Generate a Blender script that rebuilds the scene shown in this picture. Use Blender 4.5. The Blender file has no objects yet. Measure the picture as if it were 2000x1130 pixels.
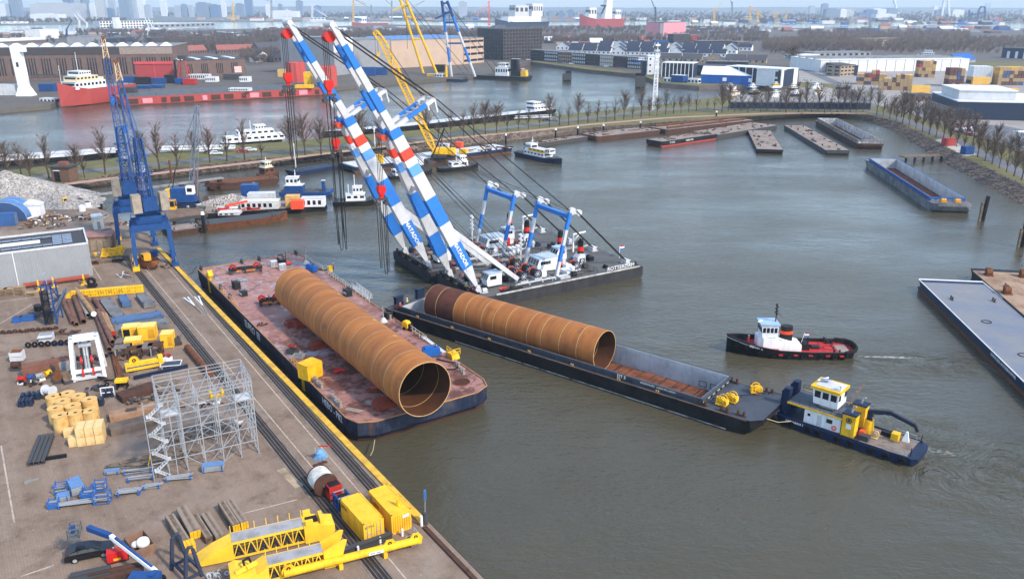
import bpy,math,random
from mathutils import Vector,Matrix
random.seed(7)
R=math.radians
SC=bpy.context.scene
COL=SC.collection
# camera, world, sun, exposure
FPX,HOR,CAMZ=1600.0,13.0,59.0
PITCH=math.atan((565-HOR)/FPX)
cam=bpy.data.cameras.new('camera')
cam.sensor_width=36.0
cam.lens=36.0*FPX/2000.0
cam.clip_start=1.0
cam.clip_end=60000.0
camo=bpy.data.objects.new('camera',cam)
COL.objects.link(camo)
camo.location=(0,0,CAMZ)
camo.rotation_euler=(math.pi/2-PITCH,0,0)
SC.camera=camo
SUN_EL,SUN_AZ=42.0,128.0
world=bpy.data.worlds.new('World')
SC.world=world
world.use_nodes=True
wn=world.node_tree
wn.nodes.clear()
w_out=wn.nodes.new('ShaderNodeOutputWorld')
w_bg=wn.nodes.new('ShaderNodeBackground')
w_sky=wn.nodes.new('ShaderNodeTexSky')
w_sky.sky_type='NISHITA'
w_sky.sun_disc=False
w_sky.sun_elevation=R(SUN_EL)
w_sky.sun_rotation=R(SUN_AZ)
w_sky.air_density=1.0
w_sky.dust_density=0.6
w_sky.ozone_density=1.0
w_hs=wn.nodes.new('ShaderNodeHueSaturation')
w_hs.inputs['Value'].default_value=1.5
w_hs.inputs['Saturation'].default_value=1.14
w_tc=wn.nodes.new('ShaderNodeTexCoord')
w_no=wn.nodes.new('ShaderNodeTexNoise')
w_no.inputs['Scale'].default_value=2.6
w_no.inputs['Detail'].default_value=6
w_mp=wn.nodes.new('ShaderNodeMapping')
w_mp.inputs['Scale'].default_value=(1,1,2.5)
w_rp=wn.nodes.new('ShaderNodeMapRange')
w_rp.inputs['From Min'].default_value=0.35
w_rp.inputs['From Max'].default_value=0.7
w_rp.inputs["To Min"].default_value=0.0
w_rp.inputs["To Max"].default_value=0.35
w_mx=wn.nodes.new('ShaderNodeMix')
w_mx.data_type='RGBA'
w_mx.inputs['B'].default_value=(7.8,8.6,9.6,1)
wn.links.new(w_tc.outputs['Generated'],w_mp.inputs['Vector'])
wn.links.new(w_mp.outputs['Vector'],w_no.inputs['Vector'])
wn.links.new(w_no.outputs['Fac'],w_rp.inputs['Value'])
wn.links.new(w_sky.outputs['Color'],w_hs.inputs['Color'])
wn.links.new(w_hs.outputs['Color'],w_mx.inputs['A'])
wn.links.new(w_rp.outputs['Result'],w_mx.inputs['Factor'])
wn.links.new(w_mx.outputs['Result'],w_bg.inputs['Color'])
w_bg.inputs['Strength'].default_value=0.15
wn.links.new(w_bg.outputs['Background'],w_out.inputs['Surface'])
sl=bpy.data.lights.new('sun','SUN')
sl.energy=3.1
sl.angle=R(4)
sl.color=(1.0,0.87,0.72)
so=bpy.data.objects.new('sun',sl)
COL.objects.link(so)
sd=Vector((math.sin(R(SUN_AZ))*math.cos(R(SUN_EL)),math.cos(R(SUN_AZ))*math.cos(R(SUN_EL)),math.sin(R(SUN_EL))))
so.rotation_euler=sd.to_track_quat('Z','Y').to_euler()
so.location=sd*300
SC.view_settings.view_transform='Standard'
SC.view_settings.look='None'
SC.view_settings.exposure=0.62
SC.view_settings.gamma=1.0
SC.view_settings.use_curve_mapping=False
SC.cycles.max_bounces=6
SC.cycles.volume_bounces=0
SC.cycles.transparent_max_bounces=6
SC.cycles.use_denoising=True
SC.cycles.use_adaptive_sampling=True
# helpers
_cp,_sp=math.cos(PITCH),math.sin(PITCH)
def W(px,py,z=0.0):
 dx,dz=(px-1000)/FPX,-(py-565)/FPX
 wy,wz=_cp+dz*_sp,-_sp+dz*_cp
 t=(z-CAMZ)/wz
 return Vector((dx*t,wy*t,z))
def srgb(c):
 c/=255.0
 return c/12.92 if c<0.04045 else((c+0.055)/1.055)**2.4
def rgb(h):
 return(srgb(h[0]),srgb(h[1]),srgb(h[2]),1.0)
V=Vector
MATS={}
def M(key,col=(128,128,128),rough=0.6,metal=0.0,var=0.18,sc=0.6,rust=0.0,rcol=(92,52,30),streak=0.0,bump=0.0,dirt=(70,62,54),spec=0.18):
 if key in MATS:
  return MATS[key]
 m=bpy.data.materials.new(key)
 m.use_nodes=True
 nt=m.node_tree
 N,Lk=nt.nodes,nt.links.new
 bs=N['Principled BSDF']
 bs.inputs['Roughness'].default_value=rough
 bs.inputs['Metallic'].default_value=metal
 bs.inputs['Specular IOR Level'].default_value=spec
 tc=N.new('ShaderNodeTexCoord')
 n1=N.new('ShaderNodeTexNoise')
 n1.inputs['Scale'].default_value=sc
 n1.inputs['Detail'].default_value=7
 n1.inputs['Roughness'].default_value=0.65
 Lk(tc.outputs['Object'],n1.inputs['Vector'])
 mr=N.new('ShaderNodeMapRange')
 mr.inputs['From Min'].default_value=0.42
 mr.inputs['From Max'].default_value=0.75
 mr.inputs['To Max'].default_value=var*2.2
 Lk(n1.outputs['Fac'],mr.inputs['Value'])
 mx=N.new('ShaderNodeMix')
 mx.data_type='RGBA'
 mx.inputs['A'].default_value=rgb(col)
 mx.inputs['B'].default_value=rgb(dirt)
 Lk(mr.outputs['Result'],mx.inputs['Factor'])
 last=mx.outputs['Result']
 if rust>0:
  n2=N.new('ShaderNodeTexNoise')
  n2.inputs['Scale'].default_value=sc*1.7
  n2.inputs['Detail'].default_value=9
  n2.inputs['Roughness'].default_value=0.7
  mp=N.new('ShaderNodeMapping')
  mp.inputs['Location'].default_value=(13,7,3)
  mp.inputs['Scale'].default_value=(1,1,0.35 if streak else 1)
  Lk(tc.outputs['Object'],mp.inputs['Vector'])
  Lk(mp.outputs['Vector'],n2.inputs['Vector'])
  m2=N.new('ShaderNodeMapRange')
  m2.inputs['From Min'].default_value=0.72-0.4*rust
  m2.inputs['From Max'].default_value=0.86-0.4*rust
  Lk(n2.outputs['Fac'],m2.inputs['Value'])
  x2=N.new('ShaderNodeMix')
  x2.data_type='RGBA'
  x2.inputs['B'].default_value=rgb(rcol)
  Lk(m2.outputs['Result'],x2.inputs['Factor'])
  Lk(last,x2.inputs['A'])
  last=x2.outputs['Result']
 if streak>0:
  n3=N.new('ShaderNodeTexNoise')
  n3.inputs['Scale'].default_value=1.0
  n3.inputs['Detail'].default_value=5
  mp3=N.new('ShaderNodeMapping')
  mp3.inputs['Scale'].default_value=(2.2,2.2,0.12)
  Lk(tc.outputs['Object'],mp3.inputs['Vector'])
  Lk(mp3.outputs['Vector'],n3.inputs['Vector'])
  m3=N.new('ShaderNodeMapRange')
  m3.inputs['From Min'].default_value=0.5
  m3.inputs['From Max'].default_value=0.72
  m3.inputs['To Max'].default_value=streak
  Lk(n3.outputs['Fac'],m3.inputs['Value'])
  x3=N.new('ShaderNodeMix')
  x3.data_type='RGBA'
  x3.inputs['B'].default_value=rgb(dirt)
  Lk(m3.outputs['Result'],x3.inputs['Factor'])
  Lk(last,x3.inputs['A'])
  last=x3.outputs['Result']
 Lk(last,bs.inputs['Base Color'])
 if bump>0:
  bp=N.new('ShaderNodeBump')
  bp.inputs['Strength'].default_value=0.6
  bp.inputs['Distance'].default_value=bump
  n4=N.new('ShaderNodeTexNoise')
  n4.inputs['Scale'].default_value=sc*6
  n4.inputs['Detail'].default_value=6
  Lk(tc.outputs['Object'],n4.inputs['Vector'])
  Lk(n4.outputs['Fac'],bp.inputs['Height'])
  Lk(bp.outputs['Normal'],bs.inputs['Normal'])
 MATS[key]=m
 return m
class B:
 def __init__(s):
  s.v,s.f=[],[]
 def add(s,vs,fs):
  o=len(s.v)
  s.v+=[tuple(p)for p in vs]
  s.f+=[tuple(i+o for i in f)for f in fs]
  return s
 def box(s,x0,y0,z0,x1,y1,z1):
  return s.add([(x0,y0,z0),(x1,y0,z0),(x1,y1,z0),(x0,y1,z0),(x0,y0,z1),(x1,y0,z1),(x1,y1,z1),(x0,y1,z1)],[(0,3,2,1),(4,5,6,7),(0,1,5,4),(1,2,6,5),(2,3,7,6),(3,0,4,7)])
 def cb(s,x,y,z,sx,sy,sz,rz=0):
  if not rz:
   return s.box(x-sx/2,y-sy/2,z,x+sx/2,y+sy/2,z+sz)
  c,n=math.cos(rz),math.sin(rz)
  q=[(x+a*sx/2*c-b*sy/2*n,y+a*sx/2*n+b*sy/2*c)for a,b in((-1,-1),(1,-1),(1,1),(-1,1))]
  return s.poly(q,z,z+sz)
 def poly(s,pts,z0,z1):
  n=len(pts)
  zz0=z0 if isinstance(z0,(list,tuple))else[z0]*n
  zz1=z1 if isinstance(z1,(list,tuple))else[z1]*n
  return s.add([(p[0],p[1],a)for p,a in zip(pts,zz0)]+[(p[0],p[1],a)for p,a in zip(pts,zz1)],[tuple(range(n-1,-1,-1)),tuple(range(n,2*n))]+[(i,(i+1)%n,n+(i+1)%n,n+i)for i in range(n)])
 def prof(s,pts,y0,y1):
  n=len(pts)
  return s.add([(p[0],y0,p[1])for p in pts]+[(p[0],y1,p[1])for p in pts],[tuple(range(n)),tuple(range(2*n-1,n-1,-1))]+[(i,n+i,n+(i+1)%n,(i+1)%n)for i in range(n)])
 def bar(s,a,b,w,h=None,up=(0,0,1)):
  a,b=V(a),V(b)
  d=(b-a)
  if d.length<1e-6:
   return s
  d.normalize()
  u=V(up)
  if abs(d.dot(u))>0.98:
   u=V((1,0,0))
  x=d.cross(u).normalized()*(w/2)
  y=x.cross(d).normalized()*((h or w)/2)
  return s.add([a-x-y,a+x-y,a+x+y,a-x+y,b-x-y,b+x-y,b+x+y,b-x+y],[(0,1,2,3),(7,6,5,4),(0,4,5,1),(1,5,6,2),(2,6,7,3),(3,7,4,0)])
 def cyl(s,a,b,r0,r1=None,n=10,cap=True):
  a,b=V(a),V(b)
  r1=r0 if r1 is None else r1
  d=(b-a).normalized()
  u=V((0,0,1))if abs(d.z)<0.9 else V((1,0,0))
  x=d.cross(u).normalized()
  y=x.cross(d)
  cs=[(x*math.cos(2*math.pi*i/n)+y*math.sin(2*math.pi*i/n))for i in range(n)]
  fs=[(i,(i+1)%n,n+(i+1)%n,n+i)for i in range(n)]
  if cap:
   fs+=[tuple(range(n-1,-1,-1)),tuple(range(n,2*n))]
  return s.add([a+c*r0 for c in cs]+[b+c*r1 for c in cs],fs)
 def ring(s,c,ax,ro,ri,t,n=16):
  c,ax=V(c),V(ax).normalized()
  u=V((0,0,1))if abs(ax.z)<0.9 else V((1,0,0))
  x=ax.cross(u).normalized()
  y=x.cross(ax)
  vs=[]
  for r,o in((ro,-t/2),(ro,t/2),(ri,t/2),(ri,-t/2)):
   vs+=[c+ax*o+(x*math.cos(2*math.pi*i/n)+y*math.sin(2*math.pi*i/n))*r for i in range(n)]
  fs=[]
  for k in range(4):
   for i in range(n):
    j=(i+1)%n
    k2=(k+1)%4
    fs.append((k*n+i,k*n+j,k2*n+j,k2*n+i))
  return s.add(vs,fs)
 def tube(s,pts,r,n=6):
  for a,b in zip(pts[:-1],pts[1:]):
   s.cyl(a,b,r,n=n,cap=True)
  return s
 def loft(s,rings,cap=True,closed=True):
  n=len(rings[0])
  vs=[p for r in rings for p in r]
  fs=[]
  for k in range(len(rings)-1):
   for i in range(n if closed else n-1):
    j=(i+1)%n
    fs.append((k*n+i,k*n+j,(k+1)*n+j,(k+1)*n+i))
  if cap:
   fs+=[tuple(range(n-1,-1,-1)),tuple(range((len(rings)-1)*n,len(rings)*n))]
  return s.add(vs,fs)
 def ball(s,c,r,n=8,m=6,zs=1.0):
  c=V(c)
  rings=[]
  for k in range(m+1):
   t=math.pi*(0.02+0.96*k/m)
   rings.append([c+V((r*math.sin(t)*math.cos(2*math.pi*i/n),r*math.sin(t)*math.sin(2*math.pi*i/n),-r*zs*math.cos(t)))for i in range(n)])
  return s.loft(rings)
 def lat(s,a,b,w0,w1,n,rc,rb,h0=None,h1=None,side=None,ends=True):
  a,b=V(a),V(b)
  d=(b-a).normalized()
  sd_=V(side).normalized()if side else d.cross(V((0,0,1))).normalized()
  up=sd_.cross(d).normalized()
  h0=h0 or w0
  h1=h1 or w1
  st=[]
  for k in range(n+1):
   t=k/n
   c=a.lerp(b,t)
   w,h=w0+(w1-w0)*t,h0+(h1-h0)*t
   st.append([c+sd_*(i*w/2)+up*(j*h/2)for i,j in((-1,-1),(1,-1),(1,1),(-1,1))])
  for i in range(4):
   s.bar(st[0][i],st[n][i],rc)
  for k in range(n):
   for i in range(4):
    j=(i+1)%4
    if(k+i)%2:
     s.bar(st[k][i],st[k+1][j],rb)
    else:
     s.bar(st[k][j],st[k+1][i],rb)
    s.bar(st[k+1][i],st[k+1][j],rb)
  return s
 def rail(s,pts,h=1.05,r=0.05,step=2.0,mids=2):
  for a,b in zip(pts[:-1],pts[1:]):
   a,b=V(a),V(b)
   n=max(1,round((b-a).length/step))
   for k in range(n+1):
    q=a.lerp(b,k/n)
    s.bar(q,q+V((0,0,h)),r)
   for m_ in range(mids):
    z=V((0,0,h*(m_+1)/mids))
    s.bar(a+z,b+z,r)
  return s
 def mk(s,name,mat,parent=None,smooth=False):
  me=bpy.data.meshes.new(name)
  me.from_pydata(s.v,[],s.f)
  me.materials.append(mat)
  if smooth:
   me.polygons.foreach_set('use_smooth',[True]*len(me.polygons))
   try:
    me.set_sharp_from_angle(angle=R(40))
   except Exception:
    pass
  o=bpy.data.objects.new(name,me)
  COL.objects.link(o)
  if parent:
   o.parent=parent
  return o
def tag(o,label=None,cat=None,group=None,kind=None):
 if label:o['label']=label
 if cat:o['category']=cat
 if group:o['group']=group
 if kind:o['kind']=kind
 return o
def T(name,label,cat,loc,rz=0.0,group=None):
 o=bpy.data.objects.new(name,None)
 o.empty_display_size=0.5
 COL.objects.link(o)
 o.location=loc
 o.rotation_euler=(0,0,rz)
 return tag(o,label,cat,group)
def put(o,loc,rz=0.0):
 o.location=loc
 o.rotation_euler=(0,0,rz)
 return o
def one(name,label,cat,b,mat,loc=(0,0,0),rz=0.0,group=None,smooth=False):
 o=b.mk(name,mat,None,smooth)
 put(o,loc,rz)
 return tag(o,label,cat,group)
def kids(o):
 return KIDS.get(o.name)or list(o.children)
KIDS={}
def dup(root,loc,rz=None,label=None,group=None,scale=None,mats=None):
 def cp(o,par):
  c=o.copy()
  COL.objects.link(c)
  c.parent=par
  if mats and o.type=='MESH' and o.name.split('.')[0]in mats:
   c.data=o.data.copy()
   c.data.materials[0]=mats[o.name.split('.')[0]]
  for ch in o.children:
   cp(ch,c)
  return c
 r=cp(root,None)
 r.location=loc
 if rz is not None:r.rotation_euler=(0,0,rz)
 if scale:r.scale=scale if isinstance(scale,tuple)else(scale,)*3
 if label:r['label']=label
 if group:r['group']=group
 return r
def seg(p,q,z=3.0):
 a,b=W(p[0],p[1],z),W(q[0],q[1],z)
 d=b-a
 return(a+b)/2,math.atan2(d.y,d.x),d.length
ORD=['first','second','third','fourth','fifth','sixth','seventh','eighth','ninth','tenth','eleventh','twelfth','thirteenth','fourteenth','fifteenth','sixteenth','seventeenth','eighteenth','nineteenth','twentieth']
def ordn(i):
 if i<20:return ORD[i]
 n=i+1
 t={2:'twenty',3:'thirty',4:'forty',5:'fifty',6:'sixty',7:'seventy'}[n//10]
 return t+'-'+ORD[n%10-1]if n%10 else{2:'twentieth',3:'thirtieth',4:'fortieth',5:'fiftieth',6:'sixtieth',7:'seventieth'}[n//10]
def text(st,size,mat,parent,loc,xdir,updir,name='lettering',bold=0.0,ext=0.01):
 cu=bpy.data.curves.new(name,'FONT')
 cu.body=st
 cu.size=size
 cu.align_x='CENTER'
 cu.align_y='CENTER'
 cu.extrude=ext
 cu.offset=bold*size
 cu.resolution_u=2
 to=bpy.data.objects.new('tmp_text',cu)
 COL.objects.link(to)
 me=bpy.data.meshes.new_from_object(to)
 bpy.data.objects.remove(to)
 bpy.data.curves.remove(cu)
 me.materials.clear()
 me.materials.append(mat)
 o=bpy.data.objects.new(name,me)
 COL.objects.link(o)
 x,u=V(xdir).normalized(),V(updir).normalized()
 n=x.cross(u).normalized()
 u=n.cross(x)
 m=Matrix(((x.x,u.x,n.x,loc[0]),(x.y,u.y,n.y,loc[1]),(x.z,u.z,n.z,loc[2]),(0,0,0,1)))
 if parent:o.parent=parent
 o.matrix_local=m
 return o
def hull(b,st,cap=True):
 return b.loft([[(x,-hb,zb),(x,-hd,zd),(x,hd,zd),(x,hb,zb)]for x,hd,hb,zd,zb in st],cap)
def shell(b,st,t=0.15):
 b.loft([[(x,-hd,zd),(x,-hb,zb),(x,hb,zb),(x,hd,zd)]for x,hd,hb,zd,zb in st],False,False)
 b.loft([[(x,-max(hd-t,0.01),zd),(x,-max(hb-t,.01),zb+.05)]for x,hd,hb,zd,zb in st],False,False)
 b.loft([[(x,max(hd-t,0.01),zd),(x,max(hb-t,.01),zb+.05)]for x,hd,hb,zd,zb in st],False,False)
 b.loft([[(x,-hd,zd),(x,-max(hd-t,0.01),zd)]for x,hd,hb,zd,zb in st],False,False)
 b.loft([[(x,hd,zd),(x,max(hd-t,0.01),zd)]for x,hd,hb,zd,zb in st],False,False)
 for x,hd,hb,zd,zb in(st[0],st[-1]):
  b.add([(x,-hd,zd),(x,-hb,zb),(x,hb,zb),(x,hd,zd)],[(0,1,2,3)])
 return b
 # water, land, roads
def nodemat(key):
 m=bpy.data.materials.new(key)
 m.use_nodes=True
 MATS[key]=m
 return m,m.node_tree.nodes,m.node_tree.links.new,m.node_tree.nodes['Principled BSDF']
def noise(N,Lk,vec,sc,det=6,rough=0.6,scale3=None,loc=None):
 n=N.new('ShaderNodeTexNoise')
 n.inputs['Scale'].default_value=sc
 n.inputs['Detail'].default_value=det
 n.inputs['Roughness'].default_value=rough
 if scale3 or loc:
  mp=N.new('ShaderNodeMapping')
  if scale3:mp.inputs['Scale'].default_value=scale3
  if loc:mp.inputs['Location'].default_value=loc
  Lk(vec,mp.inputs['Vector'])
  vec=mp.outputs['Vector']
 Lk(vec,n.inputs['Vector'])
 return n.outputs['Fac']
def mrange(N,Lk,val,a,b,c=0.0,d=1.0):
 m=N.new('ShaderNodeMapRange')
 for k,x in zip(('From Min','From Max','To Min','To Max'),(a,b,c,d)):
  m.inputs[k].default_value=x
 Lk(val,m.inputs['Value'])
 return m.outputs['Result']
def mixc(N,Lk,fac,a,b):
 m=N.new('ShaderNodeMix')
 m.data_type='RGBA'
 for k,x in(('Factor',fac),('A',a),('B',b)):
  if isinstance(x,(tuple,float)):m.inputs[k].default_value=x
  else:Lk(x,m.inputs[k])
 return m.outputs['Result']
def math_(N,Lk,op,a,b=None):
 m=N.new('ShaderNodeMath')
 m.operation=op
 for i,x in enumerate((a,b)):
  if x is None:continue
  if isinstance(x,(int,float)):m.inputs[i].default_value=x
  else:Lk(x,m.inputs[i])
 return m.outputs[0]
m,N,Lk,bs=nodemat('harbour_water')
tc=N.new('ShaderNodeTexCoord').outputs['Object']
murk=noise(N,Lk,tc,0.012,4)
base=mixc(N,Lk,mrange(N,Lk,murk,0.35,0.65),(0.058,0.053,0.034,1),(0.072,0.065,0.042,1))
geo=N.new('ShaderNodeSeparateXYZ')
Lk(tc,geo.inputs[0])
def blob(cx,cy,rx,ry,ang):
 mp=N.new('ShaderNodeMapping')
 mp.vector_type='TEXTURE'
 mp.inputs['Location'].default_value=(cx,cy,0)
 mp.inputs['Rotation'].default_value=(0,0,ang)
 mp.inputs['Scale'].default_value=(rx,ry,1)
 Lk(tc,mp.inputs['Vector'])
 ln=N.new('ShaderNodeVectorMath')
 ln.operation='LENGTH'
 Lk(mp.outputs['Vector'],ln.inputs[0])
 return mrange(N,Lk,ln.outputs['Value'],1.0,0.2)
w1=W(1735,697)
fo=blob(w1.x,w1.y,12,1.0,R(-4))
w2=W(1830,880)
fo2=blob(w2.x,w2.y,8,2.2,R(-25))
fm=math_(N,Lk,'MAXIMUM',fo,math_(N,Lk,'MULTIPLY',fo2,0.75))
fn=noise(N,Lk,tc,1.1,8,0.7,(1,2.5,1))
foam=mrange(N,Lk,math_(N,Lk,'ADD',math_(N,Lk,'MULTIPLY',fm,0.36),fn),0.76,0.9,0,0.6)
Lk(mixc(N,Lk,foam,base,(0.55,0.56,0.52,1)),bs.inputs['Base Color'])
Lk(mrange(N,Lk,foam,0,0.5,0.07,0.6),bs.inputs['Roughness'])
bs.inputs['IOR'].default_value=1.333
bs.inputs['Specular IOR Level'].default_value=0.5
h1=noise(N,Lk,tc,0.55,3,0.55,(1,1.9,1))
h2=noise(N,Lk,tc,1.7,3,0.6,(1,1.6,1),(31,9,0))
h3=noise(N,Lk,tc,0.09,3,0.5,(1,1.5,1),(3,19,0))
calm=mrange(N,Lk,noise(N,Lk,tc,0.014,5,0.6,(1,2.2,1),(7,3,0)),0.36,0.64,0.35,1.2)
hh=math_(N,Lk,'ADD',math_(N,Lk,'MULTIPLY',h1,1.0),math_(N,Lk,'MULTIPLY',h2,0.55))
hh=math_(N,Lk,'MULTIPLY',hh,calm)
hh=math_(N,Lk,'ADD',hh,math_(N,Lk,'MULTIPLY',h3,1.6))
w3=W(1880,900)
sw=N.new('ShaderNodeTexNoise');sw.inputs['Scale'].default_value=0.16;sw.inputs['Detail'].default_value=4;sw.inputs['Distortion'].default_value=3.5
Lk(tc,sw.inputs['Vector'])
wash=math_(N,Lk,'MAXIMUM',blob(w3.x,w3.y,26,15,R(-30)),blob(w1.x+6,w1.y-3,26,7,R(-5)))
hh=math_(N,Lk,'ADD',hh,math_(N,Lk,'MULTIPLY',math_(N,Lk,'MULTIPLY',sw.outputs['Fac'],wash),5.0))
bp=N.new('ShaderNodeBump')
bp.inputs['Strength'].default_value=0.55
bp.inputs['Distance'].default_value=0.4
Lk(hh,bp.inputs['Height'])
Lk(bp.outputs['Normal'],bs.inputs['Normal'])
def sheet(name,pts,z,mat):
 b=B()
 b.add([(p[0],p[1],z)for p in pts],[tuple(range(len(pts)))])
 o=b.mk(name,mat)
 return tag(o,kind='structure')
b=B()
b.add([(-18500,-250,0),(18500,-250,0),(18500,19500,0),(-18500,19500,0)],[(0,1,2,3)])
tag(b.mk('harbour_water',MATS['harbour_water']),kind='structure')
def ground_mat(key,cols,sc,bump=0.03,fine=4.0,bricks=None,rough=0.9):
 m,N,Lk,bs=nodemat(key)
 tc=N.new('ShaderNodeTexCoord').outputs['Object']
 f1=mrange(N,Lk,noise(N,Lk,tc,sc,8,0.62),0.36,0.64)
 c_=mixc(N,Lk,f1,rgb(cols[0]),rgb(cols[1]))
 f2=mrange(N,Lk,noise(N,Lk,tc,sc*3.3,8,0.7,None,(5,17,1)),0.5,0.68)
 c_=mixc(N,Lk,f2,c_,rgb(cols[2]))
 f3=noise(N,Lk,tc,fine,5,0.7)
 c_=mixc(N,Lk,mrange(N,Lk,f3,0.3,0.75,0.0,0.45),c_,rgb(cols[3]))
 hgt=f3
 if bricks:
  br=N.new('ShaderNodeTexBrick')
  br.inputs['Scale'].default_value=1.0
  br.inputs['Brick Width'].default_value=bricks[0]
  br.inputs['Row Height'].default_value=bricks[1]
  br.inputs['Mortar Size'].default_value=0.025
  br.inputs['Color1'].default_value=(1,1,1,1)
  br.inputs['Color2'].default_value=(0.72,0.7,0.7,1)
  br.inputs['Mortar'].default_value=(0.35,0.33,0.32,1)
  mp=N.new('ShaderNodeMapping')
  mp.inputs['Rotation'].default_value=(0,0,bricks[2])
  Lk(tc,mp.inputs['Vector'])
  Lk(mp.outputs['Vector'],br.inputs['Vector'])
  mm=N.new('ShaderNodeMix')
  mm.data_type='RGBA'
  mm.blend_type='MULTIPLY'
  mm.inputs['Factor'].default_value=0.3
  Lk(c_,mm.inputs['A'])
  Lk(br.outputs['Color'],mm.inputs['B'])
  c_=mm.outputs['Result']
 if bricks:
  wt=noise(N,Lk,mp.outputs['Vector'],1.0,5,0.6,(.02,.35,1))
  c_=mixc(N,Lk,mrange(N,Lk,wt,.48,.7,0,.5),c_,rgb(cols[2]))
  c_=mixc(N,Lk,mrange(N,Lk,noise(N,Lk,tc,0.035,6,0.7,None,(40,3,0)),.52,.66,0,.55),c_,rgb((148,136,126)))
  c_=mixc(N,Lk,mrange(N,Lk,noise(N,Lk,tc,0.16,9,0.75,None,(9,70,0)),.60,.68,0,.7),c_,rgb((62,52,46)))
  c_=mixc(N,Lk,mrange(N,Lk,noise(N,Lk,tc,3.2,2,0.5,None,(3,9,0)),.72,.78,0,.6),c_,rgb((190,180,168)))
 Lk(c_,bs.inputs['Base Color'])
 bs.inputs['Roughness'].default_value=rough
 bs.inputs['Specular IOR Level'].default_value=0.2
 bp=N.new('ShaderNodeBump')
 bp.inputs['Strength'].default_value=0.7
 bp.inputs['Distance'].default_value=bump
 Lk(hgt,bp.inputs['Height'])
 Lk(bp.outputs['Normal'],bs.inputs['Normal'])
 return m
QANG=math.atan2(100.2,-67.9)
PAVE=ground_mat('brick_paving',[(120,103,88),(136,119,104),(94,77,64),(150,133,118)],0.07,0.02,2.6,(0.6,0.3,-QANG))
GRASS=ground_mat('winter_grass',[(92,92,54),(112,106,66),(128,112,78),(70,76,42)],0.06,0.1,1.4)
BANK=ground_mat('riprap_bank',[(96,84,76),(120,106,96),(70,60,52),(140,128,118)],0.12,0.5,0.9)
BANKD=ground_mat('dark_riprap',[(70,64,62),(88,80,76),(52,48,46),(104,98,94)],0.12,0.5,0.9)
ASPH=ground_mat('asphalt',[(96,97,102),(108,108,112),(86,88,92),(116,116,120)],0.05,0.01,3.0)
PATHM=ground_mat('clinker_path',[(168,138,120),(156,126,110),(140,116,104),(180,152,136)],0.08,0.01,3.0)
CITY=ground_mat('district_ground',[(96,90,84),(80,76,70),(74,68,54),(112,106,100)],0.01,0.1,0.3)
FARG=ground_mat('far_ground',[(92,98,88),(112,112,106),(74,80,76),(128,128,124)],0.002,0.1,0.02)
YARD=ground_mat('concrete_yard',[(150,146,140),(132,128,122),(112,106,100),(164,160,156)],0.06,0.01,2.0)
Q0,Q1=W(314,485,3),W(838,1020,3)
QD=(Q0-Q1).normalized()
QN=V((QD.y,-QD.x,0))
Q2=Q1-QD*40-QN*0.0
quay_pts=[Q2,Q1,Q0,W(288,456,3),W(240,430,3),W(205,412,3),W(165,398,3),W(140,384,3),W(120,366,3),V((-330,330,3)),V((-330,20,3))]
b=B()
b.poly([(p.x,p.y)for p in quay_pts],-1.0,3.0)
tag(b.mk('quay_yard',PAVE),kind='structure')
NB=[(60,385,40,366),(120,380,110,362),(240,352,235,337),(340,343,335,327),(560,322,555,306),(700,308,695,292),(860,290,855,275),(1000,275,995,261),(1150,262,1145,250),(1300,250,1295,239),(1450,238,1445,228),(1600,229,1597,221),(1690,236,1695,224),(1740,255,1750,236),(1790,285,1815,268),(1848,324,1880,306),(2000,405,2035,378),(2150,500,2190,470),(2500,760,2560,730)]
FB=[(-100,345),(0,335),(105,322),(200,312),(290,300),(420,286),(575,275),(655,268),(860,250),(1000,236),(1130,221),(1250,209),(1340,199),(1380,192),(1440,184),(1560,172),(1565,160),(1490,164),(1365,168),(1290,162),(1252,146),(1150,136),(1040,121)]
near_w=[W(a,c,-0.4)for a,c,d,e in NB]
near_c=[W(d,e,2.9)for a,c,d,e in NB]
far_w=[W(a,c,-0.4)for a,c in FB]
far_c=[]
b=B()
b.loft([near_w,near_c],False,False)
o=b.mk('riprap_embankment',BANK)
tag(o,kind='structure')
strip=near_c+[V((900,60,2.9)),V((2600,400,2.9)),V((2600,1300,2.9)),W(2300,90,2.9),W(1600,110,2.9),W(1300,100,2.9),W(1100,105,2.9),W(1040,119,2.9)]
strip+=[W(a,c,2.9)for a,c in FB[::-1]]+[W(-300,370,2.9),W(-150,400,2.9)]
b=B()
b.add([(p.x,p.y,2.9)for p in strip],[tuple(range(len(strip)))])
tag(b.mk('grass_dyke',GRASS),kind='structure')
b=B()
b.loft([[W(a,c,2.9)for a,c in FB],[W(a,c,2.9)+V((0,-2.5,-3.4))for a,c in FB]],False,False)
tag(b.mk('stone_bank',BANKD),kind='structure')
def ribbon(name,pts,wid,z,mat):
 P_=[W(a,c,3)for a,c in pts]
 l,r=[],[]
 for i,p in enumerate(P_):
  d=(P_[min(i+1,len(P_)-1)]-P_[max(i-1,0)]).normalized()
  n=V((-d.y,d.x,0))*wid/2
  l.append((p.x+n.x,p.y+n.y,z));r.append((p.x-n.x,p.y-n.y,z))
 b=B()
 b.loft([l,r],False,False)
 return tag(b.mk(name,mat),kind='structure')
RD=[(60,347),(145,336),(500,302),(660,286),(860,265),(1000,248),(1175,227),(1275,215),(1350,211),(1500,213),(1690,215),(1760,232),(1890,285),(2010,345),(2120,400)]
ribbon('dyke_road',RD,6.5,2.93,ASPH)
ribbon('clinker_footpath',[(120,360),(235,346),(500,316),(880,270),(1000,259),(1150,243),(1300,230),(1500,221),(1690,221)],4.2,2.935,PATHM)
def px_sheet(name,pts,z,mat):
 return sheet(name,[W(a,c,z)for a,c in pts],z,mat)
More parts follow.
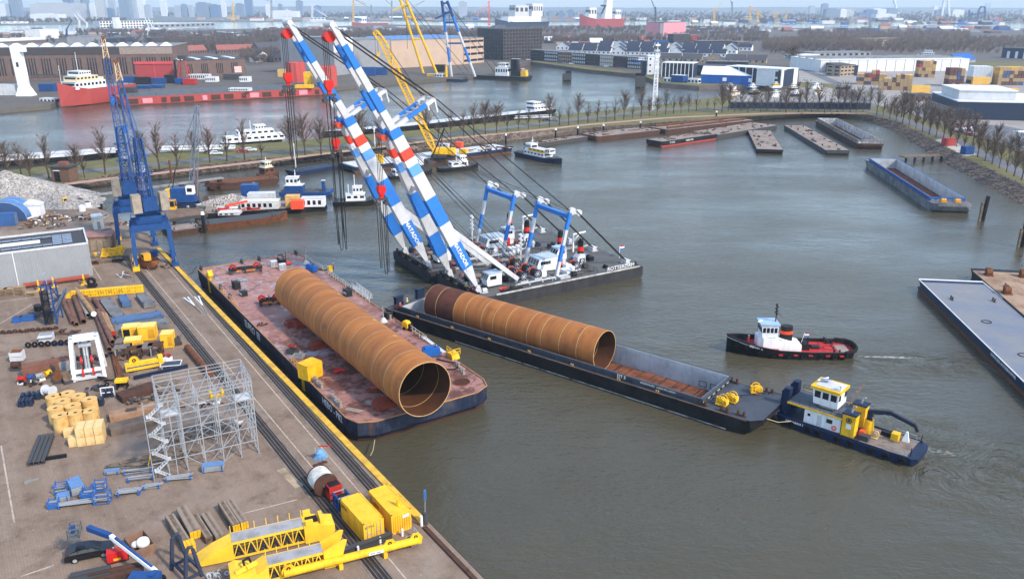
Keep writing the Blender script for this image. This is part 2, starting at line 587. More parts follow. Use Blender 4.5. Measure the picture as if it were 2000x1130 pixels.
px_sheet('boatyard_ground',[(1430,196),(1560,205),(1700,205),(1720,190),(1600,168),(1560,172),(1440,187)],2.95,YARD)
px_sheet('terminal_ground',[(1705,203),(1790,225),(1900,262),(2100,330),(2300,300),(2300,150),(1900,130),(1640,130),(1560,118),(1560,160),(1640,165)],2.96,YARD)
px_sheet('district_ground',[(1040,118),(1252,142),(1300,158),(1400,163),(1560,158),(1560,116),(2300,125),(2300,76),(1040,84)],2.97,CITY)
lp=[(-300,225),(0,212),(98,204),(118,196),(640,172),(700,165),(870,152),(940,146),(1040,119),(1045,84),(1300,84),(2400,76),(2400,56),(1500,55),(1400,52),(1290,50),(1080,50),(960,52),(760,48),(560,55),(440,57),(300,60),(100,62),(0,66),(-300,70)]
b=B()
b.poly([(W(a,c,2.8).x,W(a,c,2.8).y)for a,c in lp],-1,2.8)
tag(b.mk('shipyard_ground',CITY),kind='structure')
b=B()
hr=random.Random(9)
b.loft([[(-18400+k*460,10150,0)for k in range(81)],[(-18400+k*460,10300,50+9*math.sin(k*.31)*math.sin(k*.11+1)+hr.uniform(-4,6))for k in range(81)],[(-18400+k*460,12400,0)for k in range(81)]],False,False)
tag(b.mk('far_hills',FARG),kind='structure')
fp=[(-500,50),(0,48),(200,46),(215,41),(450,42),(800,40),(1000,43),(1300,40),(1500,41),(2500,40)]
b=B()
p_=[W(a,c,3)for a,c in fp]
p_=[(q.x,q.y)for q in p_]+[(18000,19000),(-18000,19000)]
b.poly(p_,-1,3.0)
tag(b.mk('far_ground',FARG),kind='structure')
rk=random.Random(31)
vs,fs=[],[]
for i in range(len(near_w)-2):
 a,b_,c,d=near_w[i],near_w[i+1],near_c[i],near_c[i+1]
 for _ in range(int((b_-a).length*(9 if i>12 else 6))):
  u,v=rk.random(),rk.uniform(.05,1.0)
  q=a.lerp(b_,u).lerp(c.lerp(d,u),v)
  if i>0 and q.y>620:continue
  r,o=rk.uniform(.25,.7),len(vs)
  for dx,dy,dz in((1,0,0),(0,1,0),(-1,0,0),(0,-1,0),(.1,0,.75),(0,.1,-.6)):vs.append((q.x+dx*r*rk.uniform(.7,1.2),q.y+dy*r*rk.uniform(.7,1.2),q.z+dz*r+.1))
  fs+=[(o,o+1,o+4),(o+1,o+2,o+4),(o+2,o+3,o+4),(o+3,o,o+4),(o+1,o,o+5),(o+2,o+1,o+5),(o+3,o+2,o+5),(o,o+3,o+5)]
me=bpy.data.meshes.new('bank_stones');me.from_pydata(vs,[],fs);me.materials.append(M('bank_stone',(112,100,92),.95,var=.5,sc=.5,dirt=(58,52,48)))
o=bpy.data.objects.new('bank_stones',me);COL.objects.link(o);tag(o,'loose grey and brown stones covering the dyke embankment','stones',kind='stuff')
# shared paints
WHITE=M('white_paint',(226,228,230),0.5,var=0.12,sc=0.4,streak=0.25,dirt=(150,140,130))
CLEANW=M('clean_white',(232,234,236),0.5,var=0.05)
GREYP=M('light_grey_paint',(196,198,200),0.5,var=0.12,sc=0.3,streak=0.15)
MIDGREY=M('mid_grey_paint',(142,145,148),0.6,var=0.2)
DKGREY=M('dark_grey_steel',(66,68,70),0.6,var=0.3,sc=0.8)
BLACK=M('black_paint',(24,25,28),0.55,var=0.25,sc=0.5,dirt=(64,60,56))
WIRE=M('wire_rope',(40,38,38),0.6)
RUBBER=M('rubber',(22,22,23),0.85)
BLUE=M('crane_blue',(44,116,196),0.45,var=0.1,sc=0.3)
PBLUE=M('portal_blue',(36,74,128),0.5,var=0.3,sc=0.8,dirt=(26,52,100))
NAVY=M('navy_paint',(30,42,66),0.5,var=0.25,sc=0.5,dirt=(56,62,74))
RED=M('red_paint',(178,42,36),0.55,var=0.3,sc=1.2)
ORANGE=M('signal_orange',(236,84,52),0.5,var=0.06)
YEL=M('yellow_paint',(238,186,38),0.55,var=0.28,sc=0.8,streak=0.3,rust=.1,rcol=(130,92,40),dirt=(160,116,30))
RUSTM=M('rusty_steel',(112,70,46),0.85,var=0.4,sc=0.9,dirt=(62,42,34),bump=0.02)
RUSTD=M('dark_rust',(82,58,48),0.85,var=0.4,sc=0.9,dirt=(48,38,34),bump=0.02)
GLASS=M('dark_glass',(26,32,40),0.12,var=0.05,spec=0.6)
WOODG=M('weathered_timber',(120,104,88),0.85,var=0.5,sc=1.2,dirt=(66,54,46),bump=0.02)
STEEL=M('galvanised_steel',(168,174,178),0.45,0.3,var=0.2,sc=1.0)
DECKG=M('deck_grey',(92,94,94),0.7,var=0.45,sc=0.25,rust=0.25,rcol=(104,88,76),dirt=(58,58,60))
LETW=M('lettering_white',(232,232,228),0.6,var=0.12,sc=2.0)
LETD=M('lettering_dark',(44,44,46),0.6,var=0.1)
TAN=M('tan_timber',(206,170,106),0.8,var=0.3,sc=0.8,dirt=(150,108,60))
def window(parent,cx,cy,cz,w,h,axis='y',name='window',mat=None,t=0.05):
 b=B()
 if axis=='y':b.box(-w/2,-t,-h/2,w/2,t,h/2)
 else:b.box(-t,-w/2,-h/2,t,w/2,h/2)
 o=b.mk(name,mat or GLASS,parent)
 o.location=(cx,cy,cz)
 return o
def tyre(parent,loc,r=0.45,axis=(0,1,0)):
 o=B().ring((0,0,0),axis,r,r*0.5,0.28,12).mk('tyre_fender',RUBBER,parent)
 o.location=loc
 return o
def bollard(parent,loc,h=0.75,r=0.2,mat=None):
 b=B()
 for s in(-0.45,0.45):
  b.cyl((s,0,0),(s,0,h),r,n=8)
  b.cyl((s,0,h),(s,0,h+0.12),r*1.3,n=8)
 b.box(-0.8,-0.25,0,0.8,0.25,0.08)
 o=b.mk('bollard',mat or DKGREY,parent)
 o.location=loc
 return o
 # monopiles
m,N,Lk,bs=nodemat('pile_ochre')
tc=N.new('ShaderNodeTexCoord').outputs['Object']
a_=noise(N,Lk,tc,1.0,6,0.6,(1.1,0.10,0.10))
c_=mixc(N,Lk,mrange(N,Lk,a_,0.36,0.64),rgb((148,88,36)),rgb((180,114,46)))
b_=noise(N,Lk,tc,1.0,8,0.65,(0.5,0.18,0.3),(9,4,2))
c_=mixc(N,Lk,mrange(N,Lk,b_,0.52,0.70,0,0.75),c_,rgb((112,68,40)))
d_=noise(N,Lk,tc,2.4,8,0.7,(1.6,0.25,0.25),(1,14,2))
c_=mixc(N,Lk,mrange(N,Lk,d_,0.5,0.72,0,0.5),c_,rgb((132,82,44)))
oi=N.new('ShaderNodeObjectInfo').outputs['Random']
c_=mixc(N,Lk,mrange(N,Lk,oi,0,1,0,.45),c_,rgb((122,74,40)))
c_=mixc(N,Lk,mrange(N,Lk,noise(N,Lk,tc,0.7,9,0.75,(.6,.5,.5),(21,4,7)),.58,.68,0,.6),c_,rgb((78,48,34)))
Lk(c_,bs.inputs['Base Color'])
bs.inputs['Roughness'].default_value=0.8
OCHRE=m
DARKPILE=M('pile_primer',(92,56,44),0.75,var=0.4,sc=0.5,dirt=(60,40,34),streak=0.3)
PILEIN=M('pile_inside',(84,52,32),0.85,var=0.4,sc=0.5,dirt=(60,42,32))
SEAM=M('chalk_seam',(188,154,104),0.7,var=0.2,sc=3)
def monopile(label,a,b_,r,ncan,dark=0,seed=1):
 rnd=random.Random(seed)
 d=b_-a
 L=d.length
 t=T('monopile',label,'steel pile',a,math.atan2(d.y,d.x))
 t.rotation_euler=(0,-math.atan2(d.z,math.hypot(d.x,d.y)),math.atan2(d.y,d.x))
 cuts=[0.0]
 ws=[rnd.uniform(0.72,1.3)for _ in range(ncan)]
 for w in ws:cuts.append(cuts[-1]+L*w/sum(ws))
 for k in range(ncan):
  x0,x1=cuts[k],cuts[k+1]
  c=B()
  n=64
  rr=r+rnd.uniform(-0.008,0.008)
  c.loft([[(x,rr*math.cos(2*math.pi*i/n),rr*math.sin(2*math.pi*i/n))for i in range(n)]for x in(x0,x1)],False)
  o=c.mk('can',DARKPILE if k<dark else OCHRE,t,True)
  s=B()
  s.loft([[(x,(r+.02)*math.cos(2*math.pi*i/n),(r+.02)*math.sin(2*math.pi*i/n))for i in range(n)]for x in(x1-0.07,x1+0.07)],False)
  if k<ncan-1:s.mk('weld_seam',SEAM,t,True)
  ang=rnd.choice((0.45,1.15,-0.15,0.9))*(1 if k%2 else 1)
  s=B()
  y,z=math.cos(math.pi-ang),math.sin(math.pi-ang)
  s.bar((x0,(r+.015)*y*-1,(r+.015)*z),(x1,(r+.015)*y*-1,(r+.015)*z),0.10,0.04,(0,-y,z))
  if k>=dark:s.mk('long_seam',SEAM,t)
  if k%2==0 and k>=dark:
   q=B()
   an=math.pi/2-0.55+rnd.uniform(-.5,.3)
   yy,zz=math.cos(an),math.sin(an)
   xm=(x0+x1)/2
   tx,ty_=V((0,zz,-yy)),V((1,0,0))
   c0=V((xm,(r+.03)*yy,(r+.03)*zz))
   q.add([c0+ty_*sx*.35+tx*sy*.3 for sx,sy in((-1,-1),(1,-1),(1,1),(-1,1))],[(0,1,2,3)])
   q.mk('chalk_mark',SEAM,t)
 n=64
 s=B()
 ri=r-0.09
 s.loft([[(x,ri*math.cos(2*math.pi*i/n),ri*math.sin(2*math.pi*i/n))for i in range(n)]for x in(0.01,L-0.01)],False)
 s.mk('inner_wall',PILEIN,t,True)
 for x in(0.02,L-0.02):
  B().ring((x,0,0),(1,0,0),r+.004,ri,0.06,64).mk('rim',M('bare_rim',(206,168,112),0.6,var=.2),t)
 s=B()
 for x in(L-3.4,L-8.0):s.ring((x,0,0),(1,0,0),ri+0.01,ri-0.03,0.09,48)
 s.bar((L-3.4,-ri*.92,ri*.36),(L,-ri*.92,ri*.36),.09,.05)
 s.mk('inner_seam',SEAM,t)
 return t,L
 # deck barge with the big pile
HB_X=(W(690,830,3.3)-W(383,522,3.3)).normalized()
HB_C=V((-36.6,145.2,0))
HB_A=math.atan2(HB_X.y,HB_X.x)
HB_Y=V((-HB_X.y,HB_X.x,0))
def hb(x,y,z=0.0):
 return HB_C+HB_X*x+HB_Y*y+V((0,0,z))
def hb_px(px,py,z=3.32):
 d=W(px,py,z)-HB_C
 return d.dot(HB_X),d.dot(HB_Y)
m,N,Lk,bs=nodemat('barge_deck_red')
tc=N.new('ShaderNodeTexCoord').outputs['Object']
c_=mixc(N,Lk,mrange(N,Lk,noise(N,Lk,tc,0.25,8,0.7),0.35,0.65),rgb((140,100,90)),rgb((162,118,106)))
c_=mixc(N,Lk,mrange(N,Lk,noise(N,Lk,tc,0.09,9,0.72,None,(3,8,0)),0.56,0.62),c_,rgb((150,152,158)))
rust_=mrange(N,Lk,noise(N,Lk,tc,0.22,10,0.75,(1,1,1),(30,2,0)),0.47,0.56,0,0.9)
geo=N.new('ShaderNodeSeparateXYZ');Lk(tc,geo.inputs[0])
fwd=mrange(N,Lk,geo.outputs['X'],-12,12)
c_=mixc(N,Lk,math_(N,Lk,'MULTIPLY',rust_,fwd),c_,rgb((84,46,34)))
wet=mrange(N,Lk,noise(N,Lk,tc,0.5,8,0.7,None,(3,33,0)),0.5,0.6,0.75,0.3)
vo=N.new('ShaderNodeTexVoronoi');vo.feature='DISTANCE_TO_EDGE';vo.inputs['Scale'].default_value=0.32
nz=N.new('ShaderNodeTexNoise');nz.inputs['Scale'].default_value=0.5;Lk(tc,nz.inputs['Vector'])
vm=N.new('ShaderNodeVectorMath');vm.operation='ADD';Lk(tc,vm.inputs[0])
vs_=N.new('ShaderNodeVectorMath');vs_.operation='SCALE';vs_.inputs['Scale'].default_value=3.0
Lk(nz.outputs['Color'],vs_.inputs[0]);Lk(vs_.outputs[0],vm.inputs[1]);Lk(vm.outputs[0],vo.inputs['Vector'])
crk=math_(N,Lk,'MULTIPLY',mrange(N,Lk,vo.outputs['Distance'],0.07,0.02,0,0.7),mrange(N,Lk,noise(N,Lk,tc,0.12,3,.5,None,(50,0,0)),0.42,0.6))
c_=mixc(N,Lk,crk,c_,rgb((78,44,36)))
Lk(c_,bs.inputs['Base Color']);Lk(wet,bs.inputs['Roughness'])
HBDECK=m
NAVYW=M('worn_navy_hull',(26,36,56),0.55,var=0.4,sc=0.35,rust=0.3,rcol=(96,64,46),streak=0.35,dirt=(74,76,84))
BOOT=M('boot_top',(96,60,48),0.8,var=0.4,sc=0.5,streak=.3)
t=T('deck_barge','flat navy deck barge with worn red deck moored along the quay','barge',HB_C,HB_A)
HL,HW,HZ=44.0,11.6,3.3
out=[(-HL,-HW),(HL-3.5,-HW),(HL-1.2,-HW+0.8),(HL,-HW+3.2),(HL,HW-3.2),(HL-1.2,HW-0.8),(HL-3.5,HW),(-HL,HW)]
b=B()
def shrink(pts,k,z):return[(x*k[0],y*k[1],z)for x,y in pts]
b.loft([shrink(out,(0.985,0.99),0.35),shrink(out,(1,1),1.2),shrink(out,(1,1),HZ)],True)
b.mk('hull',NAVYW,t)
b=B()
b.loft([shrink(out,(0.97,0.975),-1.0),shrink(out,(0.987,0.992),0.34)],True)
b.mk('boot_topping',BOOT,t)
b=B()
b.add([(x*.995,y*.985,HZ+.012)for x,y in out],[tuple(range(8))])
b.mk('deck',HBDECK,t)
b=B()
for i in range(8):
 p,q=out[i],out[(i+1)%8]
 b.bar((p[0],p[1],HZ+.06),(q[0],q[1],HZ+.06),0.16,0.14)
b.mk('deck_edge',M('edge_ochre',(176,132,88),.8,var=.5,sc=.8,dirt=(120,80,60)),t)
for x0 in(-36,-24,-12,0,12,24):
 b=B()
 b.box(x0+.1,-3.2,HZ+.02,x0+5.8,4.6,HZ+.06)
 b.mk('deck_plate',M('worn_plate',(138,122,116),.7,var=.5,sc=.4,rust=.35,rcol=(86,50,38)),t)if x0>6 else None
YRAIL=M('faded_yellow_rail',(214,168,92),.6,var=.3,sc=1,dirt=(150,110,80))
for s in(-1,1):
 segs_=[(-40,-36.2),(-33.5,-28),(-25.5,-22),(-19,-13.5),(17,21)]if s<0 else[(-38,-27),(-24,-11.5),(-9,-5.5),(-4,-2.2),(15,22)]
 for x0,x1 in segs_:
  b=B().rail([(x0,s*(HW-.25),HZ),(x1,s*(HW-.25),HZ)],1.1,0.07,1.4,2)
  b.mk('guard_rail',YRAIL if s<0 else M('pale_rail',(206,196,184),.6,var=.3,sc=1),t)
for x,y in((-43,-11),(-36.5,-11),(-27,-11),(-20,-11),(-43,-2),(-43,2),(-43,10.8),(-11,10.8),(8,10.8),(26,10.9),(34,10.6),(36.5,10.0),(27,-10.9),(29,-10.9),(34.5,-10.9),(36.5,-10.9)):
 bollard(t,(x,y,HZ),.8,.22,M('pale_bollard',(150,142,134),.7,var=.3)if x>0 else DKGREY)
for x in(-34.5,23):
 b=B()
 b.box(x-.5,-HW-.12,0.6,x+.5,-HW+.5,HZ+1.2)
 b.mk('ladder_guard',YEL,t)
b=B()
b.prof([(x,z)for x,z in((-35.6,HZ+1.2),(-33.4,HZ+1.2),(-34.5,HZ+2.2))],-HW-.1,-HW+.9)
b.mk('warning_roof',YEL,t)
text('EUPRO  EII',2.0,LETW,t,(-4,-HW-.03,1.9),(1,0,0),(0,0,1),bold=.02)
text('HEBO - P82',1.55,LETW,t,(35.2,-HW-.03,2.3),(1,0,0),(0,0,1),bold=.02)
b=B()
for x,y,a in((38.5,-6.5,.3),(40.5,-3.5,.1),(39.0,-9.6,.6),(36,5.5,1.2),(30.5,6.8,.4)):
 b=B().cb(x,y,HZ+.02,2.8,.9,.05,a)
 b.mk('loose_plate',M('pale_plate',(150,138,128),.7,var=.4),t)
b=B()
b.ring((39.5,8.2,HZ+.05),(0,0,1),1.4,1.2,0.12,16)
b.mk('hatch_coaming',RUSTM,t)
b=B().cyl((39.5,8.2,HZ+.015),(39.5,8.2,HZ+.03),1.22,n=16)
b.mk('hatch_well',M('rust_pit',(70,36,26),.9,var=.5,sc=3),t)
for x,y in((41,9.6),(41,8),(41.0,6.4)):
 pass
pa,pb=W(578,563,8.1),W(830.5,760,8.1)
mp1,L1=monopile('large ochre rusty steel pile lying on the red deck barge',pa,pb,4.1,13,0,3)
ax=(pb-pa).normalized()
for i,f in enumerate((0.12,0.36,0.86)):
 p=pa.lerp(pb,f)
 b=B()
 b.box(-1.1,-4.6,0,1.1,4.6,0.7)
 b.prof([(-1.0,.7),(1.0,.7),(1.0,1.0),(-1.0,1.0)],-4.4,-2.4)
 b.prof([(-1.0,.7),(1.0,.7),(1.0,1.0),(-1.0,1.0)],2.4,4.4)
 one('pile_cradle',['rusty low cradle under the rear end of the pile on the red barge','red-brown cradle block at the middle of the pile on the red barge','rusty low cradle near the open front end of the pile on the barge'][i],'cradle',b,M('cradle_red',(142,62,44),.8,var=.35),(p.x,p.y,HZ+.02),math.atan2(ax.y,ax.x),'cradles under the deck barge pile')
 # containers
def container(label,loc,rz,L=6.06,mat=None,name='shipping_container',group=None,ribs=22,doors=True,cat='container',H=2.59,Wd=2.44):
 mat=mat or YEL
 t=T(name,label,cat,loc,rz,group)
 b=B()
 for s in(-1,1):
  pts=[]
  n=ribs
  p=(L-.3)/n
  for k in range(n):
   x=-L/2+.15+k*p
   pts+=[(x,0),(x+p*.3,0),(x+p*.5,-.05),(x+p*.8,-.05)]
  pts.append((L/2-.15,0))
  b.loft([[(x,s*(Wd/2-.02+d),z)for x,d in pts]for z in(.15,H-.12)],False,False)
 b.box(-L/2+.04,-Wd/2+.08,.1,L/2-.06,Wd/2-.08,H-.06)
 b.mk('box_shell',mat,t)
 b=B()
 for x in(-L/2+.08,L/2-.08):
  for y in(-Wd/2+.08,Wd/2-.08):b.box(x-.08,y-.08,0,x+.08,y+.08,H)
 for z in(.08,H-.06):
  for s in(-1,1):
   b.bar((-L/2,s*(Wd/2-.06),z),(L/2,s*(Wd/2-.06),z),.12,.12)
   b.bar((s*(L/2-.06),-Wd/2,z),(s*(L/2-.06),Wd/2,z),.12,.12)
 b.mk('frame',mat,t)
 if doors:
  for s in(-1,1):
   d=B().box(L/2-.05,min(s*.03,s*(Wd/2-.18)),.18,L/2+.0,max(s*.03,s*(Wd/2-.18)),H-.16).mk('door',mat,t)
   k=B()
   for y in(.3,.8):k.bar((L/2+.05,s*y,.12),(L/2+.05,s*y,H-.1),.05)
   k.box(L/2+.03,min(s*.25,s*.85),1.05,L/2+.06,max(s*.25,s*.85),1.15)
   k.mk('lock_rod',STEEL if mat not in(YEL,)else mat,d)
 return t
QA=math.atan2(-QD.y,-QD.x)
QY=M('container_yellow',(236,184,48),0.55,var=0.22,sc=0.7,streak=0.3,rust=.08,rcol=(140,96,44),dirt=(176,124,40))
def top_c(pts,h=2.59,z=3.0):
 c=sum((W(x,y,z+h)for x,y in pts),V())/len(pts)
 c.z=z
 return c
zz=lambda x,y:(640+x/7.535,930+y/7.535)
c1=container('yellow container with ribbed pale roof, left of two beside the quay edge',top_c([zz(188,325),zz(490,228),zz(808,595),zz(515,705)]),QA+.02,6.06,QY)
text('KETEC',.55,LETD,c1,(-2.0,-1.25,1.9),(1,0,0),(0,0,1))
text('KETEC',.4,LETD,c1,(3.06,-.5,2.0),(0,1,0),(0,0,1))
c2=container('yellow office container with roof exhaust and white plate, nearest the quay edge',top_c([zz(585,200),zz(880,115),zz(1225,480),zz(935,560)]),QA+.0,6.06,QY,doors=False)
text('KETEC',.5,LETD,c2,(-.9,-1.25,1.7),(1,0,0),(0,0,1))
window(c2,-2.3,-1.23,1.75,.6,.8,'y','window',MIDGREY)
B().box(3.03,.1,1.75,3.06,.95,2.15).mk('name_plate',CLEANW,c2)
b=B().cyl((1.7,.35,2.59),(1.7,.35,3.35),.22,n=10);b.cyl((1.7,.35,3.2),(1.25,.2,3.55),.1,n=8)
b.mk('exhaust_stack',YEL,c2)
b=B()
for k in range(8):b.box(3.04,-1.0+k*.28,.2,3.08,-.93+k*.28,2.3)
b.mk('end_ribs',QY,c2)
x,y=hb_px(607,735)
container('yellow small container standing on the red barge deck',hb(x,y,HZ+.02)+V((0,0,0)),HB_A+R(90)+.35,3.0,YEL,'site_container',None,10,H=2.6)
# hopper barge with the second pile
DZ=2.5
D_FL,D_SL=W(1499,816,DZ),W(772,594,DZ)
D_X=(D_FL-D_SL).normalized()
D_Y=V((-D_X.y,D_X.x,0))
D_L,D_W=77.4,11.4
D_FL.z=D_SL.z=0
D_C=D_FL-D_X*(D_L/2)+D_Y*2.85
D_A=math.atan2(D_X.y,D_X.x)
HOLDF=M('hold_floor',(126,78,56),.9,var=.55,sc=.6,dirt=(64,42,36),bump=.02)
HOLDW=M('hold_wall',(178,184,188),.7,var=.3,sc=.35,rust=.22,rcol=(132,98,72),streak=.35,dirt=(120,116,112))
def hopper(t,L,Wd,zd,coam,bow,stern,hullm,wallm,floorm,topm,side=0.8,rake=4.0,fl=.1,plates=24,cm=None):
 hw=Wd/2
 b=B()
 xs,xe=-L/2,L/2
 pts=[(xs,-hw,-hw+.6,zd,.9),(xs+2.5,-hw,-hw+.2,zd,-1),(xe-rake-1,-hw,-hw+.2,zd,-1),(xe-rake*.3,-hw,-hw+.5,zd+.2,.6),(xe,-hw+1.2,-hw+1.6,zd+.35,zd-.5)]
 for s in(-1,1):
  b.loft([[(x,s*abs(hb_),zb),(x,s*abs(hd),zt)]for x,hd,hb_,zt,zb in pts],False,False)
 b.loft([[(x,-abs(hb_),zb),(x,abs(hb_),zb)]for x,hd,hb_,zt,zb in pts],False,False)
 for k in(0,-1):
  x,hd,hb_,zt,zb=pts[k]
  b.add([(x,-abs(hb_),zb),(x,abs(hb_),zb),(x,abs(hd),zt),(x,-abs(hd),zt)],[(0,1,2,3)])
 b.mk('hull',hullm,t)
 h0,h1=xs+stern,xe-bow
 iw=hw-side
 b=B()
 ft=zd+.2
 for q in([(xs,-hw,zd+.02),(h0,-hw,zd+.02),(h0,hw,zd+.02),(xs,hw,zd+.02)],[(h1,-hw,zd+.02),(xe-rake*.3,-hw,ft+.02),(xe,-hw+1.2,zd+.37),(xe,hw-1.2,zd+.37),(xe-rake*.3,hw,ft+.02),(h1,hw,zd+.02)],[(h0,-hw,zd+.02),(h1,-hw,zd+.02),(h1,-iw,zd+.02),(h0,-iw,zd+.02)],[(h0,iw,zd+.02),(h1,iw,zd+.02),(h1,hw,zd+.02),(h0,hw,zd+.02)]):
  b.add(q,[tuple(range(len(q)))])
 b.mk('deck',topm,t)
 for s in(-1,1):
  b=B()
  y=s*iw
  b.box(h0,min(y,y-s*.12),fl,h1,max(y,y-s*.12),zd+coam)
  b.mk('hold_wall',wallm,t)
  b=B()
  b.box(h0-.2,min(y,y+s*.32),zd+coam-.35,h1+.2,max(y,y+s*.32),zd+coam+.06)
  b.box(h0-.2,min(y,y+s*.1),zd,h1+.2,max(y+s*.005,y+s*.1),zd+coam-.35)
  n=int((h1-h0)/3)
  for k in range(n+1):
   x=h0+(h1-h0)*k/n
   b.box(x-.05,min(y,y+s*.28),zd+.03,x+.05,max(y,y+s*.28),zd+coam-.3)
  b.mk('coaming',cm or topm,t)
 for x,s in((h0,1),(h1,-1)):
  b=B().box(min(x,x+s*.12),-iw+.13,fl,max(x,x+s*.12),iw-.13,zd+coam)
  b.mk('hold_bulkhead',wallm,t)
  b=B().box(min(x,x-s*.35),-iw-.3,zd+coam-.4,max(x,x-s*.35),iw+.3,zd+coam+.08)
  for k in range(7):
   yy=-iw+2*iw*k/6
   b.box(min(x,x-s*.3),yy-.06,zd+.03,max(x,x-s*.3),yy+.06,zd+coam-.4)
  b.mk('end_coaming',cm or topm,t)
 n=plates
 rnd=random.Random(n)
 b=B().add([(h0,-iw,fl-.03),(h1,-iw,fl-.03),(h1,iw,fl-.03),(h0,iw,fl-.03)],[(0,1,2,3)])
 b.mk('hold_bottom',RUSTD,t)
 for k in range(n):
  x0,x1=h0+(h1-h0)*k/n,h0+(h1-h0)*(k+1)/n
  g=rnd.uniform(.1,.5)
  B().box(x0+.12,-iw+.2+rnd.uniform(0,.5),fl-.02,x1-g,iw-.2-rnd.uniform(0,.5),fl+rnd.uniform(.03,.12)).mk('floor_plate',floorm,t)
 return h0,h1,iw
t=T('hopper_barge','long black hopper barge carrying a pile, pale grey hold walls','barge',D_C,D_A)
DECKN=M('bow_deck',(70,76,86),.65,var=.35,sc=.4,dirt=(48,50,54))
h0,h1,iw=hopper(t,D_L,D_W,DZ,1.05,9.5,4.0,M('black_hull',(26,27,31),.5,var=.3,sc=.4,streak=.2,dirt=(60,58,56)),HOLDW,HOLDF,DECKN,.75,5.0,.1,30)
b=B()
for s in(-1,1):b.bar((-D_L/2,s*D_W/2,DZ+.05),(D_L/2-2,s*D_W/2,DZ+.08),.14,.12)
b.mk('rubbing_strake',M('strake_brown',(124,96,80),.8,var=.5),t)
b=B()
b.bar((-20,-D_W/2+.06,.25),(D_L/2-5,-D_W/2-.0,.25),.08,.14)
b.mk('waterline_mark',M('pale_line',(168,170,168),.7,var=.6,sc=.6,dirt=(60,60,60)),t)
for x,y in((32.5,-1.5),(34.2,3.6),(31.8,-3.4)):
 b=B()
 b.ring((0,-.45,.8),(0,1,0),.75,.62,.1,14);b.ring((0,.45,.8),(0,1,0),.75,.62,.1,14)
 for k in range(6):b.bar((0,-.45,.8),(.68*math.cos(k*1.05),-.45,.8+.68*math.sin(k*1.05)),.06)
 b.cyl((0,-.45,.8),(0,.45,.8),.35,n=10)
 b.box(-.8,-.6,0,.8,.6,.2);b.box(.3,-.5,.2,.9,.5,.9);b.box(-.85,-.25,.2,-.45,.25,1.1)
 o=b.mk('winch',YEL,t);o.location=(x,y,DZ+.25);o.rotation_euler=(0,0,.6 if y>0 else 0)
for x,y in((29.5,-5.1),(33,-5.1),(35.5,-4.9),(30,5.1),(33.4,5.1),(35.8,4.9),(-36,-5),(-36,5)):
 bollard(t,(x,y,DZ+.22),.6,.2,RUSTD)
b=B().rail([(30.2,-3.0,DZ+.25),(36.0,4.2,DZ+.3)],.35,.12,6,1);b.mk('breakwater',NAVY,t)
for s in(-1,1):
 o=B().box(-.35,-1.0,0,.35,1.0,1.9).box(-.5,-1.05,1.9,.5,1.05,2.1).mk('pusher_post',NAVY,t)
 o.location=(-D_L/2+1.2,s*3.0,DZ)
for x in(-30,-21,-12,-3,6,15,22):
 o=B().cyl((-.15,0,0),(-.15,0,.35),.12,n=8).cyl((.2,0,0),(.2,0,.35),.12,n=8).mk('bollard',M('ochre_bollard',(190,150,90),.7,var=.4),t)
 o.location=(x,-D_W/2+.35,DZ+.03)
for x in(24.2,26.2):B().rail([(x,iw-.14,.5),(x+1.3,iw-.14,.5)],.9,.07,1.3,1).box(x,iw-.16,.47,x+1.3,iw-.125,.54).mk('black_mark',BLACK,t)
text('DT 5',.75,LETW,t,(15.5,-iw-.36,DZ+.72),(1,0,0),(0,0,1),bold=.02)
text('BREDENOORD   LADEN EN LOSSEN',.38,LETW,t,(22,-iw-.36,DZ+.78),(1,0,0),(0,0,1))
for k,f in enumerate((0.1,0.5,0.9)):
 pass
pa,pb=W(851,591,4.1),W(1186,684,4.1)
def todd(p):
 d=p-D_C
 return d.dot(D_X),d.dot(D_Y)
xa,xb=-D_L/2+8.6,-D_L/2+47.6
pa,pb=D_C+D_X*xa+V((0,0,4.15))+D_Y*.1,D_C+D_X*xb+V((0,0,4.15))+D_Y*.1
mp2,L2=monopile('ochre rusty pile with dark red end lying in the black hopper barge',pa,pb,3.5,11,2,8)
for f in(.08,.5,.92):
 p=pa.lerp(pb,f)
 b=B().box(-.6,-3.2,0,.6,3.2,.35).box(-.5,-3.0,.35,.5,-1.9,.7).box(-.5,1.9,.35,.5,3.0,.7)
 one('pile_cradle','low rusty cradle under the %s of the pile in the black hopper barge'%{.08:'dark end',.5:'middle',.92:'open end'}[f],'cradle',b,RUSTD,(p.x,p.y,.24),D_A)
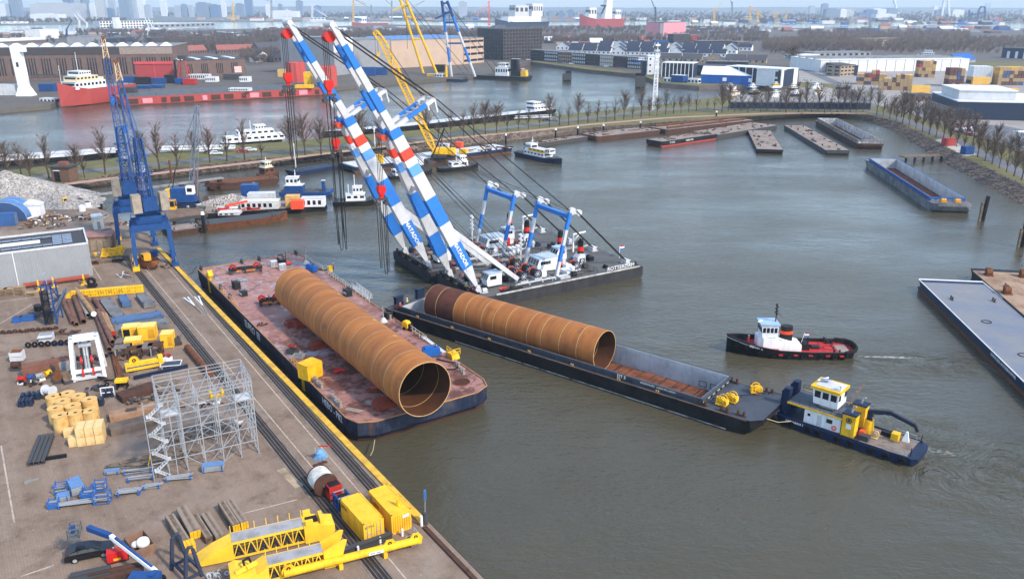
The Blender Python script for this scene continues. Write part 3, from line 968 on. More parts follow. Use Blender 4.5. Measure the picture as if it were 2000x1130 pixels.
 # twin floating sheerlegs
SU=V((0.855,0.518,0)).normalized()
SV=V((-SU.y,SU.x,0))
S_C=V((-6.5,157.7,0))
SA=math.atan2(SU.y,SU.x)
PONT=M('pontoon_black',(58,58,60),.65,var=.45,sc=.4,rust=.2,rcol=(84,70,60),streak=.4,dirt=(38,38,40))
PDECK=M('pontoon_deck',(92,92,90),.75,var=.5,sc=.22,rust=.3,rcol=(142,124,108),dirt=(74,74,74))
def boxbeam(a,b_,w0,d0,w1,d1,side):
 a,b_=V(a),V(b_)
 d=(b_-a).normalized()
 sd_=V(side)
 up=sd_.cross(d).normalized()
 sd_=d.cross(up).normalized()
 q=lambda c,w,h:[c+sd_*(i*w/2)+up*(j*h/2)for i,j in((-1,-1),(1,-1),(1,1),(-1,1))]
 return q(a,w0,d0),q(b_,w1,d1),sd_,up
def banded(parent,name,a,b_,bands,wfun,side,cols):
 a,b_=V(a),V(b_)
 body=B()
 subs=[]
 us=sorted({0.0,.16,.5,1.0}|{t0 for t0,t1,c in bands})
 rings=[]
 for u in us:
  w,d=wfun(u)
  rings.append(boxbeam(a.lerp(b_,u),a.lerp(b_,u)+(b_-a)*.01,w,d,w,d,side)[0])
 body.loft(rings,True)
 for t0,t1,c in bands:
  if c=='g':continue
  mids=[t0,.16,t1]if t0<0.16<t1 else[t0,t1]
  rr=[]
  for u in mids:
   w,d=wfun(u)
   rr.append(boxbeam(a.lerp(b_,u),a.lerp(b_,u)+(b_-a)*.01,w+.03,d+.03,w,d,side)[0])
  subs.append((B().loft(rr,True),c))
 o=body.mk(name,GREYP,parent)
 for bb,c in subs:bb.mk('painted_band',cols[c],o)
 return o
def winch_drum(parent,loc,rz=0.0,r=.95,L=2.3,name='winch',rope=None):
 b=B().cyl((0,-L/2,r+.15),(0,L/2,r+.15),r*.72,n=16)
 o=b.mk(name,rope or BLACK,parent)
 o.location=loc
 o.rotation_euler=(0,0,rz)
 for y,mt in((-L/2,NAVY),(L/2,M('rim_red',(176,70,48),.6,var=.2))):
  B().ring((0,y,r+.15),(0,1,0),r,r*.78,.14,18).mk('flange_rim',mt,o)
  w=B()
  for k in range(8):w.bar((0,y,r+.15),(r*.8*math.cos(k*.785),y,r+.15+r*.8*math.sin(k*.785)),.09)
  w.mk('spokes',GREYP,o)
 B().box(-r*.9,-L/2-.3,0,r*.9,L/2+.3,.3).box(r*.5,-.5,.3,r*1.2,.5,r+.3).mk('winch_bed',GREYP,o)
 return o
def cabin(parent,x,y,z,L,Wd,H,name='deckhouse',mat=None,front=4,sides=4,roof=None,slope=.35):
 b=B()
 b.prof([(-L/2,0),(L/2,0),(L/2,H),(-L/2+slope,H),(-L/2-.25,H*.5)],-Wd/2,Wd/2)
 o=b.mk(name,mat or WHITE,parent)
 o.location=(x,y,z)
 B().box(-L/2+slope-.15,-Wd/2-.12,H+.004,L/2+.1,Wd/2+.12,H+.12).mk('roof',roof or M('pale_blue_roof',(172,190,204),.6,var=.25),o)
 for k in range(front):
  yy=-Wd/2+Wd*(k+.5)/front
  w=B()
  w.add([(-L/2-.25-.03,yy-Wd/front*.4,H*.54),(-L/2-.25-.03,yy+Wd/front*.4,H*.54),(-L/2+slope-.12,yy+Wd/front*.4,H*.93),(-L/2+slope-.12,yy-Wd/front*.4,H*.93)],[(0,1,2,3)])
  w.mk('window',GLASS,o)
 for s in(-1,1):
  for k in range(sides):
   xx=-L/2+.7+(L-1.2)*(k+.35)/sides*(0.62 if sides>2 else 1)
   window(o,xx,s*(Wd/2),H*.68,.62,.75)
 return o
def funnel(parent,x,y,z,h=3.2):
 base=B().box(-1.1,-.9,0,1.1,.9,2.4).prof([(-1.1,2.4),(1.1,2.4),(1.1,2.9),(-.2,3.3)],-.9,.9).mk('funnel_house',GREYP,parent)
 base.location=(x,y,z)
 B().cyl((.25,0,2.9),(.25,0,2.9+h),.72,.62,12).mk('funnel',BLACK,base)
 B().cyl((.25,0,3.7),(.25,0,4.75),.735,.70,12).mk('red_band',M('funnel_red',(214,44,34),.5,var=.05),base)
 B().cyl((.25,0,2.9+h),(.45,0,3.3+h),.5,.4,8).mk('exhaust_pipe',BLACK,base)
 B().box(-.6,-.93,1.1,.9,-.9,2.1).mk('company_plate',NAVY,base)
 B().ring((.15,-.945,1.6),(0,1,0),.34,.2,.02,14).mk('plate_ring',LETW,base)
 return base
def sheerleg(label,y0,L,nm,x_off):
 org=S_C+SV*y0+SU*x_off
 t=T('floating_sheerleg',label,'crane vessel',org,SA,'pair of floating sheerlegs')
 Wd,Z=20.4,2.5
 b=B()
 hull(b,[(-.0,0,0,0,0)][:0]+[(0.3,0,0,0,0)][:0])if False else None
 o2=[(0,.2),(L,.2),(L,Wd),(0,Wd)]
 b.loft([[(x+(1.5 if x<1 else-1.5 if x>10 else 0)*1,y,-1)for x,y in o2],[(x,y,.4)for x,y in o2],[(x,y,Z)for x,y in o2]],True)
 b.mk('pontoon',PONT,t)
 B().add([(.15,.35,Z+.012),(L-.15,.35,Z+.012),(L-.15,Wd-.15,Z+.012),(.15,Wd-.15,Z+.012)],[(0,1,2,3)]).mk('deck',PDECK,t)
 for yy in(.2,Wd):
  b=B()
  b.box(4,yy-.1,Z+.012,L-1,yy+.1,Z+.32)
  b.mk('bulwark_strip',M('pale_bulwark',(186,186,182),.7,var=.4,sc=.4),t)
  B().rail([(6,yy+(.2 if yy<1 else-.2),Z+.3),(L-2,yy+(.2 if yy<1 else-.2),Z+.3)],.9,.05,2.2,2).mk('guard_rail',DKGREY,t)
 for x,y in((.5,1.5),(.5,5),(.5,10.3),(.5,14),(.5,19),(L-.8,2),(L-.8,18)):
  o=B().cyl((0,0,0),(0,0,.9),.35,.3,10).box(-.6,-.6,0,.6,.6,.15).mk('bollard',PONT,t)
  o.location=(x,y,Z)
 for y in(3,7.4,8.6,12.6,16.2):
  o=B().prof([(-.9,0),(.4,0),(.3,.5),(-.2,.95),(-.7,.8)],-.8,.8).mk('bow_fender',RUBBER,t)
  o.location=(.6,y,Z)
 ym=Wd/2
 foot=[V((1.3,ym-6.4,Z+1.3)),V((1.3,ym+6.4,Z+1.3))]
 kn=[V((-14.0,ym-1.9,Z+34.4)),V((-14.0,ym+1.9,Z+34.4))]
 tip=[V((-24.4,ym-1.6,Z+53.4)),V((-24.4,ym+1.6,Z+53.4))]
 strut=[V((-5.0,ym-1.9,Z+39.6)),V((-5.0,ym+1.9,Z+39.6))]
 cols={'b':BLUE,'w':CLEANW,'r':M('band_red',(226,70,52),.5,var=.05),'l':M('band_light_blue',(96,152,214),.5,var=.05)}
 bands=[(0,.135,'g'),(.135,.294,'b'),(.294,.424,'g'),(.424,.588,'b'),(.588,.733,'g'),(.733,.788,'l'),(.788,.826,'w'),(.826,.88,'r'),(.88,.952,'g'),(.952,1.0,'b')]
 jb=[(0,.185,'g'),(.185,.39,'b'),(.39,.605,'g'),(.605,.82,'b'),(.82,1,'g')]
 wf=lambda u:(0.55+1.35*min(1,u/.16),0.6+1.9*min(1,u/.16))if u<.5 else(1.9-.3*(u-.5),2.5-.5*(u-.5))
 jf=lambda u:(1.25-.25*u,1.5-.5*u)
 for i in(0,1):
  leg=banded(t,'boom_leg',foot[i],kn[i],bands,wf,(0,1,0),cols)
  jib=banded(t,'jib_beam',kn[i],tip[i],jb,jf,(0,1,0),cols)
  banded(t,'strut_beam',kn[i],strut[i],[(0,.35,'g'),(.35,.8,'b'),(.8,1,'g')],lambda u:(.7,.75),(0,1,0),cols)
  o=B().prof([(-.9,0),(.9,0),(.35,1.8),(-.35,1.8)],-.75,-.45).prof([(-.9,0),(.9,0),(.35,1.8),(-.35,1.8)],.45,.75).cyl((0,-.8,1.3),(0,.8,1.3),.25,n=10).mk('foot_bracket',GREYP,t)
  o.location=(1.3,foot[i].y,Z)
  b=B()
  p0,p1=foot[i].lerp(kn[i],.42),V((12.0,foot[i].y+(1.2 if i else 1.2),Z+.9))
  r0,r1,_,_=boxbeam(p1,p0,.8,.9,.9,1.1,(0,1,0))
  b.loft([r0,r1])
  o=b.mk('boom_stay',GREYP,t)
  if i==0:
   d=(kn[0]-foot[0]).normalized()
   sd_=d.cross((V((0,1,0)).cross(d)).normalized()).normalized()
   up=sd_.cross(d)
   n=V((0,1,0)).cross(d).normalized()
   c=foot[0].lerp(kn[0],.215)
   yv=V((0,1,0))
   yv=(yv-d*yv.dot(d)).normalized()
   nn=d.cross(yv).normalized()
   if nn.x>0:nn=-nn
   wv=yv if True else nn
   face=-yv
   text(nm,1.2 if len(nm)>7 else 1.3,LETW,t,c+face*0.99,-d,-nn if True else nn,bold=.02)
 for u,w in((.62,.8),(.97,1.2)):
  B().bar(foot[0].lerp(kn[0],u),foot[1].lerp(kn[1],u),w,w*.9).mk('cross_beam',GREYP if u<.9 else BLUE,t)
 for u,w in((.1,.7),(.42,.7),(.7,.6),(.95,.5)):
  B().bar(kn[0].lerp(tip[0],u),kn[1].lerp(tip[1],u),w,w).mk('cross_beam',BLUE if.6<u<.8 else GREYP,t)
 b=B()
 for k in range(5):b.bar(strut[0].lerp(kn[0],k/8),strut[1].lerp(kn[1],k/8),.3,.4)
 b.bar(strut[0],strut[0]+V((0.6,0,-2.6)),.35);b.bar(strut[1],strut[1]+V((0.6,0,-2.6)),.35)
 b.bar(strut[0].lerp(kn[0],.3),strut[1].lerp(kn[1],.7),.15)
 b.mk('strut_frame',GREYP,t)
 b=B()
 for k in range(28):
  u=.12+k*.016
  p=foot[0].lerp(foot[1],.5).lerp((kn[0]+kn[1])/2,u)+V((1.4,0,0))
 for p in(tip[0].lerp(tip[1],.5),):
  B().cyl(p+V((-.3,-1.1,-2.0)),p+V((-.3,1.1,-2.0)),1.0,n=16).mk('jib_sheave',M('sheave_red',(200,46,40),.5,var=.1),t)
  B().cyl(p+V((0,-1.9,.1)),p+V((0,1.9,.1)),.55,n=14).mk('tip_pin',GREYP,t)
 B().cyl(kn[0]+V((-1.6,.3,-1.6)),kn[1]+V((-1.6,-.3,-1.6)),.65,n=14).mk('boom_sheave',M('sheave_orange',(196,74,48),.5,var=.1),t)
 def hook(p,drop,sl,big):
  top=p+V((0,0,-drop))
  b=B()
  for dx in(-.5,-.17,.17,.5):b.bar(p+V((dx,0,0)),top+V((dx,0,0)),.09)
  b.mk('hoist_wire',WIRE,t)
  k=.8
  h=B().prof([(-.9*k,0),(.9*k,0),(1.0*k,-1.2*k),(.45*k,-2.2*k),(-.45*k,-2.2*k),(-1.0*k,-1.2*k)],-.6,.6).box(-.35,-.35,-3.0*k,.35,.35,-2.2*k).mk('hook_block',M('block_red',(204,36,32),.5,var=.12),t)
  h.location=top
  hk=B().bar((-1.2,0,-3.3*k),(1.2,0,-3.3*k),.5,.5).cyl((-.9,-.5,-3.5),(-.9,.5,-3.5),.45,n=10).cyl((.9,-.5,-3.5),(.9,.5,-3.5),.45,n=10).mk('hook_beam',DKGREY,h)
  b=B()
  z0=-3.4*k
  for i,(x,l,wd)in enumerate(sl):
   pts=[]
   for q in range(9):
    s=-1+2*q/8
    pts.append(V((x+s*wd,.2*i,z0-l*(1-s**6)-(0 if abs(s)<1 else 0))))
   b.tube(pts,.085,5)
  b.mk('wire_sling',WIRE,h)
 hook(tip[0].lerp(tip[1],.5)+V((-.9,0,-2.0)),7.6,[(-.5,14.5,.25),(.5,14.8,.3)]if y0>10 else[(-.3,10,.4),(.4,11,.4)],False)
 hook(kn[0].lerp(kn[1],.5)+V((-2.2,0,-2.0)),2.5 if y0>10 else 9.0,[(-.9,20.5,.2),(-.2,22,.6),(.9,22,.3),(.9,19,.5)]if y0>10 else[(-.8,14,.3),(.3,15.5,.5),(.8,15,.4)],True)
 gx0,gx1,gz=21.3,24.6,Z+14.2
 for y in(ym-6.4,ym+6.4):
  a_,c_=V((gx0,y,Z)),V((gx1,y,gz))
  banded(t,'gantry_leg',a_,c_,[(0,.25,'g'),(.25,.5,'b'),(.5,.74,'g'),(.74,1,'b')],lambda u:(.68,.68),(0,1,0),cols)
  o=B().cyl((0,-.35,0),(0,.35,0),.8,n=14).cyl((1.8,-.3,-.6),(1.8,.3,-.6),.7,n=12).bar((0,0,0),(1.8,0,-.6),.5,.9).mk('gantry_sheave',GREYP,t)
  o.location=c_+V((.6,0,.3))
  b=B()
  for k in(-.35,.0,.35):b.bar(c_+V((1.5,k,.3)),(L-2.4,y+k*1.5,Z+.9),.16)
  b.mk('backstay_wire',WIRE,t)
  o=B().cyl((-.0,-.8,.7),(0,.8,.7),.6,n=12).box(-.8,-1,0,.8,1,.25).bar((-.6,-.9,.2),(.6,-.9,1.1),.2).mk('stay_anchor',GREYP,t)
  o.location=(L-2.2,y,Z)
 B().bar((gx1,ym-6.4,gz-.9),(gx1,ym+6.4,gz-.9),1.0,.9).mk('gantry_beam',BLUE,t)
 b=B()
 for i in(0,1):
  g=V((gx1,ym+(-6.4 if i==0 else 6.4),gz+.4))
  for k in(-.25,.25):b.bar(strut[i]+V((.4,k,0)),g+V((0,k,0)),.1)
  b.bar(foot[i].lerp(kn[i],.97),g,.1)
  for k in(-.5,0,.5):b.bar(tip[i]+V((.3,k,-.3)),strut[i]+V((0,k*1.2,.2)),.1)
 b.mk('luffing_wire',WIRE,t)
 b=B()
 for i in(0,1):
  for k,x in((-.4,15),(.4,16.5),(0,18)):
   b.bar(kn[i]+V((.3,k,-.5)),(x,ym+(k*6)+(i-.5)*4,Z+1.6),.08)
 b.mk('hoist_fall',WIRE,t)
 for x,y in((13.5,ym-4.4),(13.5,ym-1.2),(17.2,ym-4.2),(17.2,ym-.8),(13.5,ym+4.6),(17.2,ym+4.4)):
  winch_drum(t,(x,y,Z),0,1.05,2.2)
 for x,y in((3.2,ym+2.6),(3.4,ym-2.2),(5.6,ym+1)):
  winch_drum(t,(x,y,Z),1.57,.75,1.7,'tugger_winch',M('rope_grey',(120,112,102),.8))
 c=cabin(t,22.6,ym+.6,Z,5.6,4.2,2.9,'deckhouse')
 B().box(2.9,-2.2,.2,3.7,-.9,2.3).mk('red_locker',M('locker_red',(188,44,48),.5,var=.1),c)
 c=cabin(t,27.4,ym+1.6,Z+1.4,2.6,2.8,2.6,'control_cabin',front=3,sides=2)
 B().box(26.2,ym+.4,Z,28.6,ym+2.8,Z+1.4).mk('cabin_plinth',WHITE,t)
 funnel(t,30.4,ym-2.4,Z);funnel(t,29.6,ym+4.6,Z+.6)
 winch_drum(t,(28.0,ym-4.0,Z),0,1.0,1.6)
 o=B().box(-1,-1.6,0,1,1.6,.7).box(-.9,-1.5,.7,.9,1.5,.9).mk('skylight',WHITE,t);o.location=(25,ym-5.2,Z)
 o=B().box(-1.3,-.9,0,1.3,.9,.5).mk('hatch',GREYP,t);o.location=(22.4,ym-7.6,Z)
 o=B().cyl((0,0,0),(0,0,1.6),.35,n=10).cyl((0,0,1.6),(0,0,2.0),.6,n=10).mk('ventilator',WHITE,t);o.location=(25.2,ym-7.0,Z)
 o=B().prof([(-2.2,.5),(-1.9,0),(1.9,0),(2.3,.5)],-.7,.7).mk('work_boat_cover',M('tarp_blue',(52,110,178),.6,var=.2),t);o.location=(33.6,ym+2.0,Z+.4)
 b=B().bar((36,ym+8,Z),(36,ym+8,Z+4.5),.35).bar((36,ym+8,Z+4.4),(39.6,ym+8,Z+4.6),.3).bar((36,ym+8,Z+2.6),(38,ym+8,Z+4.4),.22)
 b.mk('davit',WHITE,t)
 b=B().bar((19.5,ym+5.6,Z),(19.5,ym+5.6,Z+7.5),.28)
 for k in range(4):b.bar((19.5,ym+4.9,Z+4+k),(19.5,ym+6.3,Z+4+k),.12).cb(19.5,ym+4.9,Z+3.9+k,.25,.25,.3).cb(19.5,ym+6.3,Z+3.9+k,.25,.25,.3)
 b.mk('light_mast',WHITE,t)
 o=B().box(-2.6,-.35,0,2.6,.35,.4).box(-.3,-.3,.4,.3,.3,.9).mk('pipe_rack',BLACK,t);o.location=(8.5,1.6,Z)
 o=B().ring((0,0,.12),(0,0,1),.8,.4,.25,12).ring((.9,.3,.1),(0,0,1),.5,.25,.2,10).mk('red_hose',M('hose_red',(214,58,62),.6,var=.2),t);o.location=(7.0,2.8,Z)
 cc=cabin(t,6.2,ym-4.2,Z+.5,3.4,2.6,2.6,'operator_cabin',front=3,sides=3)
 rg=random.Random(int(y0)+3)
 for k in range(34):
  x,y=rg.uniform(2.5,36),rg.uniform(1.2,Wd-1.2)
  if 19<x<29 and abs(y-ym)<3:continue
  h=rg.uniform(.4,1.5);c_=rg.choice((BLACK,DKGREY,DKGREY,GREYP,WHITE,MIDGREY,RUSTD,NAVY))
  g=B()
  if k%3:g.cb(0,0,0,rg.uniform(.6,2.4),rg.uniform(.5,1.4),h).cb(.2,.1,h,.4,.4,.3)
  else:g.cyl((0,-.5,h*.5),(0,.5,h*.5),h*.5,n=10).cb(0,0,0,1.0,1.4,.15)
  o=g.mk('deck_gear',c_,t);o.location=(x,y,Z);o.rotation_euler=(0,0,rg.choice((0,1.57)))
 for k in range(5):B().tube([(rg.uniform(2,34),rg.uniform(1,Wd-1),Z+.08)for _ in range(3)],.07,5).mk('deck_hose',BLACK if k%2 else RUSTM,t)
 for x in(10,19,31):B().rail([(x,ym-8.5,Z),(x,ym-3,Z)],1.0,.06,1.5,2).mk('inner_rail',DKGREY if x!=19 else WHITE,t)
 b=B().bar((L-.6,ym-2,Z),(L-.6,ym-2,Z+3.0),.08)
 fl=b.mk('flag_pole',WHITE,t)
 for k,mt in enumerate((RED,CLEANW,BLUE)):
  B().box(L-.6,ym-2.02,Z+2.7-k*.35,L+.8,ym-1.98,Z+3.05-k*.35).mk('flag_stripe',mt,fl)
 b=B().rail([(L-12,.5,Z+.02),(L-6,.5,Z+.02)],1.0,.3,2,1)
 text('ROTTERDAM',1.3,LETW,t,(L-6.5,.15,Z+.9),(1,0,0),(0,0,1),'name_board')if y0<5 else None
 o=B().rail([(10,2.2,Z+.2),(20,2.2,Z+.2)],.5,.3,3,1).mk('rope_tray',GREYP,t)
 return t
sheerleg('blue and white floating sheerleg lettered MATADOR 2, right and nearer of the pair',0.0,43,'MATADOR 2',0.0)
sheerleg('blue and white floating sheerleg lettered MATADOR, left and farther of the pair',21.2,43,'MATADOR',-1.2)
# people
def person_mat(key,top,legs):
 if key in MATS:return MATS[key]
 m,N,Lk,bs=nodemat(key)
 tc=N.new('ShaderNodeTexCoord').outputs['Object']
 s=N.new('ShaderNodeSeparateXYZ');Lk(tc,s.inputs[0])
 c_=mixc(N,Lk,mrange(N,Lk,s.outputs['Z'],.90,.92),rgb(legs),rgb(top))
 c_=mixc(N,Lk,mrange(N,Lk,s.outputs['Z'],1.46,1.48),c_,rgb((196,150,124)))
 c_=mixc(N,Lk,mrange(N,Lk,s.outputs['Z'],.09,.08),c_,rgb((30,28,28)))
 Lk(c_,bs.inputs['Base Color']);bs.inputs['Roughness'].default_value=.8
 return m
def person(label,loc,rz,top=(232,92,52),legs=(40,48,70),hat=(236,236,232),pose=0):
 vs=[(0,0,.95,.15),(0,0,1.2,.15),(0,0,1.42,.13),(0,0,1.5,.065),(.02,0,1.60,.095),(.02,0,1.73,.085)]
 es=[(0,1),(1,2),(2,3),(3,4),(4,5)]
 bend=.25 if pose else.06
 for s in(-1,1):
  i=len(vs)
  st=.12*s if pose==1 else 0
  vs+=[(0,s*.1,.88,.115),(.04+st,s*.11,.5,.075),(-.02+st*1.5,s*.11,.1,.05),(.14+st*1.5,s*.12,.04,.045)]
  es+=[(0,i),(i,i+1),(i+1,i+2),(i+2,i+3)]
  j=len(vs)
  vs+=[(0,s*.2,1.39,.07),(.02,s*.26,1.12,.052),(.1+bend,s*.24,.92,.038),(.13+bend,s*.24,.85,.03)]
  es+=[(2,j),(j,j+1),(j+1,j+2),(j+2,j+3)]
  for f in range(5):
   k=len(vs)
   dy=(f-1.5)*.02 if f<4 else-.045*s
   ln=(.075,.09,.085,.06,.05)[f]
   vs+=[(.135+bend,s*.24+dy,.83,.012),(.15+bend,s*.24+dy,.83-ln,.009)]
   es+=[(j+3,k),(k,k+1)]
 me=bpy.data.meshes.new('person')
 me.from_pydata([v[:3]for v in vs],es,[])
 o=bpy.data.objects.new('person',me)
 COL.objects.link(o)
 md=o.modifiers.new('skin','SKIN')
 for v,sv in zip(vs,me.skin_vertices[0].data):
  sv.radius=(v[3],v[3])
 me.skin_vertices[0].data[0].use_root=True
 o.modifiers.new('sub','SUBSURF').levels=1
 me.materials.append(person_mat('clothes_%d_%d'%(top[0],legs[0]),top,legs))
 put(o,loc,rz)
 tag(o,label,'person','crew at work')
 B().ball((.02,0,1.72),.125,10,6,.8).cyl((.05,0,1.69),(.05,0,1.71),.15,n=10).mk('helmet',M('helmet_%d'%hat[2],hat,.4,var=0),o,True)
 B().box(.075,-.11,1.56,.105,.11,1.58).mk('brow',M('hair',(60,44,34),.8),o)
 return o
 # harbour tug with red deck
def deck_poly(st,z,inset=.2):
 l=[(x,-max(hd-inset,.02),z if z is not None else zd)for x,hd,hb_,zd,zb in st]
 r=[(x,max(hd-inset,.02),z if z is not None else zd)for x,hd,hb_,zd,zb in st]
 b=B()
 b.loft([l,r],False,False)
 return b
def wheelhouse(t,x,y,z,L,Wd,H,mat=None,roof=None,nf=3,ns=3,rake=.2,name='wheelhouse',trim=None):
 b=B()
 b.prof([(-L/2,0),(L/2,0),(L/2+rake,H),(-L/2,H)],-Wd/2,Wd/2)
 o=b.mk(name,mat or WHITE,t)
 o.location=(x,y,z)
 k_=.5 if trim else 0
 B().box(-L/2-.2+k_*.3,-Wd/2-.2+k_,H+.004,L/2+rake+.25-k_,Wd/2+.2-k_,H+.3).mk('roof',roof or GREYP,o)
 if trim:
  B().box(-L/2-.22,-Wd/2-.22,H-.22,L/2+rake+.27,Wd/2+.22,H+.2).mk('roof_trim',trim,o)
 for k in range(ns):
  for s in(-1,1):
   window(o,-L/2+L*(k+.5)/ns+.08,s*Wd/2,H*.62,L/ns*.74,H*.4)
 for k in range(nf):
  yy=-Wd/2+Wd*(k+.5)/nf
  window(o,L/2+rake*.62+.02,yy,H*.62,Wd/nf*.78,H*.4,'x')
  window(o,-L/2,yy,H*.62,Wd/nf*.7,H*.36,'x')if k!=nf//2 else None
 return o
def mast(t,x,y,z,h,mat=None,arms=3):
 b=B().bar((x,y,z),(x,y,z+h),.16)
 for k in range(arms):
  zz_=z+h*(.45+.2*k)
  b.bar((x,y-.6+.12*k,zz_),(x,y+.6-.12*k,zz_),.1).cb(x,y-.55,zz_,.2,.2,.25).cb(x,y+.5,zz_,.2,.2,.25)
 b.bar((x-.9,y,z+h*.35),(x+.1,y,z+h*.6),.08)
 return b.mk('mast',mat or BLACK,t)
TUG_ST=[(-11.2,1.6,1.0,1.7,.3),(-10.6,2.5,1.8,1.55,-.3),(-8.5,3.2,2.7,1.45,-.6),(-3,3.35,3.1,1.4,-.8),(2.5,3.3,3.0,1.6,-.8),(6,2.9,2.2,2.1,-.8),(8.8,1.8,1.0,2.7,-.8),(10.6,.7,.25,3.1,-.8),(11.3,.12,.06,3.3,-.8)]
bw,st_=W(1425,697),W(1676,702)
d=(bw-st_)
ct=(bw+st_)/2+V((0,2.6,0))
t=T('harbour_tug','black harbour tug with white wheelhouse, red deck and red-banded funnel','tug boat',ct,math.atan2(d.y,d.x))
b=B();shell(b,TUG_ST,.18)
b.mk('hull',M('tug_hull',(24,24,27),.5,var=.25,sc=.6,rust=.12,rcol=(86,60,46),dirt=(52,50,50)),t)
REDD=M('red_deck',(184,50,50),.6,var=.25,sc=.5,dirt=(120,40,40))
deck_poly([s for s in TUG_ST if s[0]<3],.95).mk('aft_deck',REDD,t)
deck_poly([s for s in TUG_ST if s[0]>2],1.45,.25).mk('fore_deck',REDD,t)
b=B()
b.tube([(x,s*hd,zd+.04)for s in(1,)for x,hd,hb_,zd,zb in TUG_ST],.13,6).tube([(x,-hd,zd+.04)for x,hd,hb_,zd,zb in TUG_ST],.13,6)
b.mk('bulwark_rail',BLACK,t)
for s in(-1,1):
 b=B().tube([(x,s*(hd-.02),zd-.35)for x,hd,hb_,zd,zb in TUG_ST[5:]],.06,5)
 b.mk('bow_line',M('bow_stripe',(206,204,196),.6,var=.3),t)
 for x in(-9,-7,-4.5,-1.5,1.0,3.6,6.2,8.0,9.6):
  hd=[q for q in TUG_ST if q[0]<=x][-1]
  nx=[q for q in TUG_ST if q[0]>x][0]
  f=(x-hd[0])/(nx[0]-hd[0])
  y=hd[1]+(nx[1]-hd[1])*f
  z=hd[3]+(nx[3]-hd[3])*f
  tyre(t,(x,s*(y+.02),z-.75),.42,(-(nx[1]-hd[1])*s*.8,s*(nx[0]-hd[0]),0))
 for x in(-8.2,-5.8,-2.8,-.2,2.4):
  B().box(x-.35,s*3.3-.06,.75,x+.35,s*3.3+.09,1.05).mk('red_fender_mark',RED,t)
b=B().tube([(-8.8,-3.2,1.5),(-10.6,-2.6,1.6),(-11.3,-1.4,1.7),(-11.45,0,1.75),(-11.3,1.4,1.7),(-10.6,2.6,1.6),(-8.8,3.2,1.5)],.3,8)
b.mk('stern_fender',RUBBER,t)
b=B()
b.loft([[(-1.6,-1.7,.96),(-1.6,1.7,.96),(-1.6,1.6,2.1),(-1.6,-1.6,2.1)],[(1.2,-1.9,.96),(1.2,1.9,.96),(1.2,1.8,2.9),(1.2,-1.8,2.9)],[(5.2,-1.8,.96),(5.2,1.8,.96),(5.2,1.7,3.4),(5.2,-1.7,3.4)],[(6.1,-1.2,.96),(6.1,1.2,.96),(6.1,1.1,3.4),(6.1,-1.1,3.4)]],True)
b.mk('deckhouse',WHITE,t)
wh=wheelhouse(t,4.1,0,3.4,2.7,3.1,2.3,WHITE,M('wheelhouse_roof',(150,178,206),.6,var=.2),3,4,.25)
B().ring((-1.9,1.7,-.5),(0,1,0),.36,.2,.12,14).mk('lifebuoy',M('buoy_grey',(210,196,186),.6,var=.3),wh)
B().bar((1.2,-.2,2.7),(2.2,.9,2.75),.18,.12).mk('radar_scanner',CLEANW,wh)
mast(t,3.0,0,5.9,3.4)
f_=B()
f_.loft([[(x*k+.9,y*k,z)for x,y in[(1.08*math.cos(a*math.pi/7),.85*math.sin(a*math.pi/7))for a in range(14)]]for k,z in((1.12,2.3),(.98,5.2))],True)
fn_=f_.mk('funnel',BLACK,t)
f_=B()
f_.loft([[(x*k+.9,y*k,z)for x,y in[(1.08*math.cos(a*math.pi/7),.85*math.sin(a*math.pi/7))for a in range(14)]]for k,z in((1.09,3.8),(1.06,4.4))],False)
f_.mk('red_band',M('band_orange',(228,76,44),.5,var=.05),fn_)
b=B().cyl((-2.6,-.9,1.6),(-2.6,.9,1.6),.5,n=12).box(-3.2,-1.1,.96,-2.0,-.9,2.1).box(-3.2,.9,.96,-2.0,1.1,2.1).bar((-3.1,0,.96),(-3.1,0,3.0),.25)
b.mk('towing_winch',BLACK,t)
B().bar((-6.8,-2.9,1.0),(-6.8,-2.9,2.0),.12).bar((-6.8,2.9,1.0),(-6.8,2.9,2.0),.12).tube([(-6.8,-2.9,2.0),(-6.8,0,2.3),(-6.8,2.9,2.0)],.1,6).mk('towing_bow',BLACK,t)
B().box(-5.2,-.8,.96,-3.8,.4,1.35).mk('deck_hatch',BLACK,t)
B().ring((-7.0,-.3,.99),(0,0,1),1.0,.9,.06,18).mk('rope_ring',RUSTD,t)
B().box(-10.2,-1.6,.97,-8.2,1.6,1.02).mk('aft_plate',M('aft_plate',(150,140,132),.7,var=.3),t)
for s in(-1,1):bollard(t,(8.2,s*.8,1.46),.7,.14,BLACK);bollard(t,(-7.6,s*2.4,.96),.6,.14,BLACK)
fl=B().bar((-1.9,.2,2.1),(-2.3,.2,4.0),.06).mk('flag_staff',WHITE,t)
for k,mt in enumerate((RED,CLEANW,BLUE)):
 B().box(-3.1,.18,3.75-k*.25,-2.3,.22,4.0-k*.25).mk('flag_stripe',mt,fl)
text('PIETER L',.62,LETW,t,(6.6,2.66,1.95),(-1,.28,-.12),(0,0.1,1),bold=.02)
pq=ct+(d.normalized())*7.4
person('deckhand in red overalls standing on the fore deck of the black tug',(pq.x,pq.y,1.47),2.0,(214,62,62),(214,62,62),(236,236,232))
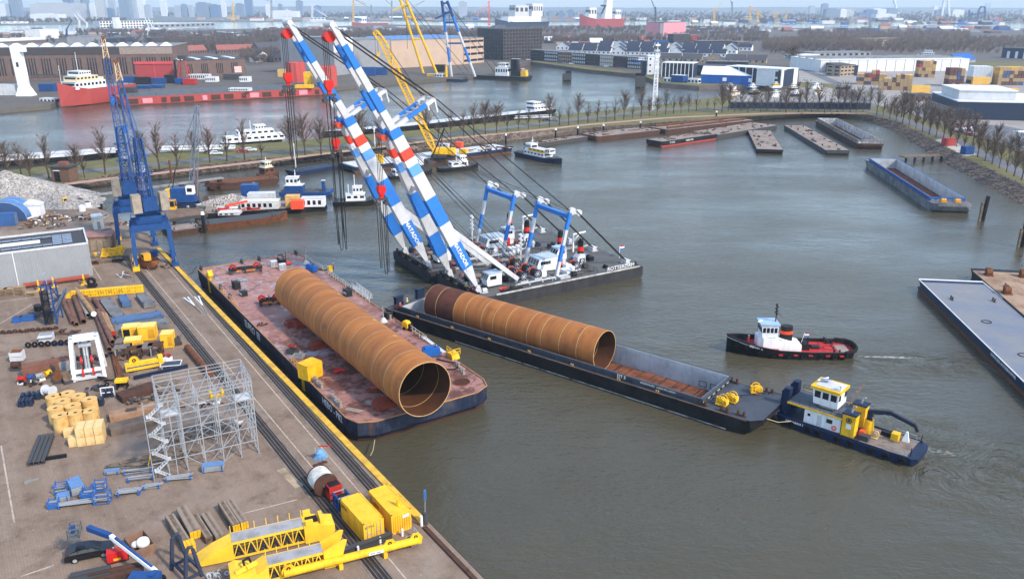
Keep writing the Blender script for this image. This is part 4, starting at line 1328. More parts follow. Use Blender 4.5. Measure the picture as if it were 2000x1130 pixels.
# push boat with yellow trim
a_,c_=W(1515,827),W(1772,913)
d=(a_-c_).normalized()
left=V((-d.y,d.x,0))
ct=(a_+c_)/2-left*3.25
PB=T('push_boat','navy push boat with white wheelhouse, yellow trim and folded deck crane','push boat',ct,math.atan2(d.y,d.x))
PB.location.z=0
st=[(-10.3,2.4,1.9,1.3,.5),(-9.6,3.0,2.6,1.25,-.3),(-6,3.25,3.0,1.25,-.6),(6,3.25,3.0,1.35,-.6),(8.6,3.1,2.7,1.45,-.6),(9.6,2.7,2.2,1.5,.1)]
PNAVY=M('push_boat_navy',(26,40,66),.5,var=.25,sc=.6,dirt=(48,56,74))
b=B();hull(b,st);b.mk('hull',PNAVY,PB)
deck_poly([s for s in st if s[0]>-3],None,.25)
B().box(-2.4,-2.9,1.36,8.9,2.9,1.40).mk('fore_deck',M('fore_deck_navy',(46,54,70),.7,var=.3),PB)
for k in range(9):
 y0=-2.7+k*.6
 B().box(-8.9,y0+.02,1.26,-2.5,y0+.58,1.31).mk('deck_plank',M('aft_planks',(132,120,110),.85,var=.45,sc=.9,dirt=(88,76,68)),PB)
for s in(-1,1):
 for x in(-8.6,-6.4,-4.4,-1.6,.2,3.0,4.4,7.0):
  tyre(PB,(x,s*3.3,.7),.5)
 B().bar((-9.4,s*3.05,1.3),(9.4,s*3.0,1.52),.12,.18).mk('gunwale',PNAVY,PB)
for y in(-1.55,1.55):
 o=B().box(-.45,-.55,0,.45,.55,4.2).prof([(.45,.2),(.8,.2),(.8,3.6),(.45,3.9)],-.45,.45).mk('push_post',PNAVY,PB)
 o.location=(8.7,y,1.4)
dh=B().box(.3,-2.5,0,5.6,2.5,2.25).mk('deckhouse',WHITE,PB);dh.location=(0,0,1.4)
B().box(.1,-2.75,2.26,8.2,2.75,2.5).mk('boat_deck',M('deck_slate',(84,92,102),.7,var=.2),dh)
for s in(-1,1):
 B().bar((.1,s*2.76,2.4),(8.2,s*2.76,2.4),.06,.28).mk('yellow_band',YEL,dh)
 window(dh,1.9,s*2.5,1.35,.85,.6);window(dh,4.9,s*2.5,1.4,.4,.4)
 B().ring((1.15,s*2.55,.55),(0,1,0),.36,.2,.12,14).mk('lifebuoy',ORANGE,dh)
 B().box(3.0,s*2.5-.03,.1,3.7,s*2.5+.03,1.8).mk('door',GREYP,dh)
wh=wheelhouse(PB,3.1,0,4.45,3.5,3.3,2.5,WHITE,GREYP,3,3,.3,'wheelhouse',YEL)
B().box(-1.0,-1.0,-.56,1.0,1.0,0).mk('wheelhouse_trunk',WHITE,wh)
o=B().box(-.7,-.5,0,.7,.5,.08).mk('solar_panel',M('solar_blue',(66,120,190),.3),wh);o.location=(1.0,-.4,3.2);o.rotation_euler=(.35,0,.4)
B().bar((1.5,-.5,2.75),(1.5,-.5,3.1),.15).bar((1.1,-1.5,3.1),(1.9,.5,3.1),.18,.12).mk('radar_scanner',CLEANW,wh)
B().bar((-2.4,-.9,0),(-4.0,-1.4,3.6),.12).bar((-3.4,-1.7,2.4),(-3.2,-.8,2.4),.08).bar((-3.8,-1.8,3.1),(-3.6,-1.0,3.1),.08).mk('folding_mast',M('mast_mixed',(160,120,100),.6),wh)
B().bar((-1.7,1.2,2.72),(-1.7,1.2,3.3),.2).cb(-1.7,1.0,3.3,.3,.6,.3).mk('search_light',WHITE,wh)
for s in(-1,1):
 B().rail([(.3,s*2.6,3.92),(8.0,s*2.6,3.92)],.9,.05,1.5,2).mk('guard_rail',DKGREY,PB)
for s,wd in((1,1.0),(-1,1.0)):
 ca=B().box(-1.7,min(s*1.2,s*2.7),0,.1,max(s*1.2,s*2.7),3.3).mk('engine_casing',YEL,PB);ca.location=(0,0,1.4)
 B().box(-1.8,min(s*1.1,s*2.8),3.31,.2,max(s*1.1,s*2.8),3.5).mk('casing_top',PNAVY,ca)
 B().cyl((-.8,s*1.9,3.5),(-.9,s*1.9,4.2),.16,n=8).bar((-.9,s*1.9,4.2),(-1.3,s*1.9,4.5),.2).mk('exhaust_pipe',STEEL,ca)
 B().ring((-.8,s*2.72,2.5),(0,1,0),.42,.3,.04,14).box(-.95,s*2.72-.02,2.3,-.65,s*2.72+.02,2.7).mk('emblem',PNAVY,ca)
 B().box(-1.2,s*2.7-.02,1.2,-.5,s*2.7+.03,1.9).mk('notice',CLEANW,ca)
B().cyl((-2.6,-.6,1.3),(-2.6,-.6,3.4),.75,.6,14).mk('crane_pedestal',YEL,PB)
cr=B().bar((0,0,0),(0,0,1.5),.7,.7).bar((0,0,1.3),(-2.6,.0,1.95),.5,.6).bar((-2.6,0,1.95),(-6.0,.1,1.2),.4,.5).bar((-6.0,.1,1.2),(-6.4,.1,.4),.3,.4).mk('crane_boom',M('crane_dark',(34,44,62),.5,var=.2),PB)
cr.location=(-2.6,-.6,3.4)
B().bar((-.4,.25,.5),(-2.0,.25,1.5),.2).mk('crane_ram',STEEL,cr)
o=B().box(-.5,-.55,0,.5,.55,1.0).mk('yellow_tank',YEL,PB);o.location=(-6.2,-1.2,1.32)
o=B().ring((0,0,.6),(0,1,.2),.55,.3,.3,14).cyl((0,-.3,.6),(0,.3,.6),.3,n=10).box(-.4,-.5,0,.4,.5,.2).mk('hose_reel',M('reel_tan',(196,168,120),.7,var=.3),PB);o.location=(-3.9,.4,1.32)
o=B().box(-.6,-.5,0,.6,.5,.8).mk('deck_locker',DKGREY,PB);o.location=(-3.0,1.9,1.32)
o=B().box(-.35,-.35,0,.35,.35,1.0).mk('orange_locker',ORANGE,PB);o.location=(-2.4,1.2,1.32)
o=B().box(-.7,-.35,0,.7,.35,.6).mk('tool_chest',BLACK,PB);o.location=(-4.9,-1.5,1.32)
o=B().loft([[(.5,.3,0),(-.5,.3,0),(-.4,-.3,0),(.4,-.3,0)],[(.1,.1,1.5),(-.1,.1,1.5),(-.1,-.1,1.5),(.1,-.1,1.5)]]).mk('white_cover',CLEANW,PB);o.location=(-7.5,-1.6,1.32)
for s in(-1,1):
 B().bar((-5.6,s*2.9,1.3),(-9.0,s*2.6,1.35),.1).bar((-5.8,s*2.9,1.3),(-5.8,s*2.9,2.1),.07).bar((-8.6,s*2.6,1.3),(-8.6,s*2.6,2.1),.07).bar((-5.8,s*2.9,2.1),(-8.6,s*2.6,2.1),.07).mk('aft_rail',STEEL,PB)
 B().bar((-9.3,s*2.3,1.3),(-9.3,s*2.3,2.6),.1).mk('stern_post',BLACK,PB)
text('CATHARINA 1',.42,LETW,PB,(6.6,3.28,1.15),(-1,0,0),(0,0,1),bold=.02)
b=B().tube([(W(1497,817,2.8)),(W(1520,824,1.9)),(W(1545,822,1.8))],.06,5)
one('mooring_line','pale line from the hopper barge bow to the push boat','rope',b,M('rope_pale',(176,160,130),.8),(0,0,0))
# gear and crew on the red deck barge
def on_hb(px,py):
 p=W(px,py,HZ+.02)
 return p
GENM=M('generator_black',(34,35,37),.6,var=.2)
def clamp_frame(label,px,py,s=1.0):
 t=T('lifting_rig',label,'lifting frame',on_hb(px,py),HB_A+R(76))
 for y in(-.6,.6):
  B().bar((-3.6*s,y,.9),(3.6*s,y,.9),.35,.5).mk('main_beam',BLACK,t)
 for x in(-3.2,0,3.2):
  B().box(x*s-.25,-1.1,0,x*s+.25,1.1,.65).mk('support',RUSTD,t)
  B().bar((x*s,-1.0,.6),(x*s,1.0,1.5),.22).mk('cross_arm',DKGREY,t)
 for x in(-2.6,2.4):
  B().ring((x*s,-.2,1.35),(.3,1,0),.75,.35,.3,12).mk('red_sheave',RED,t)
 for x in(-1.4,.6,1.6):B().box(x*s-.5,-1.2,.5,x*s+.5,-.85,.85).mk('orange_clamp',M('clamp_orange',(206,120,50),.6,var=.3),t)
 return t
clamp_frame('dark lifting frame with red sheaves near the rear edge of the red barge',480,531)
clamp_frame('smaller dark lifting frame with red sheave beside the rear of the big pile',527,593,.55)
def genset(label,px,py,L=1.9,mat=None,num=None,z=1.5):
 t=T('generator',label,'generator',on_hb(px,py),HB_A+.1)
 B().box(-L/2,-.6,.1,L/2,.6,z).mk('housing',mat or GENM,t)
 B().box(-L/2-.05,-.65,0,L/2+.05,.65,.1).mk('skid',DKGREY,t)
 B().rail([(-L/2,-.6,z),(L/2,-.6,z),(L/2,.6,z),(-L/2,.6,z),(-L/2,-.6,z)],.25,.06,2,1).mk('lifting_cage',DKGREY,t)
 if num:text(num,.8,LETW,t,(0,-.62,z/2),(1,0,0),(0,0,1),'number',.02)
 return t
genset('black caged generator on the rear left of the red barge',462,563)
genset('black box lettered in white behind the caged generator on the red barge',476,577,1.4,None,'OM',1.0)
genset('black box with white letters AFD beside the pale gangway on the barge',679,577,1.9,None,'AFD',1.3)
genset('small black generator near the white cone on the barge starboard side',759,621,1.3,None,None,1.1)
def power_pack(label,px,py,rz,s=1.0):
 t=T('power_pack',label,'power pack',on_hb(px,py),rz)
 PBL=M('pack_blue',(26,92,168),.5,var=.15)
 B().box(-1.3*s,-.7*s,.15,1.3*s,.7*s,1.3*s).mk('housing',PBL,t)
 B().box(-1.0*s,-.5*s,1.3*s,.2*s,.5*s,1.55*s).mk('hood',PBL,t)
 B().box(-1.4*s,-.75*s,0,1.4*s,.75*s,.15).mk('skid',DKGREY,t)
 B().cyl((.7*s,0,1.3*s),(.7*s,0,1.9*s),.1,n=8).mk('exhaust',DKGREY,t)
 return t
power_pack('blue power pack by the rear end of the big pile on the barge',609,529,HB_A+.2)
power_pack('blue power pack right of the open front end of the big pile',842,694,HB_A+1.3,1.1)
def grey_cabinet(label,px,py,rz):
 t=T('grey_cabinet',label,'cabinet',on_hb(px,py),rz)
 B().box(-.7,-.45,0,.7,.45,1.3).mk('body',GREYP,t)
 B().box(-.75,-.5,1.31,.75,.5,1.38).mk('lid',M('lid_pale',(206,208,208),.6),t)
 for s in(-.35,.35):B().box(s-.3,-.48,.15,s+.3,-.452,1.2).mk('door',MIDGREY,t)
grey_cabinet('light grey cabinet left of the forklift on the rear of the red barge',535,520,HB_A+1.6)
grey_cabinet('pale grey cabinet in front of the forklift on the red barge',552,526,HB_A+1.5)
t=T('forklift','black forklift with orange seat at the rear of the red barge','forklift',on_hb(550,515),HB_A+1.2)
B().box(-1.1,-.6,.25,.9,.6,1.0).prof([(-1.1,1.0),(-.3,1.0),(-.5,1.35),(-1.0,1.4)],-.55,.55).mk('chassis',BLACK,t)
for y in(-.35,.35):B().bar((1.0,y,.1),(1.05,y,2.6),.15).mk('mast_rail',DKGREY,t)
B().bar((.6,-.5,1.0),(.3,-.5,2.1),.08).bar((.6,.5,1.0),(.3,.5,2.1),.08).bar((-.8,-.5,1.2),(-.6,-.5,2.1),.08).bar((-.8,.5,1.2),(-.6,.5,2.1),.08).box(-.7,-.55,2.1,.4,.55,2.16).mk('cage',BLACK,t)
for x,y in((.6,-.62),(.6,.62),(-.8,-.6),(-.8,.6)):B().cyl((x,y-.12,.35),(x,y+.12,.35),.35,n=12).mk('wheel',RUBBER,t)
for y in(-.3,.3):B().box(1.1,y-.06,.08,2.2,y+.06,.14).mk('fork',DKGREY,t)
t=T('orange_bag','bright orange bundle on the deck beside the forklift','bag',on_hb(563,517))
t2=B().ball((0,0,.45),.55,10,6,.8).ball((.4,.3,.3),.4,8,5,.7).mk('bag',ORANGE,t,True)
B().ring((0,0,.95),(0,1,0),.2,.12,.08,8).mk('bag_loop',ORANGE,t)
def cone_light(label,px,py):
 t=T('light_tower',label,'light tower',on_hb(px,py))
 B().cyl((0,0,.2),(0,0,1.0),.8,.3,10).mk('base',M('tower_pale',(200,200,194),.6,var=.2),t)
 B().cyl((0,0,1.0),(0,0,3.2),.1,.07,8).mk('pole',STEEL,t)
 for a in(0,2.1,4.2):B().bar((0,0,.3),(math.cos(a),math.sin(a),.0),.12).mk('leg',STEEL,t)
cone_light('grey conical light tower beside the blue power pack at the pile rear',599,516)
cone_light('grey conical light tower on the starboard side of the red barge',749,630)
t=T('yellow_pump','yellow and black diesel pump on the starboard edge of the barge','pump',on_hb(797,643),HB_A+.4)
B().box(-1.0,-.55,.3,.3,.55,1.3).prof([(-1.0,1.3),(.2,1.3),(0,1.6),(-.8,1.6)],-.5,.5).mk('engine_cover',YEL,t)
B().cyl((.5,-.3,.7),(.5,.4,.7),.5,n=12).box(.3,-.5,.1,1.4,.5,.5).mk('pump_body',BLACK,t)
for y in(-.6,.6):B().cyl((-.4,y-.1,.3),(-.4,y+.1,.3),.3,n=10).mk('wheel',RUBBER,t)
t=T('yellow_bin','yellow chute and gate on the starboard edge near the bow bollards','access gate',on_hb(886,698),HB_A)
B().prof([(-.9,0),(.9,0),(.6,.9),(-.9,.9)],-.7,.7).mk('chute',YEL,t)
B().rail([(-1,-.7,.9),(1,-.7,.9),(1,.7,.9)],1.0,.08,1,2).mk('gate_rail',YEL,t)
t=T('orange_net','bright red heap of sling on the barge deck by the yellow container','sling heap',on_hb(661,725),.5)
rr=random.Random(4)
for k in range(6):B().tube([(rr.uniform(-1,1),rr.uniform(-.5,.5),.1+.1*rr.random())for _ in range(5)],.13,6).mk('sling',M('sling_red',(214,46,44),.6,var=.1),t)
for i,(lx,x,y,sx,sy,h,mt,nm)in enumerate((('rusty steel box under the pile middle on the barge left side',582,637,3.2,1.5,1.1,M('cradle_red',(142,62,44)),'steel_box'),('grey folded plates beside the rusty steel box on the barge',565,634,.9,1.6,1.0,MIDGREY,'plate_stack'),('red flat beam lying left of the big pile',571,677,1.4,.6,.25,RED,'red_beam'),('dark open crate behind the yellow container on the barge',572,690,1.8,1.1,.9,DKGREY,'open_crate'),('grey tray on the deck behind the yellow container',583,697,1.8,1.2,.5,MIDGREY,'grey_tray'),('rusty chock with pink top beside the pile front',737,763,2.6,1.4,.7,RUSTM,'chock'),('dark rusty scrap pile on the left deck of the barge',513,634,2.2,1.6,.3,RUSTD,'scrap_heap'))):
 p=on_hb(x,y)
 t=T(nm,lx,'box' if 'box' in nm or 'crate' in nm or 'tray' in nm else 'steelwork',p,HB_A+R(12*i))
 if nm in('open_crate','grey_tray'):
  for q in((-sx/2,-sy/2,sx/2,-sy/2+.08),(-sx/2,sy/2-.08,sx/2,sy/2),(-sx/2,-sy/2+.08,-sx/2+.08,sy/2-.08),(sx/2-.08,-sy/2+.08,sx/2,sy/2-.08)):
   B().box(q[0],q[1],0,q[2],q[3],h).mk('side_panel',mt,t)
  B().box(-sx/2+.1,-sy/2+.1,.02,sx/2-.1,sy/2-.1,.08).mk('floor',RUSTD,t)
 elif nm=='scrap_heap':
  for k in range(9):B().bar((rr.uniform(-1,1),rr.uniform(-.8,.8),.1),(rr.uniform(-1,1),rr.uniform(-.8,.8),.15+.1*rr.random()),.15).mk('scrap_bar',mt,t)
 elif nm=='plate_stack':
  for k in range(5):B().box(-sx/2+k*.2,-sy/2,0,-sx/2+k*.2+.1,sy/2,h-.05*k).mk('plate',mt,t)
 else:
  B().prof([(-sx/2,0),(sx/2,0),(sx/2,h*.8),(sx/2-.2,h),(-sx/2+.2,h),(-sx/2,h*.8)],-sy/2,sy/2).mk('body',mt,t)
  B().box(-sx/2+.3,-sy/2+.2,h+.004,sx/2-.3,sy/2-.2,h+.05).mk('top_plate',mt if nm!='chock' else M('pink_plate',(206,106,110),.6),t)
  for s in(-1,1):B().ring((s*sx*.3,0,h+.12),(1,0,0),.14,.07,.06,8).mk('lifting_eye',DKGREY,t)
b=B().tube([on_hb(853,702)+V((0,0,.1)),on_hb(870,706)+V((0,0,.1)),on_hb(893,710)+V((0,0,.1)),on_hb(896,718)+V((0,0,.1)),on_hb(885,722)+V((0,0,.1)),on_hb(870,722)+V((0,0,.1))],.13,8)
one('black_hose','thick black hose curling from the blue power pack on the barge bow','hose',b,RUBBER)
b=B().tube([on_hb(618,526)+V((0,0,.1)),on_hb(635,529)+V((0,0,.15)),on_hb(650,527)+V((0,0,.5))],.12,8)
one('dark_hose','dark hose between the blue power pack and the yellow barge locker','hose',b,RUBBER)
gp0,gp1=on_hb(692,562),on_hb(722,584)
t=T('gangway','pale grey lattice gangway lying on the barge starboard side','gangway',(gp0+gp1)/2,math.atan2((gp1-gp0).y,(gp1-gp0).x))
L_=(gp1-gp0).length
B().box(-L_/2,-.5,.1,L_/2,.5,.16).mk('walkway',STEEL,t)
for s in(-1,1):
 b=B().rail([(-L_/2,s*.5,.1),(L_/2,s*.5,.1)],1.0,.07,.8,2);b.mk('side_rail',M('gangway_pale',(214,214,212),.6,var=.2),t)
gp0,gp1=on_hb(826,658),on_hb(868,689)
t=T('ladder_walkway','narrow pale walkway lying along the starboard edge near the bow','walkway',(gp0+gp1)/2,math.atan2((gp1-gp0).y,(gp1-gp0).x))
L_=(gp1-gp0).length
for k in range(8):B().box(-L_/2+k*L_/8+.03,-.35,.05,-L_/2+(k+1)*L_/8-.03,.35,.15).mk('tread',GREYP,t)
for i,(px,py,z,tp,lg,ht,lb)in enumerate(((651,527,HZ+.02,(236,120,60),(40,46,70),(240,240,236),'worker in orange top by the yellow locker at the barge rail'),(782,605,DZ+.05,(238,84,50),(238,84,50),(60,60,62),'worker in orange overalls at the stern of the black hopper barge'),(796,598,DZ+.05,(216,190,90),(56,60,70),(236,236,236),'worker in yellow vest between the posts of the hopper barge stern'),(911,567,2.53,(226,196,110),(70,70,76),(238,238,236),'worker in yellow top on the sheerleg deck behind the pile'),(925,571,2.53,(232,76,50),(232,76,50),(236,236,236),'worker in red-orange overalls on the sheerleg deck behind the pile'))):
 person(lb,W(px,py,z),i*1.3,tp,lg,ht,i%2)
t=T('yellow_locker','small yellow locker next to the worker at the barge rail','locker',on_hb(645,530),HB_A)
B().box(-.5,-.4,0,.5,.4,1.2).mk('body',YEL,t);B().box(-.45,-.42,.1,.45,-.402,1.1).mk('door',YEL,t);B().box(-.55,-.45,1.2,.55,.45,1.27).mk('lid',YEL,t)
for i,((p,zp),(q,zq))in enumerate((((383,522),HZ+.6),((370,533),3.2)),)if False else enumerate(((((383,520),HZ+.6),((368,536),3.3)),(((732,858),1.2),((724,888),3.2)))):
 b=B().tube([W(p[0],p[1],zp),(W(p[0],p[1],zp)+W(q[0],q[1],zq))/2-V((0,0,.5)),W(q[0],q[1],zq)],.07,5)
 one('mooring_rope',['dark mooring rope at the rear corner of the red barge','thin pale rope hanging from the barge bow to the quay'][i],'rope',b,[WIRE,M('rope_pale',(176,160,130),.8)][i])
 # quay: tracks, kerb, painted lines
def Q(px,py,z=3.0):return W(px,py,z)
KERB=M('kerb_yellow',(214,170,62),.7,var=.4,sc=.7,dirt=(140,108,60))
def strip_w(a,b_,wid,z0,z1,name,mat,kind='structure',parent=None):
 d=(b_-a).normalized();n=V((-d.y,d.x,0))*wid/2
 o=B().poly([(a-n)[:2],(b_-n)[:2],(b_+n)[:2],(a+n)[:2]],z0,z1).mk(name,mat,parent)
 if kind:tag(o,kind=kind)
 return o
strip_w(Q0-QN*.55,Q1-QN*.55,.9,3.004,3.22,'quay_kerb',KERB)
strip_w(Q1-QN*.9-QD*.6,Q2-QN*.9,.5,3.004,3.25,'quay_coping',RUSTD)
b=B()
n_=150
for k in range(n_):
 p,q=Q0.lerp(Q2,k/n_),Q0.lerp(Q2,(k+.5)/n_)
 o_=QN*.12
 b.poly([p[:2],q[:2],(q+o_*2)[:2],(p+o_*2)[:2]],-1,2.8)
tag(b.mk('sheet_pile_wall',RUSTD),kind='structure')
TRK=M('track_dark',(52,46,44),.85,var=.3,sc=1)
RAILM=M('rail_steel',(110,104,100),.5,.3,var=.3)
def track(p,q,nm):
 a,c=Q(*p),Q(*q)
 d=(c-a).normalized();a=a-d*14;c=c+d*22
 if nm:c=Q(*q)+d*6
 n=V((-d.y,d.x,0))
 strip_w(a,c,1.5,3.004,3.008,'crane_track_bed',TRK)
 for s in(-.45,.0,.45):
  strip_w(a+n*s,c+n*s,.11,3.009,3.10 if s else 3.05,'crane_rail',RAILM)
 for s in(-.85,.85):
  strip_w(a+n*s,c+n*s,.2,3.004,3.03,'track_edge',M('concrete_edge',(128,120,112),.9,var=.4))
 return a,c,n
TA,TB_,TN=track((267,528),(690,1055),0)
UA,UB_,UN=track((345,522),(748,975),1)
LINE=M('faded_line',(180,168,152),.9,var=.5,sc=1.5,dirt=(130,118,108))
for a,c in((TA+QN*1.9,TB_+QN*1.9),(UA-QN*1.7,UB_-QN*1.7)):
 strip_w(a,c,.16,3.004,3.012,'painted_line',LINE)
for p,q in(((2,870),(28,1020)),((0,632),(62,594)),((0,589),(135,570)),((40,1125),(105,1103)),((470,1003),(580,975)),((180,518),(198,547))):
 strip_w(Q(*p),Q(*q),.18,3.004,3.012,'painted_line',LINE)
strip_w(Q(548,915),Q(585,950),1.1,3.004,3.014,'rail_switch_plate',M('plate_tan',(170,150,124),.8,var=.4))
# foreground gear
t=T('cable_drum','white cable drum with rusty end beside the red and blue winch boxes','cable drum',Q(631,958),QA)
B().cyl((-1.2,0,1.45),(1.1,0,1.45),1.4,n=28).mk('drum_barrel',M('drum_white',(214,212,204),.7,var=.35,sc=.8,rust=.2),t,True)
B().ring((1.15,0,1.45),(1,0,0),1.5,.35,.12,28).mk('end_flange',RUSTD,t)
B().ring((-1.25,0,1.45),(1,0,0),1.5,.35,.12,28).mk('end_flange',RUSTD,t)
for x in(-.8,.8):B().box(x-.15,-1.3,0,x+.15,1.3,.3).mk('saddle',RUSTD,t)
t=T('red_winch_box','red hydraulic power unit between the white drum and the blue reel','power unit',Q(653,970),QA)
B().box(-.7,-.8,.15,.7,.8,1.9).mk('housing',RED,t);B().box(-.75,-.85,0,.75,.85,.15).mk('skid',RUSTD,t)
for k in range(5):B().box(-.6+k*.25,-.82,1.0,-.45+k*.25,-.801,1.7).mk('louvre',BLACK,t)
B().box(-.6,-.7,1.904,.6,.7,1.93).mk('top_grille',BLACK,t)
t=T('hose_reel_frame','blue framed hose reel in front of the left yellow container','hose reel',Q(669,988),QA)
for y in(-.75,.75):
 B().bar((-.8,y,0),(-.8,y,1.7),.12).bar((.8,y,0),(.8,y,1.7),.12).bar((-.8,y,1.7),(.8,y,1.7),.12).bar((-.8,y,.1),(.8,y,.1),.14).mk('side_frame',PBLUE,t)
B().cyl((0,-.65,.9),(0,.65,.9),.7,n=18).mk('hose_wrap',BLACK,t,True)
for y in(-.66,.66):B().ring((0,y,.9),(0,1,0),.8,.3,.08,18).mk('flange',PBLUE,t)
B().bar((-.8,-.75,1.7),(-.8,.75,1.7),.1).bar((.8,-.75,1.7),(.8,.75,1.7),.1).mk('top_bar',STEEL,t)
t=T('tarped_machine','small machine under a crumpled light blue tarpaulin on the quay','tarp',Q(626,894),.4)
rr=random.Random(2)
b=B();rings=[]
for k,(r_,z_)in enumerate(((.85,.02),(.7,.5),(.62,.9),(.4,1.25),(.1,1.3))):
 rings.append([(r_*(1+rr.uniform(-.22,.22))*math.cos(a*.628),r_*(.8+rr.uniform(-.2,.2))*math.sin(a*.628),z_+rr.uniform(-.06,.06))for a in range(10)])
b.loft(rings);b.mk('tarpaulin',M('tarp_light_blue',(104,152,196),.7,var=.3),t)
B().bar((-.6,0,1.0),(-.6,0,1.7),.12).mk('handle',STEEL,t)
one('red_bar','thin red bar lying on the quay behind the blue tarpaulin','bar',B().bar((-.8,0,.06),(.8,0,.06),.14,.12).cb(.8,0,0,.2,.2,.2),RED,Q(635,871),.1)
for i in range(3):
 one('steel_chock','%s of three small rusty chocks beside the white drum'%ORD[i],'chock',B().prof([(-.4,0),(.4,0),(.2,.25),(-.4,.25)],-.12,.12),RUSTD,Q(618+i*8,909-i*3),QA+1.2)
c,a,L_=seg((556,1135),(818,1068))
t=T('lifting_beam','long yellow tubular lifting beam with lugs in the foreground','lifting beam',c,a)
B().cyl((-L_/2,0,1.0),(L_/2,0,1.0),.42,n=20).mk('beam_tube',YEL,t,True)
for x in(L_/2-.3,L_/2-3.2,-L_/2+.5):
 B().prof([(x-.6,.5),(x+.6,.5),(x+.75,1.3),(x+.35,1.9),(x-.35,1.9),(x-.75,1.3)],-.08,.08).mk('lug_plate',YEL,t)
 B().ring((x,-.1,1.5),(0,1,0),.22,.1,.06,10).mk('lug_hole',BLACK,t)
B().box(-1.6,-.45,.0,-1.2,.45,.62).mk('foot',YEL,t);B().box(L_/2-4.0,-.45,0,L_/2-3.6,.45,.62).mk('foot',YEL,t)
B().box(1.6,-.44,.85,3.2,-.415,1.2).mk('load_plate',CLEANW,t)
text('SWL 1050 t',.26,LETD,t,(2.4,-.46,1.02),(1,0,0),(0,0,1))
c,a,L_=seg((640,1112),(772,1066))
one('steel_girder','dark grey girder lying behind the yellow lifting beam','girder',B().box(-L_/2,-.25,.1,L_/2,.25,.2).box(-L_/2,-.06,.2,L_/2,.06,.8).box(-L_/2,-.3,.8,L_/2,.3,.95).box(-L_/2+.5,-.4,0,-L_/2+.8,.4,.1),DKGREY,c+V((-.5,1.2,0)),a)
def truss(label,p,q,h,w,lend,rend,n):
 c,a,L=seg(p,q)
 t=T('boom_section',label,'crane section',c,a)
 x0,x1=-L/2+lend,L/2-rend
 TY=M('truss_yellow',(236,190,52),.5,var=.2,sc=.8,dirt=(170,130,50))
 for y in(-w/2,w/2):
  for z in(.3,h):B().bar((x0,y,z),(x1,y,z),.18).mk('chord',TY,t)
  b=B()
  for k in range(n):
   xa,xb_=x0+(x1-x0)*k/n,x0+(x1-x0)*(k+1)/n
   b.bar((xa,y,.3),((xa+xb_)/2,y,h),.1).bar(((xa+xb_)/2,y,h),(xb_,y,.3),.1).bar((xa,y,.3),(xa,y,h),.09)
  b.mk('lacing',TY,t)
 B().box(x0,-w/2+.1,h+.1,x1,w/2-.1,h+.16).mk('walkway_plate',M('walkway_grey',(152,152,154),.7,var=.3),t)
 for k in range(n):B().cyl((x0+(x1-x0)*(k+.5)/n,-w*.3,.35),(x0+(x1-x0)*(k+.5)/n,w*.3,.35),.3,n=10).mk('roller',DKGREY,t)
 for k in range(n+1):B().bar((x0+(x1-x0)*k/n,w/2,h),(x0+(x1-x0)*k/n,w/2,h+1.0),.07).mk('stanchion',TY,t)
 return t,L,x0,x1,TY
t,L,x0,x1,TY=truss('yellow crane boom section with grey walkway, upper of the foreground pair',(385,1100),(652,1038),2.1,1.9,3.7,3.3,6)
B().prof([(-L/2,.6),(-L/2+.5,.2),(x0,.1),(x0,2.2),(x0-2.0,1.5)],-1.0,1.0).mk('wedge_end',TY,t)
B().prof([(x1,.1),(x1+2.4,.1),(L/2,.9),(L/2,1.7),(x1+.9,2.3),(x1,2.3)],-1.15,1.15).mk('box_end',TY,t)
B().box(x1+.2,-1.2,2.304,x1+1.0,-.8,2.9).box(x1+.2,.8,2.304,x1+1.0,1.2,2.9).box(x1+1.8,-1.0,2.0,x1+2.2,.9,2.6).mk('hinge_cheek',TY,t)
B().box(x1+.3,-.6,2.31,x1+1.6,.6,2.36).mk('dark_opening',BLACK,t)
t,L,x0,x1,TY=truss('yellow crane boom section with open lacing, lower of the foreground pair',(468,1142),(668,1092),2.0,1.7,2.9,2.0,5)
B().prof([(-L/2-.8,.1),(x0,.1),(x0,2.2),(x0-1.2,1.6),(-L/2-.2,2.3),(-L/2-.8,2.1)],-1.2,1.2).mk('box_end',TY,t)
B().prof([(x1,.1),(x1+1.6,.1),(L/2+.5,3.0),(L/2+.1,3.1),(x1,2.2)],-1.0,-.8).prof([(x1,.1),(x1+1.6,.1),(L/2+.5,3.0),(L/2+.1,3.1),(x1,2.2)],.8,1.0).box(x1,-.8,.1,x1+1.5,.8,.3).mk('fork_end',TY,t)
B().tube([(-L/2+.8,-.6,2.0),(-L/2+.6,-.3,3.0),(-L/2+1.2,.2,2.9),(-L/2+1.4,.2,2.1)],.12,7).mk('hydraulic_hose',BLACK,t)
B().tube([(-L/2-.2,-1.0,2.2),(-L/2+.8,-.9,2.5),(-L/2+1.8,-.2,2.3)],.3,8).mk('curved_arm',TY,t)
